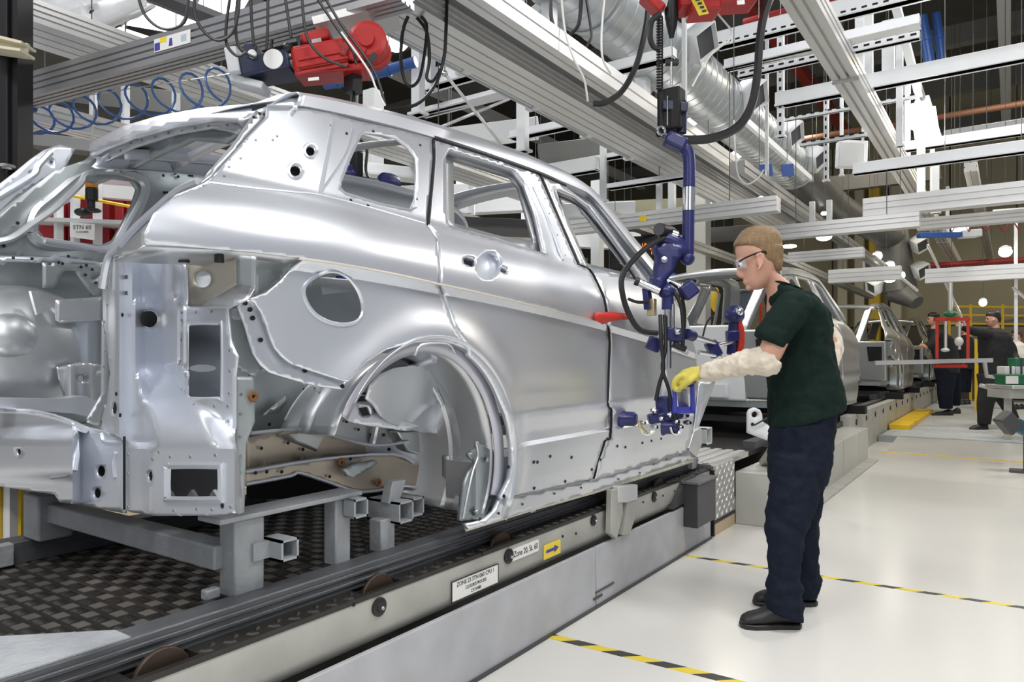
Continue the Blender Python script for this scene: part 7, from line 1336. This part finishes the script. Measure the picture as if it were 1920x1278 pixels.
o = T('power_tool', 'teal and dark grey tool body poking in near the walkway edge', 'power tool', (W(1905, 800, 7.4).x, W(1905, 800, 7.4).y, 0)); part('head', M_GREYPL, o, lambda m: m.beam(W(1878, 778, 7.4), W(1902, 806, 7.4), 0.14, 0.16), bev=0.015); part('body', M_TEALDK, o, lambda m: m.beam(W(1898, 792, 7.42), W(1960, 824, 7.42), 0.12, 0.13), bev=0.02); part('stand', M_GREYPL, o, lambda m: m.beam(Vector((*W(1925, 830, 7.45).xy, 0)), W(1925, 806, 7.45), 0.06, 0.06, up=V_)); part('foot', M_GREYPL, o, lambda m: m.box((*W(1925, 830, 7.45).xy, 0.012), (0.3, 0.2, 0.024)))
# far railings, racks, columns behind
o = T('guard_railing', 'yellow guard railing along the far mezzanine bay', 'railing', W(1830, 620, 19)); 
for v in (574, 590, 606): part('rail', M_YELLOW, o, lambda m: m.beam(W(1778, v, 19), W(1960, v + 2, 19), 0.05, 0.05))
for u in (1780, 1820, 1880, 1940): part('post', M_YELLOW, o, lambda m: m.beam(Vector((*W(u, 600, 19).xy, 0)), W(u, 570, 19), 0.06, 0.06, up=V_))
part('kick_board', mat('olive_board', (0.22, 0.22, 0.17), 0, 0.6), o, lambda m: m.beam(W(1778, 636, 19.05), W(1960, 638, 19.05), 0.05, 0.7))
for k, (u, w_, m__) in enumerate(((1580, 0.27, mat('cream_paint', (0.6, 0.56, 0.42), 0, 0.5)), (1612, 0.27, mat('cream_paint', (0.6, 0.56, 0.42), 0, 0.5)), (1640, 0.30, M_YELLOW), (1680, 0.28, mat('cream_paint', (0.6, 0.56, 0.42), 0, 0.5)))):
    b0 = PY(u, 600, 23.4); o = T('hall_column', ['cream hall column beyond the second car roof', 'second cream hall column beyond the third car roof', 'yellow painted hall column beyond the third car', 'cream hall column beside the drop duct'][k], 'column', (b0.x, b0.y, 0)); part('shaft', m__, o, lambda m: m.box((b0.x, b0.y, 3.2), (w_, w_, 6.4)), bev=0.03); part('base_plate', M_GREYPL, o, lambda m: m.box((b0.x, b0.y, 0.03), (w_ * 1.2, w_ * 1.2, 0.06)))
o = T('ladder_post', 'yellow ladder post standing on the walkway beside the walking worker', 'post', (*W(1835, 700, 14.5).xy, 0.098)); part('post', M_YELLOW, o, lambda m: m.beam(Vector((*W(1833, 700, 14.5).xy, 0.098)), W(1833, 635, 14.5), 0.10, 0.08, up=V_)); part('rung', M_YELLOW, o, lambda m: m.beam(W(1828, 660, 14.5), W(1840, 660, 14.5), 0.04, 0.04))
# storage racks on the far side of the line
random.seed(11)
BOXM = [M_WHITE2, M_NAVYBOX, M_PAPER, M_GREYPL, M_BLUEBR, M_WOOD, M_REDCAB, M_GREEN, M_BODYDK]
BOXN = {M_WHITE2.name: 'pale grey', M_NAVYBOX.name: 'slate', M_PAPER.name: 'white', M_GREYPL.name: 'charcoal', M_BLUEBR.name: 'blue', M_WOOD.name: 'tan', M_REDCAB.name: 'red', M_GREEN.name: 'green', M_BODYDK.name: 'metal'}
for r_, (x, y0, nb_, lb) in enumerate(((-7.2, 5.0, 3, 'tall grey storage rack seen through the rear door window'), (-6.8, 9.0, 3, 'grey storage rack seen through the front door window'), (-6.4, 13.5, 2, 'far grey storage rack behind the LED board'), (-8.5, 1.0, 3, 'grey storage rack seen past the tailgate opening'))):
    o = T('storage_rack', lb, 'rack', (x, y0 + 1.3, 0))
    for y in (y0, y0 + 1.3, y0 + 2.6):
        for xx in (x - 0.4, x + 0.4): part('upright', M_GREYPL if r_ % 2 else M_BLUEBR, o, lambda m: m.beam((xx, y, 0), (xx, y, 3.0), 0.07, 0.06, up=V_))
    for z in (0.3, 1.15, 2.0, 2.8): part('shelf', M_STEEL, o, lambda m: m.bb((x - 0.45, y0, z), (x + 0.45, y0 + 2.6, z + 0.05)))
    for zi, z in enumerate((0.35, 1.2, 2.05)):
        y = y0 + 0.1
        while y < y0 + 2.2:
            w_ = random.uniform(0.3, 0.6); hh = random.uniform(0.25, 0.65); mm = random.choice(BOXM)
            b_ = T('storage_box', '%s box on the %s shelf of the rack %s' % (BOXN[mm.name], ('lowest', 'middle', 'upper')[zi], ' '.join(lb.split('rack ')[1].split()[:8])), 'box', (x, y + w_ / 2, z), 'boxes on the storage racks')
            part('carton', mm, b_, lambda m: m.bb((x - 0.35, y, z), (x + 0.35, y + w_, z + hh)), bev=0.015); part('label_card', M_PAPER, b_, lambda m: m.bb((x + 0.35, y + w_ * 0.3, z + hh * 0.4), (x + 0.353, y + w_ * 0.7, z + hh * 0.7)))
            y += w_ + random.uniform(0.04, 0.15)

# ================================================================ GANTRIES ON THE FAR SIDE OF THE LINE
def far_beam(u0, v0, u1, v1, d, h, label, material=None, w=0.12, bracket=None, name='gantry_beam'):
    a, b = W(u0, v0, d), W(u1, v1, d); o = T(name, label, 'beam', (a + b) / 2); part('girder', material or M_WHITE2, o, lambda m: m.beam(a, b, w, h), bev=0.006)
    part('flange', material or M_WHITE2, o, lambda m: m.beam(a - Vector((0, 0, h / 2)), b - Vector((0, 0, h / 2)), w * 1.6, 0.02))
    for q in (0.12, 0.88): hang(o, a.lerp(b, q) + Vector((0, 0, h / 2)))
    if bracket: part('hanger_bracket', M_WHITE, o, lambda m: m.beam(a.lerp(b, bracket) + Vector((0, 0, h / 2)) - FW * w * 0.6, a.lerp(b, bracket) - Vector((0, 0, h * 0.6)) - FW * w * 0.6, 0.10, 0.03, up=(0, 1, 0)))
    return o
far_beam(815, 376, 1015, 366, 9.7, 0.39, 'broad grey girder with a white bracket seen through the rear door window', bracket=0.35)
far_beam(815, 418, 1030, 428, 7.0, 0.10, 'dark pipe tray seen low in the rear door window', M_GREYPL, 0.3)
far_beam(820, 446, 1040, 452, 10.4, 0.21, 'pale tray seen along the belt line of the rear door', M_WHITE)
far_beam(1030, 398, 1190, 392, 8.0, 0.16, 'grey girder seen through the front door window')
far_beam(1060, 446, 1200, 452, 12.4, 0.29, 'pale machine guard rail seen through the front door window', M_WHITE)
far_beam(640, 372, 790, 364, 8.1, 0.185, 'grey girder seen through the quarter window', bracket=0.6)
far_beam(640, 312, 790, 328, 6.5, 0.10, 'white tray seen high in the quarter window', M_WHITE)
far_beam(820, 262, 1010, 238, 7.8, 0.20, 'grey girder behind the cant rail above the doors')
far_beam(1010, 292, 1260, 262, 8.4, 0.24, 'dull grey girder crossing behind the manipulator head', M_GALVDK)
far_beam(1120, 392, 1285, 384, 10.6, 0.19, 'olive cable tray crossing behind the screen pillar', mat('olive_tray', (0.24, 0.23, 0.15), 0, 0.6))
far_beam(60, 262, 260, 285, 6.0, 0.10, 'grey tray behind the coiled hose', M_ALUDK)
far_beam(100, 170, 420, 205, 7.0, 0.22, 'dull girder behind the coiled hose near the roof light', M_GALVDK)
far_beam(1330, 440, 1560, 425, 11.0, 0.20, 'dull girder beyond the worker above the second car', M_GALVDK)
far_beam(1500, 352, 1760, 322, 12.0, 0.25, 'dull girder beyond the junction box', M_GALVDK)
for k, (u, d, lb) in enumerate(((868, 11.3, 'grey machine post seen through the rear door window'), (990, 11.2, 'second grey machine post seen through the rear door window'), (1120, 11.5, 'grey machine post seen through the front door window'), (700, 7.6, 'grey machine post seen through the quarter window'))):
    b0 = W(u, 600, d); o = T('machine_post', lb, 'post', (b0.x, b0.y, 0)); part('post', M_WHITE2, o, lambda m: m.box((b0.x, b0.y, 2.0), (0.16, 0.16, 4.0)), bev=0.01); part('base_plate', M_GREYPL, o, lambda m: m.box((b0.x, b0.y, 0.02), (0.3, 0.3, 0.04)))

# ================================================================ HANGER WIRES: each runs up to the first thing above that can carry it
bpy.context.view_layer.update(); _dg = bpy.context.evaluated_depsgraph_get()
def _root(o):
    while o.parent: o = o.parent
    return o
for o, p, r in HANGS:
    z = p.z + 0.01; top = 9.0
    for _ in range(12):
        hit, loc, nrm, idx, ob, mtx = SC.ray_cast(_dg, Vector((p.x, p.y, z)), Vector((0, 0, 1)), distance=9.2 - z)
        if not hit: break
        rt = _root(ob)
        if rt == o or any(w in rt.name for w in ('cable', 'lamp', 'person', 'hose')): z = loc.z + 0.004; continue
        top = loc.z + 0.004; break
    if top - p.z > 0.006: part('hanger_wire', M_GREYPL, o, lambda m: m.cyl(p, (p.x, p.y, top), r, n=5))
